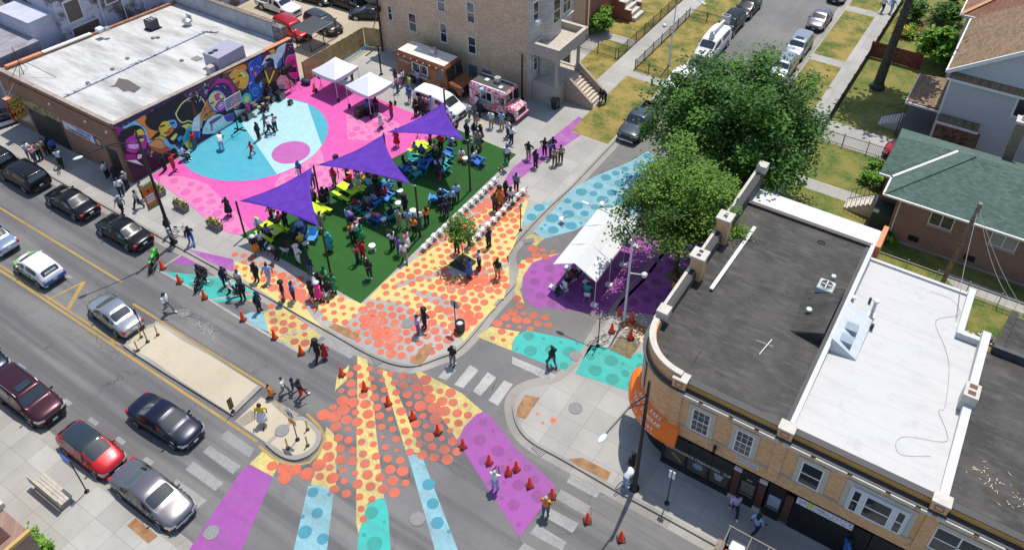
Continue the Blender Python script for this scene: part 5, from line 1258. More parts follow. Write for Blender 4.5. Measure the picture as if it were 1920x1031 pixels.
shrub('green weed clump at the foot of the bungalow downpipe', 1664, 455, .5, .8, LB, 21, .14, 20, 40)
shrub('leafy green shrub beside the low corner building', 62, 1046, .75, 1.9, LB, 22, .16, 30, 50)
shrub('small leafy sprig near the bottom left pavement', 95, 1046, .4, 1.2, LB, 23, .13, 18, 40)
shrub('flower bed of pink and red blooms behind the bare trunk', 1700, 66, 1.2, 1.0, LF, 24, .13, 40, 60, 'flower bed', 'flower_bed', (4, 4, 3, 5, 1))
# ================================================================ vehicles
tyre = plain('tyre_rubber', (.012, .012, .013), .85); rimm = plain('alloy_rim', (.45, .46, .48), .3, .9)
chrome = plain('chrome', (.6, .6, .62), .15, 1.0, .03); carglass = NB('car_glass'); carglass.done((.012, .022, .026), .04, 0, .9, .5); carglass = carglass.m
redl_ = plain('tail_lamp', (.45, .01, .01), .2); lampw = plain('head_lamp', (.65, .68, .7), .12, .2); trimb = plain('black_trim', (.012, .012, .014), .4)
plate = plain('licence_plate', (.45, .55, .68), .5); amber = plain('amber_lamp', (.6, .2, .02), .3)
def paint_of(n, c, metal=.35): return carpaint('car_paint_'+n, c, metal)
CAGES = {}
def cage(kind, st, glass, drop=()):
    """st: stations from rear to front (x, zbot, zbelt, ztop, ybelt, ytop); glass: {(station, strip): material}"""
    if kind in CAGES: return CAGES[kind]
    bm = bmesh.new(); rows = []
    for x, zb, zl, zt, yl, yt, yb in st:
        h = [(0, zb), (yb*.9, zb), (yb, zb+.16), (yb*1.005, zb+(zl-zb)*.62), (yl, zl), (yt, zt-.05), (yt*.62, zt), (0, zt+.012)]
        row = [(x, -a, b) for a, b in h] + [(x, a, b) for a, b in h[-2:0:-1]]
        rows.append([bm.verts.new(p) for p in row])
    n = len(rows[0]); tagf = {}
    for i in range(len(rows)-1):
        for j in range(n):
            k = j if j < 7 else 13-j          # strip number counted from the sill to the roof
            f = bm.faces.new((rows[i][j], rows[i+1][j], rows[i+1][(j+1) % n], rows[i][(j+1) % n]))
            mi = glass.get((i, k), 0)
            if mi: tagf.setdefault((mi, j < 7 if mi >= 3 else 0), []).append(f)
            if (i, k) in drop: f.material_index = 9
    bm.faces.new(rows[0]); bm.faces.new(rows[-1][::-1])
    bmesh.ops.recalc_face_normals(bm, faces=bm.faces)
    for (mi, sd_), fs in tagf.items():
        bmesh.ops.inset_region(bm, faces=fs, thickness=.02, use_even_offset=True)
        for f in fs: f.material_index = mi
    bmesh.ops.delete(bm, geom=[f for f in bm.faces if f.material_index == 9], context='FACES')
    me = bpy.data.meshes.new(kind); bm.to_mesh(me); bm.free()
    o = bpy.data.objects.new('tmp', me); COL.objects.link(o)
    sm_ = o.modifiers.new('s', 'SUBSURF'); sm_.levels = 2; sm_.render_levels = 2
    bpy.context.view_layer.update()
    ev = bpy.data.meshes.new_from_object(o.evaluated_get(bpy.context.evaluated_depsgraph_get()))
    bpy.data.objects.remove(o)
    parts = {}
    for p in ev.polygons:
        c = p.center; key = (p.material_index, (c.y > 0) if p.material_index >= 3 else 0)
        parts.setdefault(key, []).append(p)
    out = {}
    for key, ps in parts.items():
        idx = {}; vs = []; fs = []
        for p in ps:
            f = []
            for v in p.vertices:
                if v not in idx: idx[v] = len(vs); vs.append(tuple(ev.vertices[v].co))
                f.append(idx[v])
            fs.append(f)
        m_ = bpy.data.meshes.new('%s_%d_%d' % (kind, key[0], key[1])); m_.from_pydata(vs, [], fs)
        m_.polygons.foreach_set('use_smooth', [True]*len(fs)); out[key] = m_
    bpy.data.meshes.remove(ev); CAGES[kind] = out; return out
def wheel(par, x, y, r, w_, side):
    T_ = Matrix.Translation((x, y, r)) @ Matrix.Rotation(pi/2, 4, 'X')
    m_ = MB(); m_.smooth = True; m_.lathe([(r*.6, -w_/2), (r*.95, -w_/2), (r, -w_/4), (r, w_/4), (r*.95, w_/2), (r*.6, w_/2)], 18)
    o = link('wheel', m_.mesh('wheel'), tyre, par); o.matrix_local = T_
    k = MB(); zz = -side*w_/2
    k.lathe([(r*.66, zz+side*.02), (r*.66, zz-side*.015), (r*.6, zz-side*.01)], 16)
    for q in range(6): k.bar((0, 0, zz-side*.012), (r*.62*cos(q*pi/3), r*.62*sin(q*pi/3), zz-side*.012), .06, .02)
    k.cyl(0, 0, zz-.02, zz+.02, r*.16, n=8)
    link('rim', k.mesh('rim'), rimm, o)
def car(kind, label, cat, loc, rz, col, group, name='parked_car', L=4.8, W=1.84, H=1.46, rails=False, sunroof=False, metal=.35, roofcol=None, taxi=None, number=None, wheelr=.33, two_tone=None):
    a = L/2; hw = W/2
    sfn = {}
    if kind == 'sedan':
        st = [(-a, .3, .62, .74, hw*.72, hw*.5, hw*.78), (-a+.1, .22, .84, .94, hw*.9, hw*.7, hw*.93), (-a*.60, .2, .93, 1.02, hw*.97, hw*.74, hw*.99), (-a*.24, .2, .95, H-.03, hw*.98, hw*.75, hw), (0.02, .2, .95, H, hw*.98, hw*.8, hw), (a*.13, .2, .93, H-.05, hw*.98, hw*.76, hw), (a*.54, .2, .9, .99, hw*.97, hw*.78, hw), (a*.86, .22, .76, .85, hw*.9, hw*.72, hw*.95), (a, .28, .56, .64, hw*.74, hw*.55, hw*.8)]
        gl = {(2, 5): 2, (2, 6): 2, (5, 5): 1, (5, 6): 1, (2, 4): 4, (3, 4): 4, (4, 4): 3, (5, 4): 3}
    elif kind == 'hatch':
        st = [(-a, .3, .7, .86, hw*.76, hw*.6, hw*.8), (-a+.08, .22, .94, 1.04, hw*.93, hw*.74, hw*.95), (-a*.72, .2, .98, H-.1, hw*.97, hw*.75, hw), (-a*.3, .2, .97, H-.01, hw*.98, hw*.78, hw), (0.0, .2, .96, H, hw*.98, hw*.78, hw), (a*.16, .2, .95, H-.05, hw*.98, hw*.8, hw), (a*.64, .2, .92, 1.02, hw*.96, hw*.78, hw), (a*.9, .22, .74, .84, hw*.88, hw*.7, hw*.94), (a, .28, .52, .62, hw*.7, hw*.52, hw*.78)]
        gl = {(1, 5): 2, (1, 6): 2, (5, 5): 1, (5, 6): 1, (2, 4): 4, (3, 4): 4, (4, 4): 3, (5, 4): 3}
    elif kind == 'suv':
        st = [(-a, .34, .8, .96, hw*.8, hw*.66, hw*.82), (-a+.07, .28, 1.06, 1.14, hw*.95, hw*.8, hw*.96), (-a+.32, .26, 1.08, H-.06, hw*.97, hw*.81, hw), (-a*.4, .26, 1.08, H-.01, hw*.98, hw*.8, hw), (-.05, .26, 1.06, H, hw*.98, hw*.8, hw), (a*.22, .26, 1.04, H-.06, hw*.98, hw*.81, hw), (a*.5, .26, 1.02, 1.14, hw*.97, hw*.8, hw), (a*.9, .28, .94, 1.03, hw*.9, hw*.74, hw*.96), (a, .34, .66, .8, hw*.78, hw*.62, hw*.84)]
        gl = {(1, 5): 2, (1, 6): 2, (5, 5): 1, (5, 6): 1, (2, 4): 4, (3, 4): 4, (4, 4): 3, (5, 4): 3}
    elif kind == 'van':
        st = [(-a, .34, .9, 1.1, hw*.84, hw*.76, hw*.86), (-a+.06, .26, 1.2, 1.36, hw*.96, hw*.86, hw*.97), (-a+.26, .24, 1.22, H-.05, hw*.98, hw*.82, hw), (-a*.4, .24, 1.2, H, hw*.98, hw*.83, hw), (0.0, .24, 1.18, H, hw*.98, hw*.83, hw), (a*.34, .24, 1.16, H-.08, hw*.98, hw*.8, hw), (a*.72, .24, 1.08, 1.2, hw*.95, hw*.78, hw), (a*.93, .26, .86, .98, hw*.86, hw*.7, hw*.94), (a, .32, .6, .72, hw*.76, hw*.58, hw*.82)]
        gl = {(1, 5): 2, (1, 6): 2, (5, 5): 1, (5, 6): 1, (2, 4): 4, (3, 4): 4, (4, 4): 3, (5, 4): 3}
    else:   # pickup
        st = [(-a, .42, .9, 1.02, hw*.93, hw*.86, hw*.93), (-a+.06, .36, 1.02, 1.08, hw*.98, hw*.9, hw), (-a*.22, .34, 1.04, 1.1, hw*.98, hw*.9, hw), (-a*.16, .34, 1.04, H-.08, hw*.98, hw*.81, hw), (.16, .34, 1.04, H, hw*.98, hw*.76, hw), (a*.3, .34, 1.03, H-.06, hw*.98, hw*.81, hw), (a*.5, .34, 1.02, 1.16, hw*.98, hw*.82, hw), (a*.93, .36, .98, 1.08, hw*.93, hw*.8, hw*.98), (a, .42, .72, .88, hw*.86, hw*.72, hw*.88)]
        gl = {(2, 5): 2, (2, 6): 2, (5, 5): 1, (5, 6): 1, (3, 4): 4, (4, 4): 3, (5, 4): 3}
    drop = ((1, 5), (1, 6)) if kind == 'pickup' else ()
    ms = cage('%s_%.2f_%.2f_%.2f' % (kind, L, W, H), st, gl, drop)
    root = thing(name, label, cat, loc, rz, group)
    body = link('body', ms[(0, 0)].copy(), col, root)
    if two_tone:
        me = body.data; me.materials.append(two_tone[0])
        for p in me.polygons:
            if two_tone[1](p.center): p.material_index = 1
    if roofcol:
        me = body.data; me.materials.append(roofcol); ix = len(me.materials)-1
        for p in me.polygons:
            if p.center.z > H-.14 and -a*.75 < p.center.x < a*.3: p.material_index = ix
    for key, nm in (((1, 0), 'windshield'), ((2, 0), 'rear_window'), ((3, 0), 'side_window'), ((3, 1), 'side_window'), ((4, 0), 'side_window'), ((4, 1), 'side_window')):
        if key in ms: link(nm, ms[key].copy(), carglass, root)
    xw = a*.62 if kind != 'van' else a*.6
    for sx in (-1, 1):
        for sy in (-1, 1):
            r_ = wheelr+(.04 if kind in ('suv', 'pickup', 'van') else 0)
            ar = MB(); ar.cyl(0, 0, -.1, .1, r_*1.2, n=20)
            o = link('wheel_arch', ar.mesh('wheel_arch'), trimb, root)
            o.matrix_local = Matrix.Translation((sx*xw*(1.0 if sx > 0 else .94), sy*(hw-.09), r_+.04)) @ Matrix.Rotation(pi/2, 4, 'X')
            wheel(root, sx*xw*(1.0 if sx > 0 else .94), sy*(hw-.085), r_, .22, sy)
    zh = {'sedan': .68, 'hatch': .7, 'suv': .86, 'van': .86, 'pickup': .9}[kind]
    for sy in (-1, 1):
        k = MB(); k.add([(a-.42, sy*(hw*.93), zh+.06), (a-.13, sy*hw*.8, zh+.05), (a-.03, sy*hw*.5, zh-.02), (a-.03, sy*hw*.5, zh-.16), (a-.13, sy*hw*.86, zh-.14), (a-.42, sy*(hw*.985), zh-.06)], [(0, 1, 4, 5), (1, 2, 3, 4)])
        k.smooth = False
        T_ = Matrix.Translation((.012, sy*.012, .012)); k2 = MB(); k2.add(k.v, k.f, T_); k2.build('headlight', lampw, root)
        zt_ = {'sedan': .82, 'hatch': .88, 'suv': 1.0, 'van': 1.1, 'pickup': .85}[kind]
        k = MB(); k.bevbox(-a+.06, -a+.34, sy*hw*.76-.1, sy*hw*.76+.1, zt_-.14, zt_+.03, .03); k.build('tail_light', redl_, root)
        k = MB(); k.ball(a*.42, sy*(hw+.02), .98 if kind in ('sedan', 'hatch') else 1.18, .07, .11, .08, 8, 5); k.build('mirror', col if kind != 'pickup' else trimb, root)
        k = MB()
        for xs in (-a*.26, a*.06, a*.5): k.box(xs, xs+.014, sy*hw*.9, sy*(hw*1.003), .3, .93)
        k.box(-a*.55, a*.6, sy*hw*.9, sy*(hw*1.006), .26, .32)
        for xs in (-a*.16, a*.2): k.box(xs, xs+.16, sy*hw*.9, sy*(hw*1.01), .84, .87)
        k.build('door_trim', trimb, root)
    MB().bevbox(a-.16, a+.012, -hw*.5, hw*.5, zh-.3, zh-.04, .02).build('grille', trimb, root)
    MB().bevbox(a-.2, a+.03, -hw*.7, hw*.7, .3, .44, .03).build('bumper', trimb if kind != 'pickup' else chrome, root)
    MB().bevbox(-a-.03, -a+.2, -hw*.7, hw*.7, .32, .48, .03).build('bumper', trimb if kind != 'pickup' else chrome, root)
    MB().box(-a-.02, -a+.02, -.16, .16, .6, .74).build('number_plate', plate, root)
    MB().box(a-.02, a+.035, -.16, .16, .36, .48).build('number_plate', plate, root)
    MB().box(-a*.9, a*.9, -hw*.8, hw*.8, .17, .25).build('underbody', trimb, root)
    if rails:
        for sy in (-1, 1): MB().tube([(-a*.72, sy*hw*.72, H-.06), (-a*.66, sy*hw*.72, H+.05), (a*.1, sy*hw*.72, H+.06), (a*.2, sy*hw*.72, H-.04)], .02).build('roof_rail', chrome if rails == 1 else trimb, root)
    if sunroof: MB().box(-a*.05, a*.15, -hw*.42, hw*.42, H-.01, H+.022).build('sunroof', carglass, root)
    if kind == 'pickup':
        x0, x1, yy = -a+.12, -a*.24, hw*.82
        m_ = MB(); m_.quad((x0, -yy, .62), (x1, -yy, .62), (x1, yy, .62), (x0, yy, .62)).quad((x0, -yy, .62), (x0, yy, .62), (x0, yy, 1.06), (x0, -yy, 1.06)).quad((x1, yy, .62), (x1, -yy, .62), (x1, -yy, 1.06), (x1, yy, 1.06)).quad((x1, -yy, .62), (x0, -yy, .62), (x0, -yy, 1.06), (x1, -yy, 1.06)).quad((x0, yy, .62), (x1, yy, .62), (x1, yy, 1.06), (x0, yy, 1.06))
        m_.build('bed_liner', plain('bed_liner', (.03, .03, .032), .8), root)
        m_ = MB()
        m_.box(x0-.1, x0, -hw*.9, hw*.9, .98, 1.075).box(x0, x1, -hw*.93, -yy, .98, 1.075).box(x0, x1, yy, hw*.93, .98, 1.075); m_.build('bed_rail', col, root)
    if taxi: taxi(root, a, hw, H)
    return root
def at(px, py, y=None, x=None):
    p = G(px, py, .75); return (p.x if x is None else x, p.y if y is None else y, 0.0)
BLACK = paint_of('black', (.002, .002, .003), .0); NAVY = paint_of('navy', (.008, .012, .03), .3); SILV = paint_of('silver', (.42, .44, .46), .8); RED_ = paint_of('red', (.42, .012, .02), .35)
GREY = paint_of('grey', (.2, .19, .21), .7); PURP = paint_of('plum', (.055, .018, .028), .5); WHT = paint_of('white', (.72, .73, .74), .0); DGR = paint_of('dark_grey', (.045, .047, .05), .5); BGR = paint_of('blue_grey', (.07, .085, .11), .5); LBL = paint_of('light_blue', (.25, .33, .45), .5)
NK = 'cars parked along the north kerb'; SK = 'cars parked along the south kerb'; MS = 'cars on the main street'; SS = 'vehicles parked on the side street'; LT = 'vehicles in the parking lot'
car('suv', 'black SUV at the north kerb, cut off by the left edge of the photo', 'car', at(0, 285, 23.0), pi, BLACK, NK, L=5.0, W=1.95, H=1.75)
car('suv', 'black SUV with ribbed roof parked behind the two black saloons', 'car', at(45, 325, 23.05), pi, BLACK, NK, L=5.0, W=1.98, H=1.78, rails=2)
car('sedan', 'black saloon parked between the black SUV and another black saloon', 'car', at(134, 375, 23.1), pi, BLACK, NK, L=5.2, W=1.9, H=1.48)
car('sedan', 'black saloon parked nearest the green motorcycle', 'car', at(232, 430, 23.1), pi, BLACK, NK, L=5.1, W=1.88, H=1.48)
wrapg = paint_of('wrap_green', (.3, .58, .2), .1); wrapb = paint_of('wrap_blue', (.04, .14, .42), .2)
def hatch_mark(root, a, hw, H):
    m_ = text(root, 'JAGUARS', .2, Matrix.Translation((-a*.86, 0, 1.26)) @ Matrix.Rotation(-pi/2, 4, 'Z') @ Matrix.Rotation(radians(56), 4, 'X'), lampw, 1, 0, .006)
    k = MB(); rr_ = random.Random(5)
    for i in range(26): x = rr_.uniform(-a*.5, a*.4); z = rr_.uniform(.4, .8); k.box(x, x+.12, hw*.9, hw*1.012+i*.0002, z, z+.07)
    k.build('body_decal', plain('decal_brown', (.2, .1, .07)), root)
    MB().bevbox(-a-.01, -a+.3, -hw*.93, hw*.93, .5, .8, .05).build('rear_wrap', wrapb, root)
car('hatch', 'white-roofed small car wrapped in green and blue graphics', 'car', at(70, 499), pi, WHT, MS, 'moving_car', L=4.2, W=1.8, H=1.6, taxi=hatch_mark, two_tone=(wrapg, lambda c: (c.x > .9 and sin(c.y*4+c.x*3) > -.3) or (abs(c.x) < .9 and c.z < .75)))
car('sedan', 'pale blue and white patterned car half out of the left edge', 'car', at(-14, 440, 17.4), pi, LBL, MS, 'moving_car', L=4.7, H=1.5, roofcol=BLACK, two_tone=(WHT, lambda c: sin(c.x*9+c.z*7) > .5 and c.z < .9))
car('sedan', 'silver saloon in front of the long traffic island', 'car', at(214, 585), pi-.06, SILV, MS, 'moving_car', L=4.65, W=1.8, H=1.48)
car('sedan', 'dark navy muscle saloon driving beside the long traffic island', 'car', at(308, 784), .05, NAVY, MS, 'moving_car', L=5.05, W=1.92, H=1.48)
car('suv', 'plum coloured SUV with chrome roof rails at the south kerb', 'car', at(52, 741), .0, PURP, SK, L=5.2, W=2.0, H=1.78, rails=1, sunroof=True)
car('sedan', 'dark blue car behind the plum SUV at the left edge', 'car', at(-30, 655, 10.5), 0, NAVY, SK, L=4.8)
car('hatch', 'bright red hatchback with dark glass roof between the SUV and grey saloon', 'car', at(170, 838), .0, RED_, SK, L=4.5, W=1.78, H=1.52, roofcol=carglass)
def vicx(root, a, hw, H):
    for sy in (-1, 1): MB().box(a-.2, a-.1, sy*hw*.88-.04, sy*hw*.88+.04, .5, .6).build('side_marker', amber, root)
    MB().bevbox(a-.12, a+.04, -hw*.6, hw*.6, .42, .56, .03).build('chrome_strip', chrome, root)
car('sedan', 'grey older saloon parked nearest the crossing at the south kerb', 'car', at(283, 921), .0, GREY, SK, L=5.4, W=1.98, H=1.46, taxi=vicx)
car('pickup', 'white pickup truck in the parking lot behind the mart', 'truck', at(522, 10), -.02, WHT, LT, 'parked_truck', L=5.8, W=2.0, H=1.9, wheelr=.38)
car('suv', 'red SUV beside the grey stucco wall and black cage', 'car', at(548, 54), -.16, RED_, LT, L=5.0, W=1.85, H=1.78)
car('suv', 'dark grey SUV between the red SUV and the wooden fence', 'car', at(606, 43), -.16, DGR, LT, L=4.9, W=1.9, H=1.7, sunroof=True)
car('suv', 'black minivan at the top of the parking lot', 'car', at(650, 2), .0, BLACK, LT, L=5.2, W=1.98, H=1.78)
car('sedan', 'dark grey saloon next to the tan brick flats and utility pole', 'car', at(694, 22), pi+.5, DGR, LT, L=4.6)
car('sedan', 'black car at the very top edge of the parking lot', 'car', at(590, -8), .1, BLACK, LT, L=4.7)
car('sedan', 'dark car with a white flank in the alley left of the mart', 'car', at(-4, 222), pi/2-.3, NAVY, None, L=4.7, two_tone=(WHT, lambda c: .3 < c.z < .7))
car('suv', 'dark SUV parked behind the white bucket van', 'car', at(1368, 44, None, -24.2), -pi/2, BLACK, SS, L=4.7, W=1.9, H=1.72, rails=2)
car('sedan', 'black saloon at the top of the side street on the left kerb', 'car', at(1406, 12, None, -24.1), -pi/2, BLACK, SS, L=4.8)
car('suv', 'silver SUV with sunroof on the right kerb of the side street', 'car', at(1496, 86, None, -16.7), -pi/2, SILV, SS, L=4.7, W=1.9, H=1.72, sunroof=True)
car('sedan', 'grey saloon behind the silver SUV on the right kerb', 'car', at(1536, 32, None, -16.7), -pi/2, GREY, SS, L=4.6)
car('suv', 'pale SUV with roof bars half hidden under the big tree', 'car', at(1473, 128, None, -16.6), -pi/2, SILV, SS, L=4.4, W=1.85, H=1.7, rails=2)
car('sedan', 'dark car at the top edge on the right kerb of the side street', 'car', at(1588, -14, None, -16.7), -pi/2, DGR, SS, L=4.6)
car('pickup', 'blue-grey pickup with chrome grille half under the big tree', 'truck', at(1200, 226, None, -24.1), -pi/2, BGR, SS, 'parked_truck', L=5.8, W=2.0, H=1.88, wheelr=.37)
car('sedan', 'white car hidden under the big tree ahead of the bucket van', 'car', at(1268, 143, None, -24.2), -pi/2, WHT, SS, L=4.7)
car('van', 'white passenger van parked beside the brown food truck', 'van', at(825, 195), -.05, WHT, None, 'parked_van', L=5.2, W=1.95, H=1.95)
# bucket van
def bucket(root, a, hw, H):
    k = MB(); k.bar((-a*.9, 0, H+.3), (a*.35, .1, H+.62), .22, .26); k.build('boom', WHT, root)
    k = MB(); k.bar((a*.3, .1, H+.45), (-a*.55, -.3, H+.25), .18, .2).cyl(a*.28, .1, H-.02, H+.5, .3, .22, 10); k.build('boom_base', WHT, root)
    k = MB(); x = -a*.98
    k.box(x-.55, x, -.4, .4, H-.15, H-.1).box(x-.55, x-.5, -.4, .4, H-.1, H+.75).box(x-.05, x, -.4, .4, H-.1, H+.75).box(x-.5, x-.05, -.4, -.35, H-.1, H+.75).box(x-.5, x-.05, .35, .4, H-.1, H+.75); k.build('bucket', plain('bucket_grey', (.5, .5, .5)), root)
b_ = car('van', 'white utility van with a folded bucket lift on its roof', 'van', at(1322, 82, None, -24.0), -pi/2, WHT, SS, 'parked_van', L=5.6, W=2.0, H=2.05, taxi=bucket)
# pickup with rack at the bottom edge
def rack(root, a, hw, H):
    k = MB()
    for sy in (-1, 1):
        for x in (-a+.1, -a*.3, a*.2): k.box(x, x+.06, sy*hw*.92-.03, sy*hw*.92+.03, 1.0, 2.65)
        k.box(-a+.05, a*.3, sy*hw*.92-.04, sy*hw*.92+.04, 2.63, 2.7)
    for x in (-a+.1, -a*.6, -a*.3, a*.2): k.box(x, x+.06, -hw*.92, hw*.92, 2.63, 2.69)
    k.build('ladder_rack', M['black'], root)
    k = MB(); k.bevbox(-a+.3, -a+1.0, -.7, .0, .65, 2.0, .06).bevbox(-a+1.2, -a+1.9, -.2, .7, .65, 1.95, .06); k.build('tool_box', paint_of('red', (.42, .012, .02)), root)
    k = MB(); k.bevbox(-a+.4, -a+1.1, .15, .75, .65, 2.05, .05); k.build('white_crate', M['white'], root)
    k = MB(); k.cyl(-a+1.5, -.55, .65, 1.95, .22); k.build('yellow_drum', plain('ochre_trim', (.45, .3, .08)), root)
    k = MB(); k.box(-a-.28, -a-.04, -hw*.95, hw*.95, .45, 1.1); k.build('bumper_board', M['wood'], root)
    k = MB(); k.bar((-a+1.3, -.9, 2.75), (-a+2.6, -1.3, 2.82), .14, .05); k.build('plank', M['white'], root)
p = Vector((-2.95, 23.05, 0))
car('pickup', 'black pickup with a ladder rack full of red gear at the bottom edge', 'truck', (-.45, 23.35, 0), pi, BLACK, None, 'work_truck', L=5.9, W=2.0, H=1.85, wheelr=.37, taxi=lambda r_, a, hw, H: rack(r_, a, hw, H)).rotation_euler = (0, 0, 0)
# food trucks
def food_truck(label, loc, rz, L, W, H, body, roof, deco, extra):
    root = thing('food_truck', label, 'food truck', loc, rz, 'food trucks in the gravel lot'); a = L/2; hw = W/2
    m_ = MB(); m_.smooth = False
    m_.loft([[(-a, -hw, .55), (a*.62, -hw, .55), (a*.62, hw, .55), (-a, hw, .55)], [(-a, -hw, H-.22), (a*.56, -hw, H-.22), (a*.56, hw, H-.22), (-a, hw, H-.22)], [(-a+.1, -hw+.12, H), (a*.52, -hw+.12, H), (a*.52, hw-.12, H), (-a+.1, hw-.12, H)]])
    m_.loft([[(a*.62, -hw*.92, .5), (a, -hw*.86, .5), (a, hw*.86, .5), (a*.62, hw*.92, .5)], [(a*.62, -hw*.92, 1.35), (a*.98, -hw*.84, 1.25), (a*.98, hw*.84, 1.25), (a*.62, hw*.92, 1.35)], [(a*.62, -hw*.8, 1.5), (a*.9, -hw*.7, 1.4), (a*.9, hw*.7, 1.4), (a*.62, hw*.8, 1.5)]])
    m_.build('body', body, root)
    MB().box(-a+.12, a*.5, -hw+.16, hw-.16, H, H+.015).build('roof', roof, root)
    k = MB(); k.add([(a*.625, -hw*.9, 1.5), (a*.625, hw*.9, 1.5), (a*.575, hw*.9, H-.3), (a*.575, -hw*.9, H-.3)], [(0, 1, 2, 3)], Matrix.Translation((.02, 0, 0))); k.build('windshield', carglass, root)
    k = MB(); k.box(a*.59, a*.63, -.03, .03, 1.5, H-.25).box(a*.6, a*.66, -hw*.95, hw*.95, 1.42, 1.5); k.build('windshield_frame', body, root)
    MB().box(a*.3, a*.52, -hw-.01, -hw+.02, 1.45, H-.5).build('door_window', carglass, root)
    for x in (-a*.55, a*.72):
        for sy in (-1, 1): wheel(root, x, sy*(hw-.14), .42, .26, sy)
        for sy in (-1, 1):
            o = link('wheel_arch', MB().cyl(0, 0, -.1, .1, .52, n=18).mesh('wheel_arch'), trimb, root); o.matrix_local = Matrix.Translation((x, sy*(hw-.095), .46)) @ Matrix.Rotation(pi/2, 4, 'X')
    w_ = MB(); w_.box(-a*.5, a*.02, -hw-.06, -hw, 1.45, 1.52).box(-a*.5, a*.02, -hw-.06, -hw, 2.38, 2.45).box(-a*.5, -a*.47, -hw-.06, -hw, 1.52, 2.38).box(-a*.01, a*.02, -hw-.06, -hw, 1.52, 2.38).box(-a*.25, -a*.23, -hw-.05, -hw, 1.52, 2.38)
    w_ = w_.build('service_window', M['white'], root); MB().box(-a*.48, a*.0, -hw-.02, -hw+.01, 1.5, 2.4).build('pane', carglass, w_)
    MB().box(-a*.55, a*.05, -hw-.42, -hw, 1.28, 1.33).build('counter', M['steel'], root)
    MB().box(a-.06, a+.14, -hw*.95, hw*.95, .42, .6).build('bumper', deco, root)
    MB().box(a*.97, a+.01, -hw*.5, hw*.5, .7, 1.15).build('grille', trimb, root)
    for sy in (-1, 1): MB().cyl(0, 0, 0, .05, .13, n=12, T=Matrix.Translation((a*.985, sy*hw*.66, .95)) @ Matrix.Rotation(pi/2, 4, 'Y')).build('headlight', lampw, root)
    v = MB(); v.cyl(-a*.1, .25, H, H+.35, .3).cyl(-a*.1, .25, H+.35, H+.55, .36, .3); v.build('roof_vent', M['steel'], root)
    MB().box(-a*.6, -a*.45, -.1, .35, H+.015, H+.05).box(a*.12, a*.25, -.5, -.1, H+.015, H+.06).build('roof_hatch', M['white'], root)
    extra(root, a, hw, H); return root
woodw = two('wood_wrap', (.16, .05, .02), (.3, .11, .045), 2.6, .35, .65, .35)
def brownx(root, a, hw, H):
    k = MB()
    for i in range(8): k.ball(-a*.92+i*a*.2, -hw-.02, H-.36, .12, .05, .09, 8, 5)
    k.build('awning_lamp', plain('warm_lamp', (.8, .6, .25)), root)
    k = MB(); k.box(a*.08, a*.28, -hw-.012, -hw, .7, 2.4); k.build('side_door', plain('door_orange', (.32, .12, .045), .4), root)
    k = MB(); k.box(-a*1.0, -a*.99, 0, 0.01, 1, 1.01)
    text(root, 'Chicago Fresh', .3, textT('y-', -hw-.006, a*.12, .95), M['white'], 1, .4, .0)
    text(root, 'Cafe Delights', .32, textT('y-', -hw-.006, -a*.76, 2.15), M['white'], .8, .4, .0)
p = G(795, 166, ZS)
food_truck('wood-panelled brown food truck with a white roof beside the brick flats', (-43.6, 53.0, ZS), -.03, 7.6, 2.4, 3.05, woodw, plain('cream_roof', (.66, .62, .56), .5), trimb, brownx)
pw = NB('pink_doodle_wrap'); _n = pw.noise(4.5, 3, .6); _c = pw.mix(pw.ramp(_n, .49, .52), (.66, .56, .58), (.58, .06, .14)); pw.done(_c, .4)
def pinkx(root, a, hw, H):
    MB().box(-a+.12, a*.5, -hw+.3, hw-.3, H+.016, H+.03).build('roof_mat', plain('dark_roof_mat', (.05, .052, .055)), root)
    k = MB(); k.ball(-a*.4, -hw-.2, 2.55, .22); k.build('striped_canopy', plain('canopy_blue', (.35, .55, .7)), root)
    MB().box(-a, a*.52, -hw-.015, -hw, H-.5, H-.3).build('pink_band', plain('pink_band', (.75, .4, .48)), root)
food_truck('pink and white doodle-patterned food truck with a dark roof', (-36.0, 52.3, ZS), -.02, 5.0, 2.1, 2.8, pw.m, plain('white_roof_rim', (.62, .6, .6), .5), plain('pink_bumper', (.7, .3, .36)), pinkx)
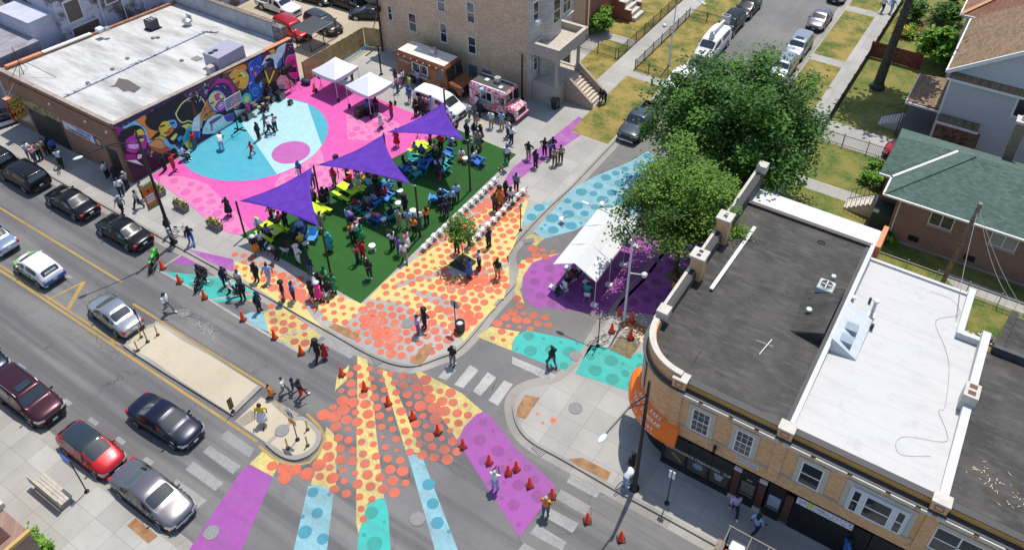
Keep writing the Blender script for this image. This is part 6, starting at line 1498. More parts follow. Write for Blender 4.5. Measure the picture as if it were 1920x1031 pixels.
# motorcycles and bicycles
def motorbike(label, loc, rz, col):
    root = thing('motorcycle', label, 'motorcycle', loc, rz, 'parked motorcycles')
    for x in (-.68, .68):
        m_ = MB(); m_.smooth = True; m_.lathe([(.2, -.06), (.28, -.07), (.31, 0), (.28, .07), (.2, .06)], 16); o = link('wheel', m_.mesh('wheel'), tyre, root); o.matrix_local = Matrix.Translation((x, 0, .31)) @ Matrix.Rotation(pi/2, 4, 'X')
        link('rim', MB().cyl(0, 0, -.03, .03, .2, n=12).mesh('rim'), rimm, o)
    m_ = MB(); m_.smooth = True; m_.ball(.12, 0, .84, .36, .17, .17, 12, 8).ball(.55, 0, .86, .28, .2, .28, 12, 8).ball(-.5, 0, .84, .22, .12, .1, 10, 7); m_.build('fairing', col, root)
    m_ = MB(); m_.smooth = True; m_.ball(-.3, 0, .85, .3, .15, .09, 10, 6); m_.build('seat', trimb, root)
    MB().bevbox(-.35, .35, -.2, .2, .3, .7, .08).build('engine', plain('engine_grey', (.08, .08, .085), .4, .6), root)
    MB().tube([(.4, -.36, .98), (.5, -.1, 1.04), (.5, .1, 1.04), (.4, .36, .98)], .022).build('handlebar', trimb, root)
    MB().tube([(.5, 0, 1.0), (.68, 0, .31)], .045).build('fork', chrome, root); MB().tube([(.0, -.2, .35), (-.8, -.24, .5)], .06).build('exhaust', chrome, root)
    for sy in (-1, 1): MB().ball(.48, sy*.3, 1.16, .05, .08, .05, 8, 5).tube([(.5, sy*.2, 1.03), (.48, sy*.3, 1.14)], .012).build('mirror', trimb, root)
    MB().ball(.8, 0, .9, .06, .1, .08, 8, 5).build('headlight', lampw, root); MB().box(-.9, -.84, -.08, .08, .78, .86).build('tail_light', redl_, root)
    return root
motorbike('bright green sport motorcycle behind the last black saloon', at(285, 484), radians(124), paint_of('lime', (.05, .45, .03), .3))
motorbike('black motorcycle parked on the teal painted bay', tuple(G(378, 533, 0)), radians(115), BLACK)
def bicycle(label, loc, rz, col, lean=.1):
    root = thing('bicycle', label, 'bicycle', loc, rz, 'bicycles at the poles'); root.rotation_euler = (lean, 0, rz)
    for x in (-.52, .52):
        m_ = MB(); m_.smooth = True
        m_.loft([[(x+(.33+.02*cos(q*pi/3))*cos(t*pi/10), .02*sin(q*pi/3), .35+(.33+.02*cos(q*pi/3))*sin(t*pi/10)) for q in range(6)] for t in range(21)], caps=False)
        o = m_.build('wheel', tyre, root)
        k = MB()
        for t in range(8): k.tube([(x, 0, .35), (x+.32*cos(t*pi/4), 0, .35+.32*sin(t*pi/4))], .006, 3)
        k.build('spoke', chrome, o)
    k = MB(); s_ = .02
    for a, b in (((-.52, 0, .35), (-.1, 0, .36)), ((-.1, 0, .36), (-.22, 0, .85)), ((-.52, 0, .35), (-.2, 0, .78)), ((-.1, 0, .36), (.36, 0, .82)), ((-.2, 0, .78), (.36, 0, .84)), ((.36, 0, .92), (.52, 0, .35))): k.tube([a, b], s_, 5)
    k.build('frame', col, root)
    MB().bevbox(-.36, -.1, -.07, .07, .86, .92, .02).build('saddle', trimb, root)
    MB().tube([(.3, -.26, .98), (.38, -.1, 1.0), (.38, .1, 1.0), (.3, .26, .98)], .016).build('handlebar', trimb, root)
    MB().cyl(0, 0, -.02, .02, .1, n=10, T=Matrix.Translation((-.1, 0, .36)) @ Matrix.Rotation(pi/2, 4, 'X')).build('chainring', chrome, root)
    return root
bicycle('dark bicycle locked to the short post by the teal paint', tuple(G(1122, 645, ZS)), radians(60), trimb)
bicycle('dark bicycle ridden by the person in white beside the police', tuple(G(114, 318, ZS)), radians(-35), trimb, .05)
bicycle('dark green bicycle leaning on the black lamp post with the banner', tuple(G(340, 440, ZS)), radians(40), plain('bike_green', (.02, .12, .06), .4))
bicycle('scooter-like white bicycle by the black lamp post outside the corner shop', tuple(G(1174, 905, ZS)), radians(70), M['white'])
# ================================================================ street furniture and event kit
PW = plain('pole_black', (.01, .01, .011), .4); GALV = plain('galvanised', (.42, .45, .46), .4, .6, .08)
ADB = plain('chair_blue', (.02, .13, .55), .5); ADT = plain('chair_teal', (.03, .36, .38), .5); ADS = plain('chair_sky', (.05, .28, .7), .5)
WPL = plain('white_plastic', (.68, .69, .7), .4, 0, .05); LIME = plain('lime_paint', (.56, .78, .015), .55, 0, .06)
def post(mb, h, r=.06): mb.cyl(0, 0, 0, h, r, n=10); return mb
# --- lamp posts
def black_lamp(label, loc, H, arm, banner):
    t = thing('street_lamp', label, 'street lamp', loc)
    m_ = MB(); m_.smooth = True; m_.lathe([(.3, 0), (.3, .06), (.17, .12), (.14, .6), (.1, H*.6), (.075, H)], 12); m_.build('pole', PW, t)
    a = Vector(arm); MB().tube([(0, 0, H-1.0), a*.45+Vector((0, 0, H-.35)), a+Vector((0, 0, H-.45))], .045).tube([(0, 0, H-1.7), a*.3+Vector((0, 0, H-.85)), a*.5+Vector((0, 0, H-.42))], .025).build('arm', PW, t)
    d = a.normalized(); o = MB(); o.smooth = True
    Tm = Matrix.Translation(a*1.06+Vector((0, 0, H-.5))) @ Matrix.Rotation(atan2(d.y, d.x), 4, 'Z')
    o.ball(.12, 0, .0, .33, .14, .08, 12, 7, Tm); o.build('lamp_head', plain('lamp_white', (.66, .7, .74), .3), t)
    if banner:
        bx = MB(); bx.bar((0, 0, 5.9), (-.08, -1.05, 5.9), .03, .03).bar((0, 0, 3.75), (-.08, -1.05, 3.75), .03, .03); bx.build('banner_arm', PW, t)
        b = MB().box(-.02, .02, -1.0, -.14, 3.8, 5.85).build('banner', plain('banner_orange', (.55, .1, .02), .7), t)
        MB().box(.02, .024, -1.0, -.14, 5.7, 5.85).box(.02, .024, -1.0, -.14, 3.8, 4.02).build('banner_stripe', plain('banner_green', (.06, .3, .05), .7), b)
        MB().box(.02, .026, -.88, -.26, 4.35, 5.0).build('banner_panel', plain('banner_cream', (.65, .64, .6), .7), b)
        Tb = Matrix(((0, 0, 1, .03), (1, 0, 0, -.57), (0, 1, 0, 0), (0, 0, 0, 1)))
        def tb(s_, z, sz, mt): text(b, s_, sz, Matrix.Translation((0, 0, z)) @ Tb, mt, 1, 0, .004)
        tb('AUSTIN', 5.62, .17, plain('letter_gold', (.6, .5, .1))); tb('Welcome', 4.8, .14, plain('letter_navy', (.03, .05, .2))); tb('Chicago', 4.58, .15, redl_)
        tb('AVENUE', 4.2, .14, plain('letter_gold', (.6, .5, .1))); MB().cyl(0, 0, 0, .008, .11, n=6, T=Matrix.Translation((.02, -.57, 5.3)) @ Matrix.Rotation(pi/2, 4, 'Y')).build('banner_emblem', PW, b)
    return t
p = G(326, 455, ZS); black_lamp('tall black street lamp with an orange banner at the painted plaza', (p.x, p.y, ZS), 10.1, (-1.2, -3.3, 0), True)
p = G(1189, 915, ZS); black_lamp('tall black street lamp in front of the orange brick corner shop', (p.x, p.y, ZS), 9.2, (-.5, -3.4, 0), False)
def silver_lamp(label, loc, H):
    t = thing('street_lamp', label, 'street lamp', loc)
    m_ = MB(); m_.smooth = True; m_.lathe([(.17, 0), (.17, .1), (.09, .16), (.055, H)], 12); m_.build('pole', GALV, t)
    MB().tube([(0, 0, H)]+[(-2.6*(1-cos(a*pi/2/8)), 0, H+1.5*sin(a*pi/2/8)) for a in range(1, 9)]+[(-3.2, 0, H+1.52)], .045, 7, .03).build('arm', GALV, t)
    m_ = MB(); m_.smooth = True; m_.ball(-3.4, 0, H+1.5, .32, .14, .08, 12, 7); m_.build('lamp_head', plain('lamp_grey_white', (.5, .58, .62), .3), t)
    MB().bar((0, 0, H*.62), (.75, .3, H*.62), .05, .05).build('bracket', GALV, t)
    m_ = MB(); m_.smooth = True; m_.lathe([(.0, -.2), (.15, -.16), (.21, 0), (.21, .07), (.15, .15), (.04, .19), (0, .2)], 14, Matrix.Translation((.9, .36, H*.62))); m_.build('camera_dome', plain('dome_white', (.55, .6, .62), .3), t)
    return t
p = G(1170, 602, ZS); silver_lamp('silver street lamp with curved arm and camera dome beside the white frame tent', tuple(p), 7.2)
p = G(1254, 124, ZS); s_ = silver_lamp('silver street lamp with curved arm in the fenced parkway', tuple(p), 6.6); s_.rotation_euler = (0, 0, pi)
for c in s_.children: pass
s_.rotation_euler = (0, 0, radians(155)+pi*0)
# --- shade posts and sails
POSTS = {'a': (460, 443, 3.4), 'b': (622, 525, 4.78), 'c': (600, 375, 3.42), 'd': (788, 444, 4.82), 'e': (882, 357, 4.85)}
TOP = {}
wh_ = {'a': 'at the pink corner by the planters', 'b': 'nearest the street at the turf edge', 'c': 'between two purple sails by the court', 'd': 'beside the row of white chairs', 'e': 'at the far turf corner by the white chairs', 'f': 'behind the middle purple sail', 'g': 'in front of the white van', 'h': 'behind the two white canopies', 'i': 'against the brick flats behind the brown truck', 'j': 'against the greystone corner behind the pink truck'}
def shade_post(k, x, y, h):
    t = thing('shade_post', 'black steel shade post '+wh_[k], 'post', (x, y, ZS), 0, 'black shade posts')
    post(MB(), h, .075).build('pole', PW, t); MB().cyl(0, 0, 0, .03, .2, n=10).build('base_plate', PW, t); MB().cyl(0, 0, h, h+.1, .05, n=8).build('cap', GALV, t)
    TOP[k] = Vector((x, y, ZS+h))
for k, (px, py, h) in POSTS.items(): p = G(px, py, ZS); shade_post(k, p.x, p.y, h)
for k, px, py, h in (('f', 719, 250, 3.6), ('g', 832, 168, 5.0)):
    p = G(px, py, ZS+h); shade_post(k, p.x, p.y, h)
for k, px, py, h in (('h', 715, 140, 3.2), ('i', 850, 112, 4.6), ('j', 979, 186, 4.7)): p = G(px, py, ZS); shade_post(k, p.x, p.y, h)
TOP['g2'] = TOP['g']-Vector((0, 0, 1.15))
_b = NB('purple_canvas'); _n = _b.noise(1.4, 5, .6); _c = _b.mix(_b.ramp(_n, .3, .7), (.08, .016, .32), (.125, .028, .46))
_s = _b.n('ShaderNodeSeparateXYZ'); _b.l(_b.pos(), _s.inputs[0]); _q = _b.math('FRACT', _b.math('MULTIPLY', _b.math('ADD', _s.outputs[0], _b.math('MULTIPLY', _s.outputs[1], .35)), .62))
_c = _b.mix(_b.math('MULTIPLY', _b.math('LESS_THAN', _q, .03), .5), _c, (.03, .005, .12)); _b.bump(_b.noise(2.2, 4, .6, _b.mapped(_b.pos(), (1, .3, 1))), .5, .12)
_b.done(_c, .7); _t = _b.n('ShaderNodeBsdfTranslucent'); _b.l(_c, _t.inputs[0]); _x = _b.n('ShaderNodeMixShader'); _x.inputs[0].default_value = .25
_b.l(_b.b.outputs[0], _x.inputs[1]); _b.l(_t.outputs[0], _x.inputs[2]); _b.l(_x.outputs[0], _b.t.nodes['Material Output'].inputs[0]); sailm = _b.m
def sail(label, ks):
    P3 = [TOP[k] for k in ks]; c = sum(P3, Vector())/3
    t = thing('shade_sail', label, 'shade sail', tuple(c), 0, 'purple shade sails')
    V = [(p-c)*.93 for p in P3]; N = 14; mb = MB(); mb.smooth = True; ix = {}
    for i in range(N+1):
        for j in range(N+1-i):
            a, b_ = i/N, j/N; g_ = 1-a-b_
            p = V[0]*a+V[1]*b_+V[2]*g_
            pull = .2*((a*b_)+(b_*g_)+(g_*a))*0
            e = min(a, b_, g_); cc = sum(V, Vector())/3
            # edges curve in towards the middle, the cloth sags a little
            s1 = 4*a*b_*max(0, 1-6*g_)+4*b_*g_*max(0, 1-6*a)+4*g_*a*max(0, 1-6*b_)
            q = (a*b_*(V[2])+b_*g_*V[0]+g_*a*V[1])
            p = p.lerp(cc, .17*s1)
            p.z -= .35*27*a*b_*g_*.25
            ix[(i, j)] = len(mb.v); mb.v.append(tuple(p))
    for i in range(N):
        for j in range(N-i):
            f = [(ix[(i, j)], ix[(i+1, j)], ix[(i, j+1)])]
            if j < N-i-1: f.append((ix[(i+1, j)], ix[(i+1, j+1)], ix[(i, j+1)]))
            mb.f += f; mb.m += [0]*len(f); mb.sm += [True]*len(f)
    o = mb.build('canvas', sailm, t)
    so_ = o.modifiers.new('t', 'SOLIDIFY'); so_.thickness = .012
    for k, v in zip(ks, V): MB().tube([v*.985, TOP[k]-c], .014, 5).build('tie', GALV, t)
sail('nearest purple triangular shade sail over the lime picnic tables', ('a', 'c', 'b'))
sail('middle purple triangular shade sail over the crowd on the turf', ('c', 'f', 'd'))
sail('farthest purple triangular shade sail in front of the white van', ('f', 'g2', 'e'))
# --- canopies
def popup(label, x, y, rz=0.0):
    t = thing('canopy_tent', label, 'canopy', (x, y, ZS), rz, 'white pop-up canopies'); a = 1.52
    m_ = MB(); m_.smooth = False; N = 6
    pk = (0, 0, 3.15)
    for i in range(4):
        c0 = Vector([(-a, -a), (a, -a), (a, a), (-a, a)][i]+(2.35,)); c1_ = Vector([(a, -a), (a, a), (-a, a), (-a, -a)][i]+(2.35,))
        for k in range(N):
            p0 = c0.lerp(c1_, k/N); p1 = c0.lerp(c1_, (k+1)/N)
            s0 = Vector((0, 0, -.08*sin(pi*k/N))); s1 = Vector((0, 0, -.08*sin(pi*(k+1)/N)))
            m_.add([p0+s0, p1+s1, pk], [(0, 1, 2)])
            m_.add([p0+s0, p0+s0*2.6-Vector((0, 0, .26)), p1+s1*2.6-Vector((0, 0, .26)), p1+s1], [(0, 1, 2, 3)])
    m_.build('canopy', plain('canopy_white', (.64, .64, .68), .6, 0, .03), t)
    for sx in (-1, 1):
        for sy in (-1, 1):
            l_ = MB().box(sx*a*.97-.02, sx*a*.97+.02, sy*a*.97-.02, sy*a*.97+.02, 0, 2.32).build('leg', WPL, t)
            MB().lathe([(.05, 0), (.12, .05), (.13, .3), (.05, .42)], 8, Matrix.Translation((sx*a*.97+.08, sy*a*.97, 0))).build('sandbag', PW, l_)
    return t
popup('white pop-up canopy next to the wooden fence', -50.85, 47.15, -.05); popup('white pop-up canopy nearer the white van', -46.35, 46.75, -.1)
t = thing('frame_tent', 'long white gabled frame tent on the purple painted street', 'tent', (-18.95, 39.3, 0), .03)
m_ = MB(); x0, y0, zr, ze = 1.62, 3.45, 3.25, 2.35
for s in (-1, 1):
    for k in range(4):
        ya, yb = -y0+2*y0*k/4, -y0+2*y0*(k+1)/4
        m_.add([(0, ya, zr), (0, yb, zr), (s*x0*.5, yb, (zr+ze)/2-.06), (s*x0*.5, ya, (zr+ze)/2-.06), (s*x0, ya, ze), (s*x0, yb, ze), (s*(x0+.03), ya, ze-.14), (s*(x0+.03), yb, ze-.14)], [(0, 1, 2, 3), (3, 2, 5, 4), (4, 5, 7, 6)])
m_.build('tent_roof', plain('tent_white', (.62, .64, .66), .55, 0, .05), t)
for y in (-y0+.05, -1.15, 1.15, y0-.05):
    MB().tube([(-x0, y, ze), (0, y, zr-.03), (x0, y, ze)], .025, 5).build('rafter', WPL, t)
    for s in (-1, 1):
        l_ = MB().cyl(s*x0, y, 0, ze, .025, n=6).build('leg', WPL, t); MB().bevbox(s*x0-.25, s*x0+.25, y-.18, y+.18, 0, .2, .03).build('leg_weight', WPL, l_)
# --- picnic tables
def picnic(loc, rz, label):
    t = thing('picnic_table', label, 'picnic table', loc, rz, 'lime picnic tables')
    m_ = MB()
    for i in range(5): m_.box(-.95, .95, -.38+i*.155, -.38+i*.155+.145, .71, .75)
    m_.build('table_top', LIME, t)
    for s in (-1, 1):
        m_ = MB(); m_.box(-.95, .95, s*.78-.14, s*.78-.005, .42, .46).box(-.95, .95, s*.78+.005, s*.78+.14, .42, .46); m_.build('bench', LIME, t)
        for e_ in (-1, 1): MB().bar((e_*.66, s*.2, .72), (e_*.66, s*.82, 0), .05, .1).build('leg', LIME, t)
    for e_ in (-1, 1): MB().bar((e_*.6, -.85, .39), (e_*.6, .85, .39), .05, .09).build('cross_bar', LIME, t)
    return t
def facing(p, q): return atan2(q[1]-p[1], q[0]-p[0])
PT = [((509, 427), .0, 'lime picnic table near the street under the nearest sail'), ((590, 390), .0, 'lime picnic table half covered by the nearest purple sail'), ((652, 353), -.02, 'lime picnic table with an empty front bench by the court'), ((792, 274), .0, 'lime picnic table farthest back under the far sail')]
for i, ((px, py), rz, lb_) in enumerate(PT):
    p = G(px, py, ZS+.72)
    if i == 0: pic = picnic((p.x, p.y, ZS), rz-.08, lb_)
    else: dup(pic, (p.x, p.y, ZS), rz-.08, lb_)
# --- adirondack style chairs
def adirondack(label, loc, rz, mt):
    t = thing('garden_chair', label, 'chair', loc, rz, 'blue and teal garden chairs')
    m_ = MB()
    for i in range(5): m_.bar((.42-.13*i, 0, .38-.03*i), (.42-.13*i+.001, 0, .38-.03*i+.001), .1, .1)
    m_ = MB()
    for i in range(5): m_.box(-.2+i*.13, -.2+i*.13+.12, -.3, .3, .27+i*.025, .29+i*.025)
    m_.build('seat', mt, t)
    m_ = MB()
    for i in range(5): y = -.3+i*.12; h = .95-.05*abs(i-2); m_.add([(-.2, y, .27), (-.2, y+.11, .27), (-.52, y+.11, h), (-.52, y, h), (-.23, y, .26), (-.23, y+.11, .26), (-.55, y+.11, h-.01), (-.55, y, h-.01)], [(0, 1, 2, 3), (7, 6, 5, 4), (0, 3, 7, 4), (1, 5, 6, 2), (3, 2, 6, 7)])
    m_.build('backrest', mt, t)
    for s in (-1, 1):
        MB().box(-.42, .42, s*.37-.06, s*.37+.06, .56, .585).build('armrest', mt, t)
        MB().bar((.38, s*.34, .56), (.4, s*.34, 0), .08, .03).build('leg', mt, t); MB().bar((.35, s*.31, .36), (-.6, s*.31, .02), .03, .09).build('leg', mt, t)
    return t
CH = [(563, 437, -60, 'b', 'dark blue garden chair beside the nearest lime table'), (586, 449, -60, 's', 'empty bright blue garden chair near the foot of the nearest sail'), (668, 392, 80, 't', 'teal garden chair holding the person in red'), (686, 404, 75, 't', 'teal garden chair next to a white stool table'), (706, 416, 95, 'b', 'blue garden chair with its back to the camera and two children'), (735, 410, 150, 't', 'dark teal garden chair beside the beige-shirted man'), (727, 358, 185, 'b', 'blue garden chair at the right of the middle circle'), (728, 375, 180, 's', 'light blue garden chair beside the person in red at centre'), (722, 343, 200, 't', 'teal garden chair under the right edge of the middle sail'), (703, 383, 80, 's', 'pale blue garden chair in the middle circle'), (758, 322, 88, 'b', 'dark blue garden chair with back to camera left of a teal one'), (779, 330, 75, 't', 'teal garden chair with a child in white'), (794, 318, 110, 's', 'broad blue garden chair at the front of the far circle'), (842, 291, 190, 'b', 'blue garden chair behind the person in bright red'), (838, 304, 175, 't', 'teal garden chair in the far circle beside a bald man'), (834, 322, 170, 't', 'teal garden chair behind the woman with a white bag'), (898, 308, 175, 'b', 'dark blue garden chair right of the far shade post'), (803, 305, 60, 'b', 'blue garden chair in the middle of the far circle'), (778, 303, 20, 't', 'teal garden chair at the end of the farthest lime table'), (815, 378, 120, 's', 'bright blue garden chair behind the man in the long black coat'), (832, 372, 170, 's', 'light blue garden chair beside the suited group')]
AD = {}
for px, py, a, k, lb_ in CH:
    p = G(px, py, ZS+.1); loc = (p.x, p.y, ZS+.012)
    if k in AD: dup(AD[k], loc, radians(a), lb_)
    else: AD[k] = adirondack(lb_, loc, radians(a), {'b': ADB, 't': ADT, 's': ADS}[k])
# --- round stool tables
def stool(label, loc):
    t = thing('side_table', label, 'side table', loc, 0, 'white round side tables')
    MB().cyl(0, 0, .5, .54, .26, n=20).build('table_top', WPL, t)
    m_ = MB(); m_.smooth = True
    for z, r_ in ((.03, .24), (.3, .15)): m_.tube([(r_*cos(q*pi/8), r_*sin(q*pi/8), z) for q in range(17)], .012, 5)
    m_.build('ring', WPL, t)
    for q in range(4): a = q*pi/2+.4; MB().tube([(.24*cos(a), .24*sin(a), .0), (.14*cos(a), .14*sin(a), .3), (.2*cos(a), .2*sin(a), .5)], .012, 5).build('leg', WPL, t)
    return t
ST = [(699, 470, 'empty white round stool table alone on the open turf'), (748, 390, 'empty white round stool table near the middle of the turf'), (720, 420, 'white stool table with cups between the front garden chairs'), (692, 414, 'white stool table behind the seated children'), (751, 367, 'white stool table crowded with plates under the sail tip'), (775, 404, 'white stool table behind the man in the blue shirt'), (846, 270, 'white stool table with plates at the far sail tip'), (873, 306, 'small white stool table beside the far shade post')]
for i, (px, py, lb_) in enumerate(ST):
    p = G(px, py, ZS)
    if i == 0: st0 = stool(lb_, (p.x, p.y, ZS+.012))
    else: dup(st0, (p.x, p.y, ZS+.012), i, lb_)
# --- white folding chairs
def folding(label, loc, rz, mt=None):
    t = thing('folding_chair', label, 'chair', loc, rz, 'white folding chairs'); mt = mt or WPL
    MB().bevbox(-.2, .22, -.22, .22, .43, .46, .06).build('seat', mt, t)
    m_ = MB(); m_.box(-.3, -.275, -.21, .21, .64, .84); m_.build('backrest', mt, t)
    for s in (-1, 1):
        MB().tube([(.3, s*.23, 0), (-.26, s*.23, .62), (-.3, s*.22, .85)], .014, 5).build('frame', GALV, t)
        MB().tube([(-.3, s*.2, 0), (.18, s*.2, .45)], .014, 5).build('leg', GALV, t)
    return t
fc = None
def fold_at(x, y, z, a, lb_, mt=None):
    global fc
    if fc is None: fc = folding(lb_, (x, y, z), a); return fc
    return dup(fc, (x, y, z), a, lb_)
ordn = ['first', 'second', 'third', 'fourth', 'fifth', 'sixth', 'seventh', 'eighth', 'ninth', 'tenth', 'eleventh', 'twelfth', 'thirteenth', 'fourteenth', 'fifteenth']
rr = random.Random(6)
for i in range(15): fold_at(-30.35+rr.uniform(-.06, .06), 34.0+i*.67, ZS, pi+rr.uniform(-.12, .12), 'white folding chair along the turf edge, %s from the street end' % ordn[i])
for i in range(11): fold_at(-27.75+rr.uniform(-.06, .06), 36.5+i*.69, ZS, pi+rr.uniform(-.15, .15), 'white folding chair in the row behind, %s from the sapling end' % ordn[i])
for px, py, a, lb_ in ((508, 472, 20, 'white folding chair with its side to the nearest lime table'), (537, 476, 100, 'folding chair beside the man in white with raised elbows'), (574, 464, 170, 'white folding chair of the person in yellow'), (352, 296, 190, 'white folding chair against the mural base'), (1054, 418, 170, 'white folding chair alone on the blue dotted street'), (1129, 389, 175, 'white folding chair on blue dots by the tent corner'), (1059, 550, 60, 'white folding chair under the tent of the woman in white'), (1070, 532, 30, 'folding chair deeper under the white tent on the left'), (1098, 536, 250, 'white folding chair facing the camera under the tent front'), (1101, 560, 110, 'white folding chair at the front right tent leg'), (1090, 516, 60, 'black-shaded folding chair far inside the tent'), (1178, 458, 90, 'white folding chair half seen under the light green tree')):
    p = G(px, py, ZS if px < 1000 else 0); fold_at(p.x, p.y, p.z, radians(a), lb_)
# --- planters, bins, small street things
def planter(label, px, py, rz):
    p = G(px, py, ZS); t = thing('planter', label, 'planter', tuple(p), rz, 'flower planters beside the pavement')
    m_ = MB(); m_.loft([[(-.62, -.22, 0), (.62, -.22, 0), (.62, .22, 0), (-.62, .22, 0)], [(-.7, -.27, .55), (.7, -.27, .55), (.7, .27, .55), (-.7, .27, .55)]]); m_.build('tub', two('weathered_tub', (.16, .14, .12), (.26, .23, .2), 4), t)
    k = MB(); r_ = random.Random(int(px))
    for i in range(260):
        k.cur = r_.choices((0, 1, 2, 3), (5, 5, 2, 2))[0]; leaf(k, r_, Vector((r_.uniform(-.62, .62), r_.uniform(-.2, .2), .55+abs(r_.gauss(0, .12)))), r_.uniform(.07, .14))
    k.build('flowers', [LG[0], LB[0], plain('bloom_yellow', (.7, .6, .08)), plain('bloom_red', (.3, .1, .05))], t); return t
planter('wooden flower planter by the lamp post banner', 298, 362, .0); planter('wooden flower planter in the middle on the pink edge', 341, 392, .0); planter('wooden flower planter nearest the black shade post', 404, 427, .0)
p = G(863, 620, ZS); t = thing('litter_bin', 'black slatted litter bin beside the stop sign', 'litter bin', tuple(p))
MB().lathe([(.26, 0), (.28, .1), (.3, .8), (.3, .86), (.27, .86), (.26, .6), (0, .6)], 16).build('bin', PW, t)
m_ = MB()
for q in range(16): m_.bar((.295*cos(q*pi/8), .295*sin(q*pi/8), .06), (.315*cos(q*pi/8), .315*sin(q*pi/8), .84), .04, .02)
m_.build('slats', plain('bin_grey', (.11, .11, .105), .6), t); MB().ball(0, 0, .68, .24, .24, .12).build('bin_bag', plain('bag_pale', (.45, .52, .5), .6), t)
p = G(1041, 204, ZS); t = thing('wheelie_bin', 'dark wheeled rubbish bin by the greystone stairs', 'rubbish bin', tuple(p))
MB().loft([[(-.24, -.26, .08), (.24, -.26, .08), (.24, .26, .08), (-.24, .26, .08)], [(-.32, -.34, 1.0), (.32, -.34, 1.0), (.32, .34, 1.0), (-.32, .34, 1.0)]]).build('bin', plain('bin_dark', (.03, .033, .036), .5), t); MB().bevbox(-.36, .36, -.38, .36, 1.0, 1.08, .04).build('lid', plain('bin_lid', (.05, .055, .06), .5), t)
for s in (-1, 1): MB().cyl(0, 0, -.03, .03, .12, n=12, T=Matrix.Translation((s*.26, .28, .12)) @ Matrix.Rotation(pi/2, 4, 'Y')).build('wheel', tyre, t)
def sign_post(label, px, py, h, z=ZS, base=.14): p = G(px, py, z); t = thing('sign_post', label, 'sign', tuple(p)); post(MB(), h, .035).build('pole', PW, t); MB().lathe([(base, 0), (base, .05), (.06, .1)], 10).build('base', PW, t); return t
t = sign_post('stop sign seen from behind beside the litter bin', 855, 619, 2.7)
MB().prism([(.38*cos(radians(22.5+45*i)), .38*sin(radians(22.5+45*i))) for i in range(8)], -.01, .01, Matrix.Translation((0, .06, 2.4)) @ Matrix.Rotation(pi/2, 4, 'X')).build('sign_plate', GALV, t)
sign_post('short bare black post beside the locked bicycle', 1121, 648, 2.6)
t = sign_post('thin black post with a small sign on the blue dots', 976, 432, 2.6); MB().box(-.02, .02, -.2, .2, 2.2, 2.6).build('sign_plate', GALV, t)
t = sign_post('bus stop post with a blue timetable panel at the south kerb', 163, 921, 2.85); MB().box(-.95, -.05, -.03, .03, 2.1, 2.8).build('sign_plate', plain('bus_grey_blue', (.16, .24, .36), .5), t)
MB().box(-.95, -.05, -.035, .035, 2.55, 2.802).build('sign_band', plain('bus_blue', (.02, .08, .4), .5), t)
text(t, '66', .2, textT('y-', -.04, -.7, 2.67), M['white'], 1, 0, .006); text(t, 'Chicago', .13, textT('y-', -.04, -.32, 2.67), M['white'], 1, 0, .003)
t = sign_post('black parking sign post on the shaded pavement by the shopfront', 1250, 943, 3.1); MB().box(-.17, .17, -.02, .02, 2.4, 3.0).build('sign_plate', M['white'], t)
t = sign_post('tall black pole among yellow bollards on the long island', 277, 641, 3.1, .15); MB().box(-.32, -.02, -.02, .02, 2.5, 2.9).build('sign_plate', PW, t)
t = sign_post('short post with a dark striped hazard board on the long island', 437, 772, 1.2, .15); MB().box(-.02, .02, -.17, .17, .35, 1.25).build('sign_plate', PW, t)
m_ = MB()
for i in range(4): m_.bar((.024, -.16, .42+i*.2), (.024, .16, .56+i*.2), .004, .06)
m_.build('stripes', plain('stripe_yellow', (.45, .36, .06)), t)
t = sign_post('black post with keep-right sign and orange panel on the small island', 558, 824, 2.5, .15)
MB().box(-.3, .3, -.05, -.03, 1.55, 2.0).build('orange_panel', plain('panel_orange', (.62, .28, .02), .5), t)
dm = MB(); dm.prism([(-.42, 0), (0, -.5), (.42, 0), (0, .5)], -.012, .012, Matrix.Translation((0, -.04, 2.5)) @ Matrix.Rotation(pi/2, 4, 'X')); dm.build('sign_plate', plain('sign_silver_white', (.62, .66, .75), .4), t)
ar = MB(); ar.add([(-.2, -.058, 2.35), (-.05, -.058, 2.2), (-.05, -.058, 2.62), (-.2, -.058, 2.52)], [(0, 1, 2, 3)]); ar.bar((.1, -.058, 2.25), (.14, -.058, 2.6), .01, .07).add([(.05, -.058, 2.58), (.24, -.058, 2.58), (.15, -.058, 2.74)], [(0, 1, 2)]); ar.build('sign_arrow', PW, t)
def bollard(px, py, lb_):
    p = G(px, py, .154); t = thing('bollard', lb_, 'bollard', tuple(p), 0, 'yellow flexible bollards'); MB().cyl(0, 0, 0, .92, .045, n=8).build('tube', plain('bollard_yellow', (.5, .36, .06), .6), t); MB().cyl(0, 0, 0, .05, .12, n=10).build('base', PW, t); return t
for px, py, lb_ in ((259, 657, 'yellow bollard at the left tip of the long island'), (265, 632, 'yellow bollard between the silver car and the black pole'), (296, 628, 'yellow bollard on the north side of the long island'), (540, 840, 'yellow bollard at the left of the small island'), (577, 835, 'yellow bollard at the right front of the small island'), (577, 805, 'yellow bollard at the back right of the small island')): bollard(px, py, lb_)
t = thing('bench', 'weathered grey backed bench beside the bus stop post', 'bench', tuple(G(103, 925, ZS)), 0)
m_ = MB()
for i in range(4): m_.box(-1.3, 1.3, -.3+i*.17, -.3+i*.17+.15, .42, .46)
m_.build('seat', plain('bench_slats', (.4, .37, .31), .8, 0, .25, 3), t)
MB().box(-1.5, 1.35, -.42, -.36, .35, 1.02).build('backrest', plain('bench_ad_board', (.42, .38, .3), .7, 0, .3, 2), t)
for x in (-1.2, 1.2): MB().box(x-.08, x+.08, -.36, .3, 0, .42).build('leg', plain('bench_concrete', (.2, .2, .18)), t)
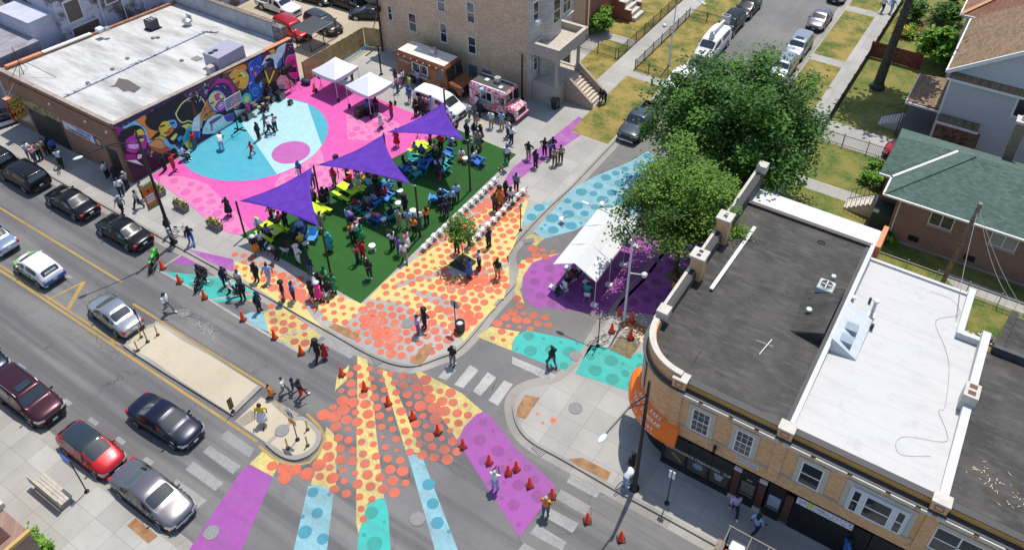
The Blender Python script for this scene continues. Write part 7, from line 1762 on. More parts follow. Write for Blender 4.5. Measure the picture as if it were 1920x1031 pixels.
# --- cones
conem = plain('cone_orange', (.75, .05, .012), .5, 0, .08)
def cone(label, loc):
    t = thing('traffic_cone', label, 'traffic cone', loc, 0, 'orange traffic cones'); m_ = MB(); m_.smooth = True; m_.lathe([(.2, .04), (.16, .12), (.055, .84), (.03, .87)], 14); m_.build('cone', conem, t); MB().bevbox(-.23, .23, -.23, .23, 0, .045, .05).build('base', PW, t); return t
CN = [(305, 504, 0, 'at the top corner of the teal parking bay'), (337, 530, 0, 'second along the teal bay line'), (384, 559, 0, 'third along the bay line beside the black motorcycle'), (456, 600, 0, 'at the blue patch of the bay line'), (515, 634, 0, 'at the yellow patch of the bay line'), (565, 663, 0, 'at the street end of the bay line'), (641, 703, 0, 'first in the line across the painted rays'), (684, 730, 0, 'second in the line across the painted rays'), (728, 757, 0, 'third in the line across the painted rays'), (774, 784, 0, 'fourth in the line across the painted rays'), (821, 811, 0, 'fifth in the line across the painted rays'), (868, 838, 0, 'at the left edge of the magenta band'), (917, 868, 0, 'on the magenta band behind the man in white'), (953, 888, 0, 'on the magenta band close to the man in white'), (968, 880, 0, 'on the right side of the magenta band, paired'), (993, 911, 0, 'farther along the magenta band towards the crossing'), (1035, 931, 0, 'behind the woman in an orange top'), (1101, 977, 0, 'on the crossing right of the magenta tip'), (1164, 1011, 0, 'nearest the bottom edge on bare asphalt'), (1147, 622, ZS, 'at the kerb left of the silver lamp'), (1185, 602, ZS, 'right of the silver lamp base'), (1161, 592, 0, 'in the gutter left of the silver lamp'), (1182, 634, ZS, 'on the pale slab beside the weed bed'), (590, 171, ZS, 'beside a canopy leg near the mural'), (1245, 270, 0, 'first of four under the big tree'), (1262, 271, 0, 'second of four under the big tree'), (1278, 273, 0, 'third of four under the big tree'), (1291, 281, 0, 'fourth of four under the big tree')]
for i, (px, py, z, lb_) in enumerate(CN):
    p = G(px, py, z); lb_ = 'orange traffic cone '+lb_
    if i == 0: cn0 = cone(lb_, tuple(p))
    else: dup(cn0, tuple(p), rr.uniform(0, 1.5), lb_)
p = G(1286, 250, 0); t = thing('traffic_drum', 'orange traffic drum half hidden under the big tree', 'traffic drum', tuple(p)); MB().lathe([(.32, 0), (.28, .3), (.26, .6), (.2, .95), (0, .97)], 14).build('drum', conem, t)
# --- iron covers
def cover(px, py, z, lb_, r_=.36, mt=None):
    p = G(px, py, z); t = thing('manhole_cover', lb_, 'manhole cover', (p.x, p.y, z), 0, 'manhole covers'); MB().cyl(0, 0, 0, .022, r_, n=24).build('lid', mt or plain('iron_grey', (.17, .17, .17), .7, 0, .3, 8), t)
    m_ = MB()
    for k in range(-3, 4):
        w2 = sqrt(max(0, r_*r_*.8-(k*.1)**2)); m_.box(-w2, w2, k*.1-.012, k*.1+.012, .022, .028)
    m_.build('tread', plain('iron_pale', (.3, .3, .3), .7), t)
for px, py, z, lb_ in ((396, 998, .0, 'grey manhole cover on the magenta band at the bottom left'), (783, 972, .0, 'grey manhole cover between the blue and teal bands'), (765, 606, ZS, 'small grey manhole cover among red dots'), (1079, 765, ZS, 'round brown manhole cover on the pale corner pavement'), (1079, 667, .0, 'brown manhole cover at the end of the teal crossing'), (529, 807, .16, 'rusty round cover on the small island')): cover(px, py, z+.008, lb_, .42)
def drain(px, py, lb_, rz):
    p = G(px, py, 0); t = thing('drain_grate', lb_, 'drain', (p.x, p.y, .006), rz, 'street drains'); m_ = MB(); m_.box(-.42, .42, -.25, .25, 0, .012); m_.build('pit', PW, t); m_ = MB()
    for k in range(8): m_.box(-.4+k*.105, -.4+k*.105+.05, -.24, .24, .012, .03)
    m_.build('grate', plain('iron_pale', (.3, .3, .3), .7), t)
drain(706, 675, 'storm drain grate at the rounded painted corner', -.5); drain(1010, 843, 'storm drain grate at the corner shop kerb', -.3); drain(991, 452, 'storm drain grate where the kerb bulges out', .8)
# --- basketball hoop
p = G(447, 245, ZS); t = thing('basketball_hoop', 'free-standing basketball hoop in front of the mural', 'basketball hoop', tuple(p))
MB().tube([(0, 0, 0), (0, 0, 2.4), (.3, 0, 3.0)], .07, 8).build('pole', PW, t); MB().bar((-.5, 0, .05), (.7, .3, .05), .1, .08).bar((0, -.5, .05), (0, .5, .05), .1, .08).build('base', PW, t)
m_ = MB(); m_.box(.3, .33, -.9, .9, 2.65, 2.7).box(.3, .33, -.9, .9, 3.7, 3.75).box(.3, .33, -.9, -.84, 2.7, 3.7).box(.3, .33, .84, .9, 2.7, 3.7).box(.325, .335, -.3, .3, 3.2, 3.23).box(.325, .335, -.3, -.27, 2.8, 3.2).box(.325, .335, .27, .3, 2.8, 3.2); m_.build('backboard_frame', WPL, t)
bg_ = NB('clear_board'); bg_.done((.5, .6, .62), .05); bg_.b.inputs['Alpha'].default_value = .3
MB().box(.305, .32, -.86, .86, 2.68, 3.72).build('backboard', bg_.m, t)
m_ = MB(); m_.smooth = True; m_.tube([(.6+.23*cos(q*pi/8), .23*sin(q*pi/8), 2.9) for q in range(17)], .015, 5).bar((.32, 0, 2.9), (.4, 0, 2.9), .1, .04); m_.build('rim', conem, t)
m_ = MB()
for q in range(8): a = q*pi/4; m_.tube([(.6+.22*cos(a), .22*sin(a), 2.88), (.6+.14*cos(a+.3), .14*sin(a+.3), 2.5)], .006, 3)
m_.build('net', WPL, t)
# --- band gear under the mural
def gear(name, label, cat, px, py, rz=0.0, group=None): return thing(name, label, cat, tuple(G(px, py, ZS)), rz, group)
for px, py, lb_, s in ((526, 186, 'black amplifier with a silver front beside the mural', 1.0), (545, 196, 'small black stage monitor on the pale blue floor', .55), (511, 190, 'black amplifier box behind the musician', .8), (466, 222, 'black speaker box left of the drum kit', .9), (455, 226, 'second black speaker box at the left end of the gear', .7)):
    t = gear('amplifier', lb_, 'amplifier', px, py, .1, 'band equipment'); MB().bevbox(-.35*s, .35*s, -.4*s, .4*s, 0, .8*s, .04).build('case', PW, t); MB().box(.35*s, .36*s, -.33*s, .33*s, .08*s, .72*s).build('grille_cloth', plain('amp_grey', (.2, .21, .22), .6), t)
t = gear('drum_kit', 'drum kit with cymbals set up against the mural', 'drum kit', 492, 208, 0, 'band equipment')
MB().cyl(0, 0, -.25, .25, .32, n=16, T=Matrix.Translation((.1, 0, .34)) @ Matrix.Rotation(pi/2, 4, 'Y')).build('bass_drum', plain('drum_dark', (.04, .02, .02), .3), t)
for x, y, z, r_ in ((0, .4, .6, .18), (.1, -.35, .7, .16), (-.3, .6, .4, .2), (.15, .1, .8, .15)): MB().cyl(x, y, z-.15, z, r_, n=14).build('drum', plain('drum_skin', (.35, .33, .3), .5), t)
for x, y in ((.2, .75), (.15, -.7), (-.3, -.6)): m_ = MB(); m_.cyl(x, y, 0, 1.1, .015, n=5).cyl(x, y, 1.1, 1.12, .23, .03, 14); m_.build('cymbal', plain('brass', (.5, .36, .12), .3, .8), t)
def tripod(label, px, py, h, head, name='speaker_stand', cat='speaker'):
    t = gear(name, label, cat, px, py, 0, 'tripod stands'); MB().cyl(0, 0, .4, h, .025, n=6).build('pole', PW, t)
    for q in range(3): a = q*2*pi/3+.4; MB().tube([(0, 0, h*.55), (.55*cos(a), .55*sin(a), 0)], .018, 5).build('leg', PW, t)
    if head: MB().bevbox(-.16, .16, -.2, .2, h, h+.55, .03).build('speaker', PW, t)
tripod('black tripod speaker stand under the corner of the first canopy', 604, 172, 1.5, True); tripod('black tripod stand on pink paint behind the far sail', 784, 268, 1.4, True); tripod('thin microphone stand beside the mural end', 556, 168, 1.4, False, 'microphone_stand', 'stand'); tripod('tall speaker stand on pink behind the middle picnic table', 637, 342, 2.2, True)
t = gear('wall_speaker', 'black loudspeaker pair raised on a stand at the mural end', 'speaker', 546, 172); MB().cyl(0, 0, 0, 2.1, .03, n=6).build('pole', PW, t); MB().bevbox(-.2, .2, -.62, .62, 2.1, 2.75, .04).build('speaker', PW, t)
t = gear('duffel_bag', 'dark blue equipment bag at the foot of the wooden fence', 'bag', 574, 158); m_ = MB(); m_.smooth = True; m_.ball(0, 0, .3, .55, .4, .34); m_.build('bag', plain('bag_navy', (.015, .03, .07), .7), t); MB().tube([(-.3, 0, .55), (0, 0, .75), (.3, 0, .55)], .02).build('handle', PW, t)
def ftable(label, px, py, rz, cloth, L_=1.8):
    t = gear('folding_table', label, 'table', px, py, rz); MB().box(-L_/2, L_/2, -.38, .38, .7, .74).build('table_top', cloth or WPL, t)
    if cloth: MB().bevbox(-L_/2-.02, L_/2+.02, -.4, .4, .02, .745, .06).build('tablecloth', cloth, t)
    for sx in (-1, 1):
        for sy in (-1, 1): MB().cyl(sx*L_*.45, sy*.33, 0, .7, .02, n=5).build('leg', GALV, t)
    return t
ftable('long white table of kit under the first canopy', 642, 166, .0, None, 2.4); ftable('black-clothed round-ended table under the second canopy', 683, 214, 1.3, PW, 1.6)
t = gear('basketball', 'orange basketball held up by a player on the court', 'ball', 517, 246); t.location.z = ZS+1.55; t.location.x += .35; m_ = MB(); m_.smooth = True; m_.ball(0, 0, 0, .13, .13, .13, 12, 8); m_.build('ball', plain('ball_orange', (.35, .12, .05), .7), t)
# --- fences
fw = two('fence_wood', (.34, .24, .1), (.5, .38, .18), 1.3, .35, .65, .85, 5, 0, None)
def board_fence(label, a, b, h, mt, name='wooden_fence'):
    a = Vector((*a, ZS)); b = Vector((*b, ZS)); L_ = (b-a).length; an = atan2(b.y-a.y, b.x-a.x); t = thing(name, label, 'fence', tuple(a), an)
    m_ = MB(); r_ = random.Random(int(L_*10)); n_ = int(L_/.15)
    for i in range(n_): m_.box(i*L_/n_+.004, (i+1)*L_/n_-.004, -.012, .012, .04, h+r_.uniform(-.03, .03))
    m_.build('boards', mt, t); m_ = MB()
    for z in (.4, h-.4): m_.box(0, L_, .012, .06, z, z+.08)
    m_.build('rails', mt, t)
    for i in range(int(L_/2.4)+1): MB().box(min(L_-.05, i*2.4)-.05, min(L_-.05, i*2.4)+.05, .06, .15, 0, h-.05).build('post', mt, t)
    return t
board_fence('pale timber board fence behind the canopies', (-54.5, 46.6), (-54.2, 54.8), 2.2, fw); board_fence('short pale timber fence section meeting the brick flats', (-54.2, 54.9), (-52.2, 55.6), 2.2, fw)
redw = two('red_stain', (.1, .02, .015), (.17, .04, .03), 3)
board_fence('dark red timber fence behind the bare trunk', (-10.4, 80.2), (-5.6, 80.0), 1.7, redw)
def iron_fence(label, pts, h, mt=None, step=.13):
    a0 = Vector((*pts[0], ZS)); t = thing('iron_fence', label, 'fence', tuple(a0), 0, 'black iron fences'); mt = mt or PW; k = MB(); ra = MB()
    for i in range(len(pts)-1):
        a = Vector((*pts[i], ZS))-a0; b = Vector((*pts[i+1], ZS))-a0; L_ = (b-a).length
        ra.bar(a+Vector((0, 0, h-.1)), b+Vector((0, 0, h-.1)), .035, .035).bar(a+Vector((0, 0, .15)), b+Vector((0, 0, .15)), .035, .035)
        for j in range(int(L_/step)): p = a.lerp(b, j*step/L_); k.box(p.x-.009, p.x+.009, p.y-.009, p.y+.009, 0, h-.04)
        for j in range(int(L_/2)+1): p = a.lerp(b, min(1, j*2/L_)); MB().box(p.x-.03, p.x+.03, p.y-.03, p.y+.03, 0, h+.12).build('post', mt, t)
    k.build('pickets', mt, t); ra.build('rail', mt, t); return t
iron_fence('black iron fence round the yard of the red brick house', [(-35.4, 66.2), (-31.15, 66.2), (-31.15, 76), (-31.15, 98)], 1.3)
iron_fence('black iron fence round the parkway grass by the silver lamp', [(-25.4, 65.4), (-28.85, 65.4), (-28.85, 78.4), (-25.3, 78.4)], 1.1)
iron_fence('long black iron fence beside the right-hand pavement', [(-10.3, 63.4), (-10.3, 80), (-10.3, 100)], 1.3)
iron_fence('black iron gate fence across the bungalow driveway', [(-10.3, 63.4), (-4.6, 63.4)], 1.2)
iron_fence('thin wire fence across the grass behind the shops', [(-2.3, 50.4), (14, 50.4)], 1.2, GALV, .6)
iron_fence('black picket fence by the far garden at the top right', [(-9.8, 90), (-3.5, 90)], 1.0)
# cage with striped roof in the lot
t = thing('steel_cage', 'black barred cage with a corrugated roof beside the red SUV', 'cage', (-58.0, 51.0, ZS)); k = MB()
for i in range(20): k.box(0, .02, i*.19, i*.19+.02, 0, 1.5)
for i in range(8): k.box(-i*.25-.02, -i*.25, 0, .02, 0, 1.5)
k.box(0, .03, 0, 3.8, 1.45, 1.5).box(0, .03, 0, 3.8, .1, .15).box(-2, 0, 0, .03, 1.45, 1.5); k.build('bars', PW, t)
for x, y in ((0, 0), (0, 1.9), (0, 3.8), (-2, 0)): MB().box(x-.04, x+.04, y-.04, y+.04, 0, 2.2).build('post', PW, t)
k = MB()
for i in range(16): k.box(-2.2+i*.17, -2.2+i*.17+.09, -.1, 3.0, 2.2, 2.25)
k.build('roof', plain('corrugated_dark', (.07, .08, .09), .5), t); MB().box(-2.2, .5, -.1, 3.0, 2.18, 2.2).build('roof_base', plain('corrugated_light', (.3, .33, .36), .5), t)
t = thing('ladder', 'blue ladder leaning along the timber fence', 'ladder', (-53.7, 50.9, ZS))
for y in (0, .4): MB().bar((0+y*.6, 0, .15+y*1.1), (.05+y*.6, 3.6, .2+y*1.1), .05, .08).build('rail', plain('ladder_blue', (.03, .3, .5), .5), t)
for i in range(11): MB().tube([(.01, .15+i*.33, .16), (.25, .15+i*.33, .6)], .018, 5).build('rung', plain('ladder_blue', (.03, .3, .5), .5), t)
# --- utility poles and wires
p = G(1763, 538, ZS); t = thing('utility_pole', 'leaning dark wooden utility pole behind the white roof', 'utility pole', tuple(p)); MB().tube([(0, 0, 0), (.22, -.55, 8.0)], .17, 9, .13).build('pole', M['wood'], t)
for i, (dx, dy, dz) in enumerate(((4.4, -6.5, 5.2), (6.0, -7.5, 5.0), (1.0, -9.5, 6.2))): MB().tube([Vector((.2, -.5, 7.6)).lerp(Vector((dx, dy, dz)), q/8)-Vector((0, 0, .9*sin(pi*q/8))) for q in range(9)], .016, 4).build('wire', plain('wire_grey', (.3, .3, .3), .6), t)
p = G(700, 52, ZS); t = thing('utility_pole', 'brown wooden utility pole at the corner of the parking lot', 'utility pole', (-53.2, 56.6, ZS)); MB().tube([(0, 0, 0), (0, 0, 9)], .15, 9, .12).build('pole', M['wood'], t); MB().tube([(-2.2, .6, 0), (0, 0, 4.2)], .05).build('stay', M['wood'], t)
t = thing('utility_pole', 'slim black pole in front of the brick flats corner', 'utility pole', (-52.1, 55.1, ZS)); MB().cyl(0, 0, 0, 8, .1, .09, 9).build('pole', PW, t); MB().box(-.3, .2, -.2, .2, 4.4, 4.9).build('meter_box', PW, t)
# --- rooftop units
def ac(label, px, py, z, s=1.0, col=None):
    p = roofG(px, py) if z == 5.4 else G(px, py, z); t = thing('air_conditioner', label, 'air conditioner', tuple(p), 0, 'rooftop air conditioners'); MB().bevbox(-.4*s, .4*s, -.4*s, .4*s, .06, .85*s, .05).build('case', col or plain('ac_grey', (.22, .26, .28), .5), t)
    MB().cyl(0, 0, .85*s, .87*s, .31*s, n=18).build('fan', PW, t); m_ = MB(); m_.smooth = True; m_.tube([(.32*s*cos(q*pi/9), .32*s*sin(q*pi/9), .88*s) for q in range(19)], .02, 5)
    for q in range(4): m_.bar((0, 0, .88*s), (.3*s*cos(q*pi/2), .3*s*sin(q*pi/2), .88*s), .06, .01)
    m_.build('fan_guard', WPL, t); MB().box(-.5*s, .5*s, -.5*s, .5*s, 0, .06).build('pad', PW, t); return t
ac('dark cube air conditioner on the white mart roof', 287, 54, 5.4, 1.2, plain('ac_dark', (.03, .035, .05), .5)); ac('pale air conditioner with round fan on the black roof', 1543, 556, 6.2, 1.15, plain('ac_pale', (.4, .46, .44), .5))
p = roofG(421, 122); t = thing('rooftop_unit', 'large grey box unit with two fans on the mart roof edge', 'air conditioner', tuple(p), 0, 'rooftop air conditioners')
MB().bevbox(-1.0, 1.0, -1.2, 1.7, .15, 1.5, .03).build('case', plain('rtu_grey', (.3, .3, .38), .5, 0, .06), t); MB().box(-.9, .9, -1.1, 1.6, 0, .15).build('curb', PW, t)
for y in (-.85, -.35): m_ = MB(); m_.cyl(-.3+0*y, y, 1.5, 1.53, .24, n=16); m_.build('fan', PW, t)
p = roofG(397, 138); t = thing('vent_box', 'small tan vent box next to the large roof unit', 'vent', tuple(p)); MB().bevbox(-.3, .3, -.3, .3, 0, .75, .04).build('case', plain('vent_tan', (.42, .38, .34)), t); MB().box(.3, .31, -.25, .25, .1, .6).build('plate', plain('vent_blue', (.3, .38, .5)), t)
p = roofG(353, 48); t = thing('roof_vent', 'grey hooded vent near the back of the mart roof', 'vent', tuple(p)); MB().lathe([(.3, 0), (.3, .35), (.45, .4), (.45, .6), (.2, .75)], 12).build('vent', GALV, t); MB().box(-.4, .3, .3, .36, .3, 1.0).build('hood', GALV, t)
def pipe(label, px, py, z, h, r_, mt, cap=True):
    p = G(px, py, z); t = thing('roof_pipe', label, 'vent pipe', tuple(p), 0, 'roof vent pipes'); MB().cyl(0, 0, 0, h, r_, n=10).build('pipe', mt, t)
    if cap: MB().lathe([(r_*1.9, h), (r_*1.7, h+.1), (0, h+.16)], 12).build('cap', WPL, t); MB().bevbox(-r_*2.4, r_*2.4, -r_*2.4, r_*2.4, 0, .03, .03).build('flashing', WPL, t)
for a_ in (('silver capped pipe left of the pale air conditioner', 1512, 597, 6.3, .7, .09, GALV), ('silver capped pipe behind the pale air conditioner', 1558, 535, 6.2, .7, .08, GALV), ('small black pipe on the black roof', 1516, 567, 6.3, .45, .06, PW, False), ('tall silver pipe on the white roof', 1634, 590, 6.3, 1.1, .1, GALV), ('short black pipe near the tall silver pipe', 1630, 567, 6.2, .35, .08, PW, False), ('short black pipe on the white roof lower down', 1634, 616, 6.4, .35, .09, PW, False), ('white capped pipe on the party wall', 1596, 572, 6.4, .6, .08, GALV)): pipe(*a_)
p = G(1540, 628, 6.4); t = thing('roof_hatch', 'black sloping roof hatch beside the party wall', 'roof hatch', (-4.1, 36.6, 6.35)); MB().loft([[(-.7, -2.2, 0), (1.35, -2.2, 0), (1.35, 2.0, 0), (-.7, 2.0, 0)], [(-.6, -2.1, .2), (1.35, -2.2, 1.2), (1.35, 2.0, 1.0), (-.6, 1.9, .15)]]).build('hood', M['bfelt'], t)
t = thing('roof_hatch', 'pale blue sloping roof hatch with two vents on the white roof', 'roof hatch', (-1.6, 35.9, 6.4)); MB().loft([[(-.7, -1.6, 0), (.8, -1.6, 0), (.8, 2.0, 0), (-.7, 2.0, 0)], [(-.7, -1.5, 1.05), (.75, -1.5, .22), (.75, 1.9, .18), (-.7, 1.9, .95)]]).build('hood', plain('hatch_pale', (.5, .54, .58), .5), t)
for y in (-.9, .1): MB().box(-.35, .3, y-.3, y+.3, .5, .86).build('vent', plain('hatch_blue', (.2, .27, .33), .5), t)
t = thing('roof_antenna', 'thin cross-shaped antenna mast lying on the black roof', 'antenna', tuple(G(1433, 660, 6.6))); MB().tube([(-.2, -.6, .1), (.1, .7, .4)], .016).tube([(-.6, .3, .3), (.3, .35, .33)], .014).build('mast', GALV, t)
t = thing('roof_strip', 'long white board lying on the black roof by the parapet', 'board', (-9.35, 38.6, 6.55)); MB().bar((0, -3.6, .22), (.1, 5.2, -.42), .22, .1).build('board', WPL, t)
t = thing('cable_coil', 'tangle of black cable on the black roof', 'cable', tuple(G(1540, 460, 6.1))); m_ = MB(); r_ = random.Random(8)
for i in range(7): c0 = Vector((r_.uniform(-.1, .1), r_.uniform(-.1, .1), .06)); m_.tube([c0+Vector((.22*cos(q*pi/5+i), .16*sin(q*pi/5+i), .02*i)) for q in range(11)], .018, 4)
m_.tube([(0, 0, .05), (.5, -1.2, 0), (1.5, -1.8, -.02), (2.2, -1.3, -.03)], .016, 4); m_.build('cable', PW, t)
t = thing('roof_cable', 'thin grey cable looping across the white roof', 'cable', (0, 0, 0)); pts = []
for px, py in ((1745, 855), (1690, 852), (1680, 830), (1700, 818), (1770, 828), (1775, 810), (1760, 770), (1772, 762), (1780, 690), (1772, 650), (1755, 600), (1800, 588), (1785, 560), (1745, 545)):
    x_, y_ = G(px, py, 6.6)[:2]; zz = 7.0-(y_-27.85)*.0723+.03; q = G(px, py, zz); pts.append((q.x, q.y, zz))
m_ = MB(); P2 = smooth_path([(a, b) for a, b, c in pts], 4); m_.tube([(a, b, 7.0-(b-27.85)*.0723+.03 if b < 39.6 else 6.15-(b-39.6)*.075+.03) for a, b in P2], .009, 4); m_.build('cable', plain('wire_grey', (.3, .3, .3), .6), t)
t = thing('roof_mast', 'black tripod mast with guy bars on the mart roof corner', 'mast', tuple(roofG(45, 140))); MB().tube([(0, 0, 0), (-.1, 0, 2.6)], .03).build('mast', PW, t)
for a, b in (((1.4, -1.2, 0), 1.2), ((.3, -1.6, 0), 1.2), ((2.8, 1.2, 0), 1.6), ((-.8, .8, 0), 1.4)): MB().tube([a, (0, 0, b)], .025).build('stay', PW, t)
car('hatch', 'red car nose poking out beside the green roof driveway', 'car', (-3.0, 64.3, ZS), pi, RED_, None, L=4.3)
t = thing('debris_pile', 'pile of scrap wood and rubble behind the white roof', 'debris', tuple(G(1845, 645, ZS))); t['kind'] = 'stuff'
m_ = MB(); r_ = random.Random(4)
for i in range(40): a = r_.uniform(0, pi); x, y = r_.gauss(0, .4), r_.gauss(0, .35); m_.cur = r_.randrange(2); m_.bar((x, y, .05+.01*i), (x+.35*cos(a), y+.35*sin(a), .08+.01*i), .1, .05)
m_.build('scrap', [PW, M['stone']], t)
t = thing('scrap_metal', 'pale tiles and white cloth heap on the mart parapet', 'debris', tuple(G(188, 58, 5.6))); MB().bevbox(-.35, .35, -.3, .3, 0, .3, .05).build('box', WPL, t); MB().bevbox(.3, .7, .2, .6, 0, .35, .04).build('box', GALV, t)
# ================================================================ people
SK = [plain('skin_deep', (.07, .032, .02), .55), plain('skin_brown', (.15, .07, .04), .55), plain('skin_tan', (.3, .15, .09), .55), plain('skin_light', (.45, .26, .18), .55)]
CLT = {'k': (.016, .016, .019), 'w': (.68, .68, .7), 'n': (.012, .02, .06), 'b': (.04, .13, .42), 's': (.3, .42, .65), 'r': (.5, .015, .025), 'o': (.65, .22, .02), 'y': (.7, .5, .06), 'g': (.02, .25, .09), 't': (.36, .29, .2), 'e': (.2, .2, .21), 'p': (.7, .3, .42), 'v': (.22, .1, .4), 'l': (.5, .36, .6), 'm': (.25, .03, .08), 'c': (.03, .34, .38), 'j': (.07, .11, .2), 'h': (.4, .31, .19), 'a': (.12, .06, .035), 'f': (.85, .03, .28), 'i': (.45, .65, .1)}
def cloth(k): return plain('cloth_'+k, CLT[k], .85, 0, .18, 5)
hairm = [plain('hair_black', (.01, .008, .007), .7), plain('hair_brown', (.07, .03, .015), .7), plain('hair_grey', (.35, .34, .33), .7), plain('hair_purple', (.16, .05, .3), .7)]
def skeleton(pose):
    J = dict(pel=(0, 0, .95), spi=(0, 0, 1.13), che=(0, 0, 1.34), nek=(0, 0, 1.5), hea=(.015, 0, 1.62), top=(.01, 0, 1.75))
    for s, y in (('l', 1), ('r', -1)):
        J.update({'sh'+s: (0, .18*y, 1.43), 'el'+s: (-.03, .25*y, 1.15), 'wr'+s: (.06, .25*y, .92), 'ha'+s: (.08, .25*y, .83), 'hi'+s: (0, .1*y, .9), 'kn'+s: (.02, .11*y, .5), 'an'+s: (-.02, .11*y, .09), 'to'+s: (.16, .13*y, .05)})
    def arm(s, e, w, h): J['el'+s] = e; J['wr'+s] = w; J['ha'+s] = h
    if pose == 'hold': arm('l', (.02, .24, 1.16), (.24, .1, 1.22), (.31, .06, 1.26)); arm('r', (.02, -.24, 1.16), (.24, -.1, 1.22), (.31, -.06, 1.26))
    if pose == 'photo': arm('l', (.14, .24, 1.28), (.26, .1, 1.5), (.3, .07, 1.58)); arm('r', (.14, -.24, 1.28), (.26, -.1, 1.5), (.3, -.07, 1.58))
    if pose == 'hips': arm('l', (-.1, .4, 1.22), (.05, .22, 1.06), (.1, .17, 1.04)); arm('r', (-.1, -.4, 1.22), (.05, -.22, 1.06), (.1, -.17, 1.04))
    if pose == 'fold': arm('l', (.0, .27, 1.17), (.19, .08, 1.18), (.22, -.03, 1.19)); arm('r', (.0, -.27, 1.17), (.19, -.08, 1.18), (.22, .03, 1.15))
    if pose == 'reach': arm('l', (.2, .3, 1.4), (.42, .34, 1.5), (.5, .35, 1.52)); arm('r', (.02, -.25, 1.16), (.2, -.2, 1.05), (.26, -.18, 1.04))
    if pose in ('walk', 'ride', 'reachwalk'):
        J.update(knl=(.2, .11, .53), anl=(.3, .11, .11), tol=(.48, .12, .08), knr=(-.04, -.11, .49), anr=(-.34, -.11, .17), tor=(-.22, -.12, .05))
        arm('l', (-.14, .25, 1.18), (-.12, .27, .95), (-.1, .27, .87)); arm('r', (.08, -.25, 1.17), (.26, -.24, 1.0), (.33, -.23, .95))
    if pose == 'reachwalk': arm('l', (.1, .38, 1.42), (.2, .6, 1.46), (.23, .68, 1.46)); arm('r', (.18, -.3, 1.4), (.38, -.42, 1.5), (.44, -.46, 1.54))
    if pose == 'ride': arm('l', (.22, .26, 1.24), (.45, .24, 1.08), (.52, .23, 1.06)); arm('r', (.22, -.26, 1.24), (.45, -.24, 1.08), (.52, -.23, 1.06))
    if pose == 'bend':
        J.update(spi=(.1, 0, 1.1), che=(.27, 0, 1.22), nek=(.38, 0, 1.3), hea=(.49, 0, 1.36), top=(.58, 0, 1.46), shl=(.3, .18, 1.27), shr=(.3, -.18, 1.27))
        arm('l', (.4, .22, 1.05), (.52, .14, .9), (.57, .12, .84)); arm('r', (.4, -.22, 1.05), (.52, -.14, .9), (.57, -.12, .84))
    if pose in ('sit', 'sitphone'):
        J = {k: (x-.06*(z-.9 if z > .9 else 0)*2, y, z-.4 if z > .85 else z) for k, (x, y, z) in J.items()}
        J['hea'] = (-.04, 0, 1.22); J['top'] = (-.02, 0, 1.35); J['nek'] = (-.07, 0, 1.1)
        for s, y in (('l', 1), ('r', -1)): J.update({'hi'+s: (.04, .1*y, .52), 'kn'+s: (.44, .13*y, .53), 'an'+s: (.44, .13*y, .1), 'to'+s: (.6, .14*y, .06)})
        if pose == 'sit': arm('l', (.03, .26, .78), (.28, .18, .66), (.36, .16, .64)); arm('r', (.03, -.26, .78), (.28, -.18, .66), (.36, -.16, .64))
        else: arm('l', (.05, .25, .78), (.26, .1, .9), (.32, .06, .95)); arm('r', (.05, -.25, .78), (.26, -.1, .9), (.32, -.06, .95))
    return {k: Vector(v) for k, v in J.items()}
BON = [('pel', 'spi', 'waist'), ('spi', 'che', 'torso'), ('che', 'nek', 'torso'), ('nek', 'hea', 'head'), ('hea', 'top', 'head')]
for _s in 'lr': BON += [('che', 'sh'+_s, 'torso'), ('sh'+_s, 'el'+_s, 'uarm'), ('el'+_s, 'wr'+_s, 'farm'), ('wr'+_s, 'ha'+_s, 'hand'), ('pel', 'hi'+_s, 'hip'), ('hi'+_s, 'kn'+_s, 'thigh'), ('kn'+_s, 'an'+_s, 'calf'), ('an'+_s, 'to'+_s, 'foot')]
RAD = dict(pel=(.15, .115), spi=(.135, .105), che=(.165, .115), nek=(.055, .055), hea=(.088, .1), top=(.06, .07), sh=(.075, .075), el=(.045, .045), wr=(.032, .032), ha=(.03, .04), hi=(.1, .1), kn=(.062, .062), an=(.042, .042), to=(.035, .045))
BODY = {}
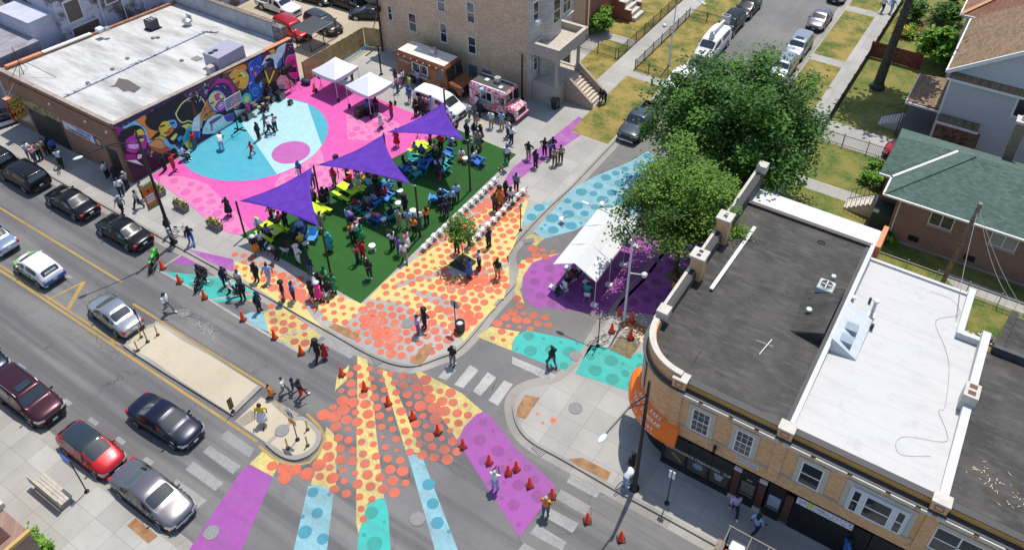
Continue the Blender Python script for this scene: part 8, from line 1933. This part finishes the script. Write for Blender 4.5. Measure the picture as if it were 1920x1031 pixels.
def body_of(pose):
    """one continuous skinned body per pose and the garments cut from it"""
    if pose in BODY: return BODY[pose]
    J = skeleton(pose); names = list(J); me = bpy.data.meshes.new('person')
    me.from_pydata([tuple(J[k]) for k in names], [(names.index(a), names.index(b)) for a, b, _ in BON], [])
    o = bpy.data.objects.new('tmp', me); COL.objects.link(o); md = o.modifiers.new('skin', 'SKIN'); md.use_smooth_shade = True
    sv = me.skin_vertices[0].data
    for i, k in enumerate(names): sv[i].radius = RAD[k if k in RAD else k[:2]]; sv[i].use_root = (k == 'pel')
    ss = o.modifiers.new('s', 'SUBSURF'); ss.levels = 1; ss.render_levels = 1
    bpy.context.view_layer.update()
    ev = bpy.data.meshes.new_from_object(o.evaluated_get(bpy.context.evaluated_depsgraph_get())); bpy.data.objects.remove(o)
    V = [v.co.copy() for v in ev.vertices]; N = [v.normal.copy() for v in ev.vertices]; F = [tuple(p.vertices) for p in ev.polygons]
    reg = []
    for f in F:
        c = sum((V[i] for i in f), Vector())/len(f); best = (9, '')
        for a, b, r_ in BON:
            A_, B_ = J[a], J[b]; d = B_-A_; t = max(0, min(1, (c-A_).dot(d)/d.length_squared)); q = (c-A_-d*t).length/max(.03, RAD[a if a in RAD else a[:2]][0])
            if q < best[0]: best = (q, r_)
        reg.append(best[1])
    hd = MB(); hd.smooth = True; hd.add(V, F); h = J['hea']
    hd.ball(h.x+.1, 0, h.z-.01, .022, .016, .025, 6, 4)
    for s in (-1, 1): hd.ball(h.x-.01, s*.09, h.z, .02, .012, .03, 6, 4)
    for s in 'lr':
        w_, a_ = J['wr'+s], J['ha'+s]; d = (a_-w_).normalized(); sd_ = d.cross(Vector((0, 0, 1)))
        sd_ = (sd_ if sd_.length > .2 else d.cross(Vector((1, 0, 0)))).normalized(); up_ = sd_.cross(d)
        for k, L_ in enumerate((.07, .08, .075, .055)): b0 = a_+sd_*(k-1.5)*.019+d*.01; hd.tube([b0, b0+d*L_*.55-up_*.006, b0+d*L_*.9-up_*.026], .0095, 5, .006)
        b0 = w_.lerp(a_, .45)+sd_*.03; hd.tube([b0, b0+sd_*.03+d*.03, b0+sd_*.035+d*.065], .011, 5, .007)
    def cut(regs, off, name, extra=None):
        m_ = MB(); m_.smooth = True; ix = {}
        for f, r_ in zip(F, reg):
            if r_ not in regs: continue
            g_ = []
            for i in f:
                if i not in ix: ix[i] = len(m_.v); m_.v.append(tuple(V[i]+N[i]*off))
                g_.append(ix[i])
            m_.f.append(tuple(g_)); m_.m.append(0); m_.sm.append(True)
        return m_.mesh(name)
    sk = MB(); sk.smooth = True; p = J['pel']; kn = (J['knl']+J['knr'])/2; ring = []
    for t, rx_, ry_ in ((-.28, .13, .16), (0, .16, .19), (.6, .2, .24), (1.15, .25, .28)):
        c = p.lerp(kn, t) if t > 0 else p+Vector((0, 0, -t*.6))
        ax = (kn-p).normalized(); u = ax.cross(Vector((0, 1, 0))).normalized()
        ring.append([tuple(c+u*rx_*cos(q*pi/7)+Vector((0, 1, 0))*ry_*sin(q*pi/7)*(1+.06*(q % 2))) for q in range(14)])
    sk.loft(ring)
    BODY[pose] = dict(body=hd.mesh('person'), shirt=cut(('torso', 'waist', 'uarm'), .014, 'shirt'), long=cut(('torso', 'waist', 'uarm', 'farm'), .014, 'shirt'), trousers=cut(('hip', 'thigh', 'calf'), .02, 'trousers'), shorts=cut(('hip', 'thigh'), .022, 'shorts'), shoes=cut(('foot',), .012, 'shoes'), skirt=sk.mesh('skirt'), head=h)
    return BODY[pose]
HAIR = {}
def hair_of(k):
    if k in HAIR: return HAIR[k]
    m_ = MB(); m_.smooth = True
    if k in 'sg': m_.ball(-.018, 0, .04, .108, .102, .1, 10, 7)
    elif k == 'l': m_.ball(-.02, 0, .03, .118, .115, .115, 10, 7).ball(-.085, 0, -.12, .06, .11, .2, 10, 7)
    elif k in 'ap': m_.ball(-.02, 0, .07, .19, .2, .18, 12, 8)
    elif k == 'b': m_.ball(-.02, 0, .035, .11, .108, .105, 10, 7).ball(-.06, 0, .16, .06, .06, .06, 8, 6)
    elif k in 'cyi': m_.ball(-.01, 0, .05, .113, .108, .1, 10, 7).add([(.06, -.08, .06), (.06, .08, .06), (.2, .06, .045), (.2, -.06, .045)], [(0, 1, 2, 3)])
    elif k == 'h': m_.lathe([(.22, .05), (.12, .065), (.11, .15), (0, .18)], 14)
    elif k == 'j': m_.ball(-.02, 0, .01, .125, .125, .15, 10, 7).ball(-.03, 0, -.14, .13, .17, .1, 10, 6)
    HAIR[k] = m_.mesh('hair'); return HAIR[k]
HM = {'s': hairm[0], 'l': hairm[0], 'a': hairm[0], 'b': hairm[0], 'g': hairm[2], 'p': hairm[3], 'c': cloth('k'), 'y': cloth('y'), 'i': cloth('i'), 'h': cloth('w'), 'j': cloth('c')}
def own(o, m_):
    if not o.data.materials: o.data.materials.append(None)
    o.material_slots[0].link = 'OBJECT'; o.material_slots[0].material = m_
def person(px, py, ang, pose, top, bot, hair, skin, label, sc=1.0, grp=None, dz=0.0):
    B_ = body_of(pose); p = G(px, py, ZS)
    on = inside((p.x, p.y), nw+[(-110, 130)]) or inside((p.x, p.y), ne+[(70, 130)]) or p.y < 9.25
    if not on: p = G(px, py, 0)
    o = bpy.data.objects.new('person', B_['body']); COL.objects.link(o); own(o, SK[skin]); o.location = (p.x, p.y, p.z+.004+dz+(.012 if inside((p.x, p.y), turf_poly) else 0)); o.rotation_euler = (0, 0, radians(ang)); o.scale = (sc*1.14, sc*1.14, sc*1.04)
    tag(o, label, 'person', grp)
    def part(n_, me, m_, z=0):
        c = bpy.data.objects.new(n_, me); COL.objects.link(c); c.parent = o; own(c, m_); return c
    long_ = top.isupper(); part('shirt', B_['long' if long_ else 'shirt'], cloth(top.lower()))
    cb = cloth(bot[0])
    if len(bot) > 1 and bot[1] == 'd': part('skirt', B_['skirt'], cb)
    elif len(bot) > 1: part('shorts', B_['shorts'], cb)
    else: part('trousers', B_['trousers'], cb)
    part('shoes', B_['shoes'], cloth('w' if (px+py) % 3 == 0 else 'k'))
    if hair != '-': c = part('hat' if hair in 'cyihj' else 'hair', hair_of(hair), HM[hair]); c.location = B_['head']
    return o
TABLE = '''
311 320 200 stand k k s 0 person in black standing against the mural base beside someone in red
328 321 30 reach r rs s 0 person in red stretching one arm out at the pink corner
345 300 20 sit s k c 1 person in a blue-white shirt seated on a folding chair by the mural
367 279 200 stand r j s 0 person in a red top close to the mural
417 283 130 bend w s s 0 player in white leaning over on the dark cyan floor
474 292 250 walk r r s 0 small player in red on the cyan floor below the band *.8
486 262 20 stand K k s 0 player all in black nearest the hoop
501 246 -20 reachwalk e e s 0 player in grey with arms spread in front of the ball
506 251 40 walk w k s 0 player in white and black with green shoes
517 246 0 photo w n s 0 player in dark shorts lifting the basketball
497 205 -20 sit k k s 1 drummer seated behind the kit by the mural
509 192 -10 hold N j s 0 musician in jeans in front of the amplifiers
661 152 250 stand b n s 0 person in dark blue at the table under the first canopy
650 147 250 stand n k s 0 person in navy behind the table under the first canopy
692 218 -60 hold b k l 1 person in a blue top beside the black tablecloth
707 214 -80 hold k k b 1 person in a black dress under the second canopy
716 240 -120 hold w wd s 0 woman in a white dress in front of the second canopy
735 222 190 hold R j l 0 woman in a red jacket and jeans by the second canopy
743 160 250 fold k j s 2 person in a black top waiting near the brown truck
746 173 10 hold p j l 2 woman in pink flowers and jeans near the canopy leg
757 161 20 stand w m l 2 woman in a white blouse and maroon trousers at the brown truck
769 172 60 stand i h s 1 person in a lime top by the wheel of the brown truck
768 192 80 stand B es s 0 man in a blue shirt and grey shorts by the white van
785 163 95 hold l j s 1 person in a lilac shirt at the brown truck counter
780 217 0 fold k k s 1 person in patterned black beside the white van rear wheel
788 214 180 hold a k l 0 person with brown hair in the group beside the white van
796 219 120 stand K k s 0 person in black at the right of the van-side group
798 211 -90 stand p p s 0 person in pink and white against the white van
809 211 180 stand s s s 0 person in pale blue against the white van
848 237 160 stand w s s 0 boy in white at the front wheel of the white van *.85
880 224 60 stand w es s 0 person in white and grey shorts at the white van nose
895 210 80 hold w p s 1 person in a white tee at the pink truck rear
898 220 80 stand N k s 0 person in navy behind the camouflage shirt
892 238 90 stand e h l 2 person in a camouflage shirt facing the pink truck
921 240 95 stand w h s 1 man in a white shirt and khaki trousers at the pink truck
941 242 110 hold s h s 2 man in a blue shirt and khaki trousers holding paper
928 218 100 stand r k s 0 person in bright red at the pink truck window
953 257 250 stand w k c 0 officer in a white shirt behind another at the pink truck
959 269 -100 hips w n s 0 officer in a white shirt nearest the grey gravel corner
876 263 80 stand K k s 0 man all in black at the far turf edge
890 263 80 stand n w s 0 person with a navy backpack and white trousers
902 264 60 stand k ed y 1 person in a black top and grey skirt with a yellow hat
857 250 200 sit a k s 1 person sitting low at the corner of the far sail
851 243 200 sit w r b 1 person sitting in white and red by the far sail
991 299 -90 hips k h s 2 man in a black polo and khaki trousers with elbows out
1004 314 80 stand n k c 2 officer in a dark vest seen from behind on the purple path
1021 293 -80 hips k k b 2 officer with hands on hips on the purple path
1036 290 -60 fold n k s 2 officer in navy at the back of the purple path group
1032 297 200 hold b k c 2 officer in a blue vest partly hidden in the path group
1040 310 110 stand t a s 2 officer in a tan shirt seen from behind
1051 305 130 stand t k s 1 officer in a tan shirt and black trousers at the group edge
968 358 95 stand e k s 1 man in a grey shirt alone on the purple strip
1127 190 -60 bend k k l 2 person in black bending over a pushchair on the far pavement
1135 194 200 bend N k s 2 person with a rucksack leaning in on the far pavement
1653 24 70 walk w k s 0 person in white and black walking far up the right pavement
1669 25 70 walk s s s 1 person in pale clothes walking beside the tall trunk
949 373 -110 fold K k s 1 man in a black polo among the white chairs
937 384 -60 stand o od a 0 woman in a mustard dress among the white chairs
928 396 90 stand a k s 0 man in a brown shirt seen from behind between chair rows
958 384 100 stand w j l 1 person in white and jeans at the second chair row
828 388 -60 hold N kd g 2 person in a long dark robe by the bright blue chair
847 388 130 stand S k s 2 man with braces over a pale blue shirt
857 378 140 stand S n s 2 man with a backpack strap next to the braces man
838 406 -90 stand N n s 1 man in a dark suit and tie at the sapling
830 403 -20 bend k k s 1 man in black bowing towards the suited man
801 422 160 hold o k l 1 woman in orange walking near the turf edge chairs
825 338 100 walk n m s 1 person in navy with a white bag walking on the far turf
947 322 160 sit g h s 2 person in green sitting on the last white chair
951 306 -70 stand w k l 1 woman in a white top at the far turf corner
857 474 100 stand N k s 1 man in a dark blue uniform under the sapling
880 464 -120 stand k k s 0 man in black half behind the sapling leaves
917 464 170 hold n k s 2 man in a navy polo reading a paper by the chair row
899 504 -120 hold w k s 0 man in a white shirt beside the mulch pit
881 519 -120 hold b bd l 1 woman in a blue dress at the corner of the mulch pit
933 521 100 stand k hs c 2 man in a black tee and khaki shorts on the yellow paint
737 467 170 photo w k l 0 woman in a white blouse taking a photo on the turf
749 478 80 stand v j c 0 person in a purple shirt with back to the camera
764 468 180 hold p wd s 1 person in pink and white facing the purple shirt
760 490 -50 walk w e c 1 person in a white tee stepping off the turf
778 442 -80 hold o ks s 1 man in an orange shirt and black shorts at the shade post
749 428 90 stand t h g 3 man in a beige shirt with back to the camera
767 428 110 stand s h s 1 man in a blue shirt and khaki trousers by the stool table
786 427 120 stand w j s 0 man in a white tee behind the shade post
761 400 -90 stand k k a 0 person with big black hair behind the stool table
662 452 -10 hold o n s 0 person in orange at the left of the turf cluster
663 436 0 hold n v p 0 person with purple hair at the top of the turf cluster
672 442 20 reach p k l 1 woman in pink reaching out in the turf cluster
670 452 150 stand w k s 0 person in white inside the turf cluster
679 455 190 hold g gd s 0 woman in green in the turf cluster
672 494 -150 photo m n s 0 person in maroon and blue holding up a white tablet
681 486 90 stand r r s 0 person in long red beside the white tablet
694 521 -70 hold K k s 0 person in black alone at the front of the turf
655 424 90 photo s js s 1 person in denim with raised arms on the turf
604 432 95 stand t h c 1 person in beige at the foot of the nearest sail tip
620 471 -70 stand c cd j 0 woman in a teal dress and turquoise headscarf
583 515 95 stand N j s 1 man in a dark top and jeans on the front turf
561 494 -100 hips w w h 1 person in white with raised elbows and a white hat
520 486 -80 bend k k g 0 man in dark clothes bending by the white chair
481 476 -60 fold K od h 0 person in black and orange with a white hat
493 468 -50 hold w n s 0 person in white and blue behind the orange skirt
483 527 -80 stand K k s 0 man in a long black suit on the dotted pavement
506 529 -70 walk s s b 0 woman in a pale blue jumpsuit beside the black suit
533 563 -120 stand k e a 0 person in a black tee and grey trousers on the dots
552 564 -110 stand b ks b 0 person in a denim shirt and black shorts
586 560 -100 stand k k l 0 person in black next to the bright pink dress
599 563 -80 reach f fd h 0 woman in a bright pink dress at the turf corner
601 545 95 hold k k s 0 person in a black tee with a blue print
612 536 -80 reach g g s 1 woman in a leafy green outfit by the shade post
627 548 -70 hold g gd l 1 woman in a green dress at the turf corner
616 555 -60 sit k e s 0 person sitting in a dark pushchair by the green dress
378 531 25 ride K n c 1 rider in black on the motorcycle in the teal bay
424 535 0 stand n k c 2 officer in a dark helmet behind the white shirt
437 556 20 walk W k c 2 officer in a white shirt stepping across the bay line
452 541 -80 fold w k s 2 officer in a white shirt facing the camera in the bay
457 562 -60 stand K k c 0 officer all in black in the teal bay
487 583 10 stand N k c 2 officer with a dark vest at the blue paint
204 336 20 fold w k s 2 officer in white at the brick wall of the mart
230 368 160 stand w k c 2 officer in a pale shirt facing the mart wall
241 355 200 fold e k g 1 officer in grey at the mart corner
222 346 -20 stand k k s 1 officer in black in the mart doorway
271 374 90 stand t k s 3 officer in tan seen from behind by the planter
262 391 -150 walk e k s 3 officer in grey-blue striding past the planter
232 401 -60 walk e k g 2 officer in grey walking beside the black saloon
319 440 20 stand k k s 0 person in black behind the banner lamp post
326 462 80 stand e k g 3 officer in grey at the foot of the banner lamp post
361 459 150 walk N b l 2 woman in black and blue pushing off by the lamp post
78 299 -40 stand t k s 3 officer in tan at the left of the mart group
58 299 0 hold w h s 2 person in white at the kerb behind the black SUV
68 305 30 hold p j g 3 person in pink at the kerb behind the black SUV
90 291 200 stand t a s 3 officer in tan talking near the shuttered door
106 292 180 stand b k c 2 officer in bright blue near the cyclist
99 289 180 stand n k c 1 officer in dark blue beside the bright blue one
117 313 145 ride w k s 3 cyclist in white beside the police group
431 404 -70 photo K kd s 0 person in long black taking a photo on the pink floor
318 585 10 walk w e l 0 person in white walking alone across the road
597 673 -80 walk k k a 0 woman with big black hair crossing the road
611 671 -70 walk r rd s 0 child in red crossing beside the woman with big hair *.75
508 744 60 walk o od b 0 small child in an orange dress on the crossing *.65
534 738 40 walk w e s 0 child in a white tee on the crossing *.85
552 735 50 walk n j s 0 child in navy on the crossing *.75
567 747 60 walk k rs s 0 man in a black tee and red shorts leading children
495 793 -60 walk y wd l 2 woman in yellow and a white skirt on the median path
1035 686 150 walk K j c 0 man in black walking on the teal crossing
849 684 100 hold k e s 1 man in black photographing at the kerb corner
784 626 60 photo l vs s 0 person in lavender shorts photographing a friend
797 614 -110 hips k k a 0 woman in black with big hair posing on the dots
928 918 100 photo w s g 0 man in white on the magenta band
1023 966 100 hold o j g 1 woman in an orange top and jeans by the crossing
1172 913 60 bend w s c 1 person in white leaning on the shop lamp post
1184 884 150 stand k k s 0 person in black behind the shop lamp post
1374 963 -60 walk l n s 2 person with a backpack passing the shop door
1414 999 60 walk s n l 0 person in pale blue walking past the roller shutter
1578 1046 30 stand b k c 1 person in a blue cap at the bottom edge
1058 549 230 sit w k l 0 woman in white seated under the white tent
1070 531 250 sit a k l 0 woman in brown seated behind her under the tent
1101 556 110 sitphone c k s 0 person in mint seated at the tent front leg
1090 515 250 sit k k s 1 person in black seated deep in the tent
1266 549 -100 fold a od b 0 woman in an orange patterned skirt under the tree
628 348 -90 stand r e s 0 man in a red shirt and grey shorts on the pink floor
653 340 -100 hold r k s 0 person in red by the tall speaker stand
672 342 0 stand k k h 0 person in black with a white hat behind the table
609 385 -40 hold K kd l 0 woman in long black next to the shade post
618 386 -120 stand k e l 0 woman in dark print beside the long black dress
584 373 -70 stand t td s 0 child in a pale green dress on the pink floor *.75
563 330 -80 stand B e s 0 boy in blue at the purple circle *.85
561 333 -60 walk w w s 0 small child in white at the purple circle *.55
588 352 -60 hold v j s 0 person in purple and jeans by the shade post
745 275 -90 hold r rd b 0 woman in a red dress under the far sail tip
673 354 90 stand t w s 1 man in a camouflage shirt and white shorts at the table
694 364 90 stand s j s 1 man in a pale printed shirt in the middle circle
751 358 -90 hold w n h 1 person in white behind the crowded stool table
705 336 -90 sit a k s 1 seated person in brown under the middle sail edge
690 338 -80 sit k y s 0 seated person in black and yellow by the sail edge
716 345 190 sit y a s 0 seated person in yellow in the teal chair
727 359 185 sit s b s 1 seated person in pale blue in the dark blue chair
723 374 185 sit r n s 1 seated person in red at the centre of the turf
711 369 0 sit k r s 0 seated person in black facing the red shirt
703 384 80 sit s k s 1 seated person in sky blue with back to camera
668 393 80 sit r w s 0 seated person in red in the teal chair
686 405 80 sit k w c 0 seated person in dark clothes in the second teal chair
691 398 -60 stand e m l 0 woman in a patterned top leaving the chairs
702 414 95 sit o b s 0 child seated on the left of the blue chair *.8
709 415 95 sit p b s 0 child in pink on the right of the blue chair *.8
735 411 150 sit k k s 0 person hidden in the dark teal chair
657 348 180 sit r k y 0 person in red with a yellow cap at the third lime table
660 365 180 sit v k s 0 person in purple resting on the third lime table
592 386 200 sit k k l 0 person with long black hair at the second lime table
487 434 0 sit s n i 1 person with a lime cap at the nearest lime table
505 446 90 sit v k c 0 person in purple at the nearest lime bench
516 449 90 sit w k s 0 child in white at the nearest lime bench *.8
518 420 -120 sit w n s 0 person in white across the nearest lime table
525 423 -120 sit r k s 0 person in red at the end of the nearest lime table
538 431 180 hold k k s 0 person in black standing at the nearest lime table
512 414 -90 reach a k l 0 woman in brown waving behind the nearest lime table
564 438 -60 sit s k g 1 person in camouflage blue in the dark blue chair
553 462 20 sit k a s 0 person in dark clothes seated behind the white hat
566 462 160 sit y h g 1 person in yellow on a white folding chair
534 472 60 sit k a s 1 person in grey on the folding chair near the bending man
780 291 80 sit e c s 2 person in grey at the end of the farthest lime table
793 295 90 sit b b s 3 person in blue at the front of the farthest lime table
808 283 200 hold m k l 0 woman in maroon beside the farthest lime table
815 290 190 sit p k s 1 person in pink seated at the farthest lime table
827 284 120 hold r k s 0 man in bright red bending among the far chairs
828 268 -90 stand e e l 0 woman in stripes standing behind the red shirt
846 278 90 sit s k s 1 person in blue behind the plates at the far sail tip
759 316 60 sit k e l 1 person in dark clothes raising a hand in the far blue chair
778 327 80 sit w c s 0 child in white in the teal chair *.8
794 317 110 sit b b s 1 person hidden in the broad blue chair
826 303 190 sit n k s 1 person in navy in the middle of the far circle
832 311 190 sit a s - 1 bald man in the far circle
824 318 150 sit s k s 1 person in light blue near the bald man
823 330 100 stand w n l 1 woman with a white bag behind the far circle
866 300 -60 sit w r l 1 child in red and white beside the far shade post *.8
886 292 200 stand e k g 2 grey-haired person in blue stripes by the far post
897 277 -90 stand h e l 2 woman in patterns at the far corner of the turf
900 296 180 sit a n s 1 man in brown in the far right group
890 305 190 sit w b s 1 man in white bending in the blue chair at the right
'''
for row in TABLE.strip().split('\n'):
    f = row.split(' ', 8); lb_ = f[8]; sc = 1.0
    if '*' in lb_: lb_, q = lb_.rsplit(' *', 1); sc = float(q)
    low = f[3] == 'sit' and float(f[0]) > 640 and float(f[1]) > 310
    person(float(f[0]), float(f[1]), float(f[2]), f[3], f[4], f[5], f[6], int(f[7]), lb_, sc, 'crowd at the street party', -.06 if low else 0)
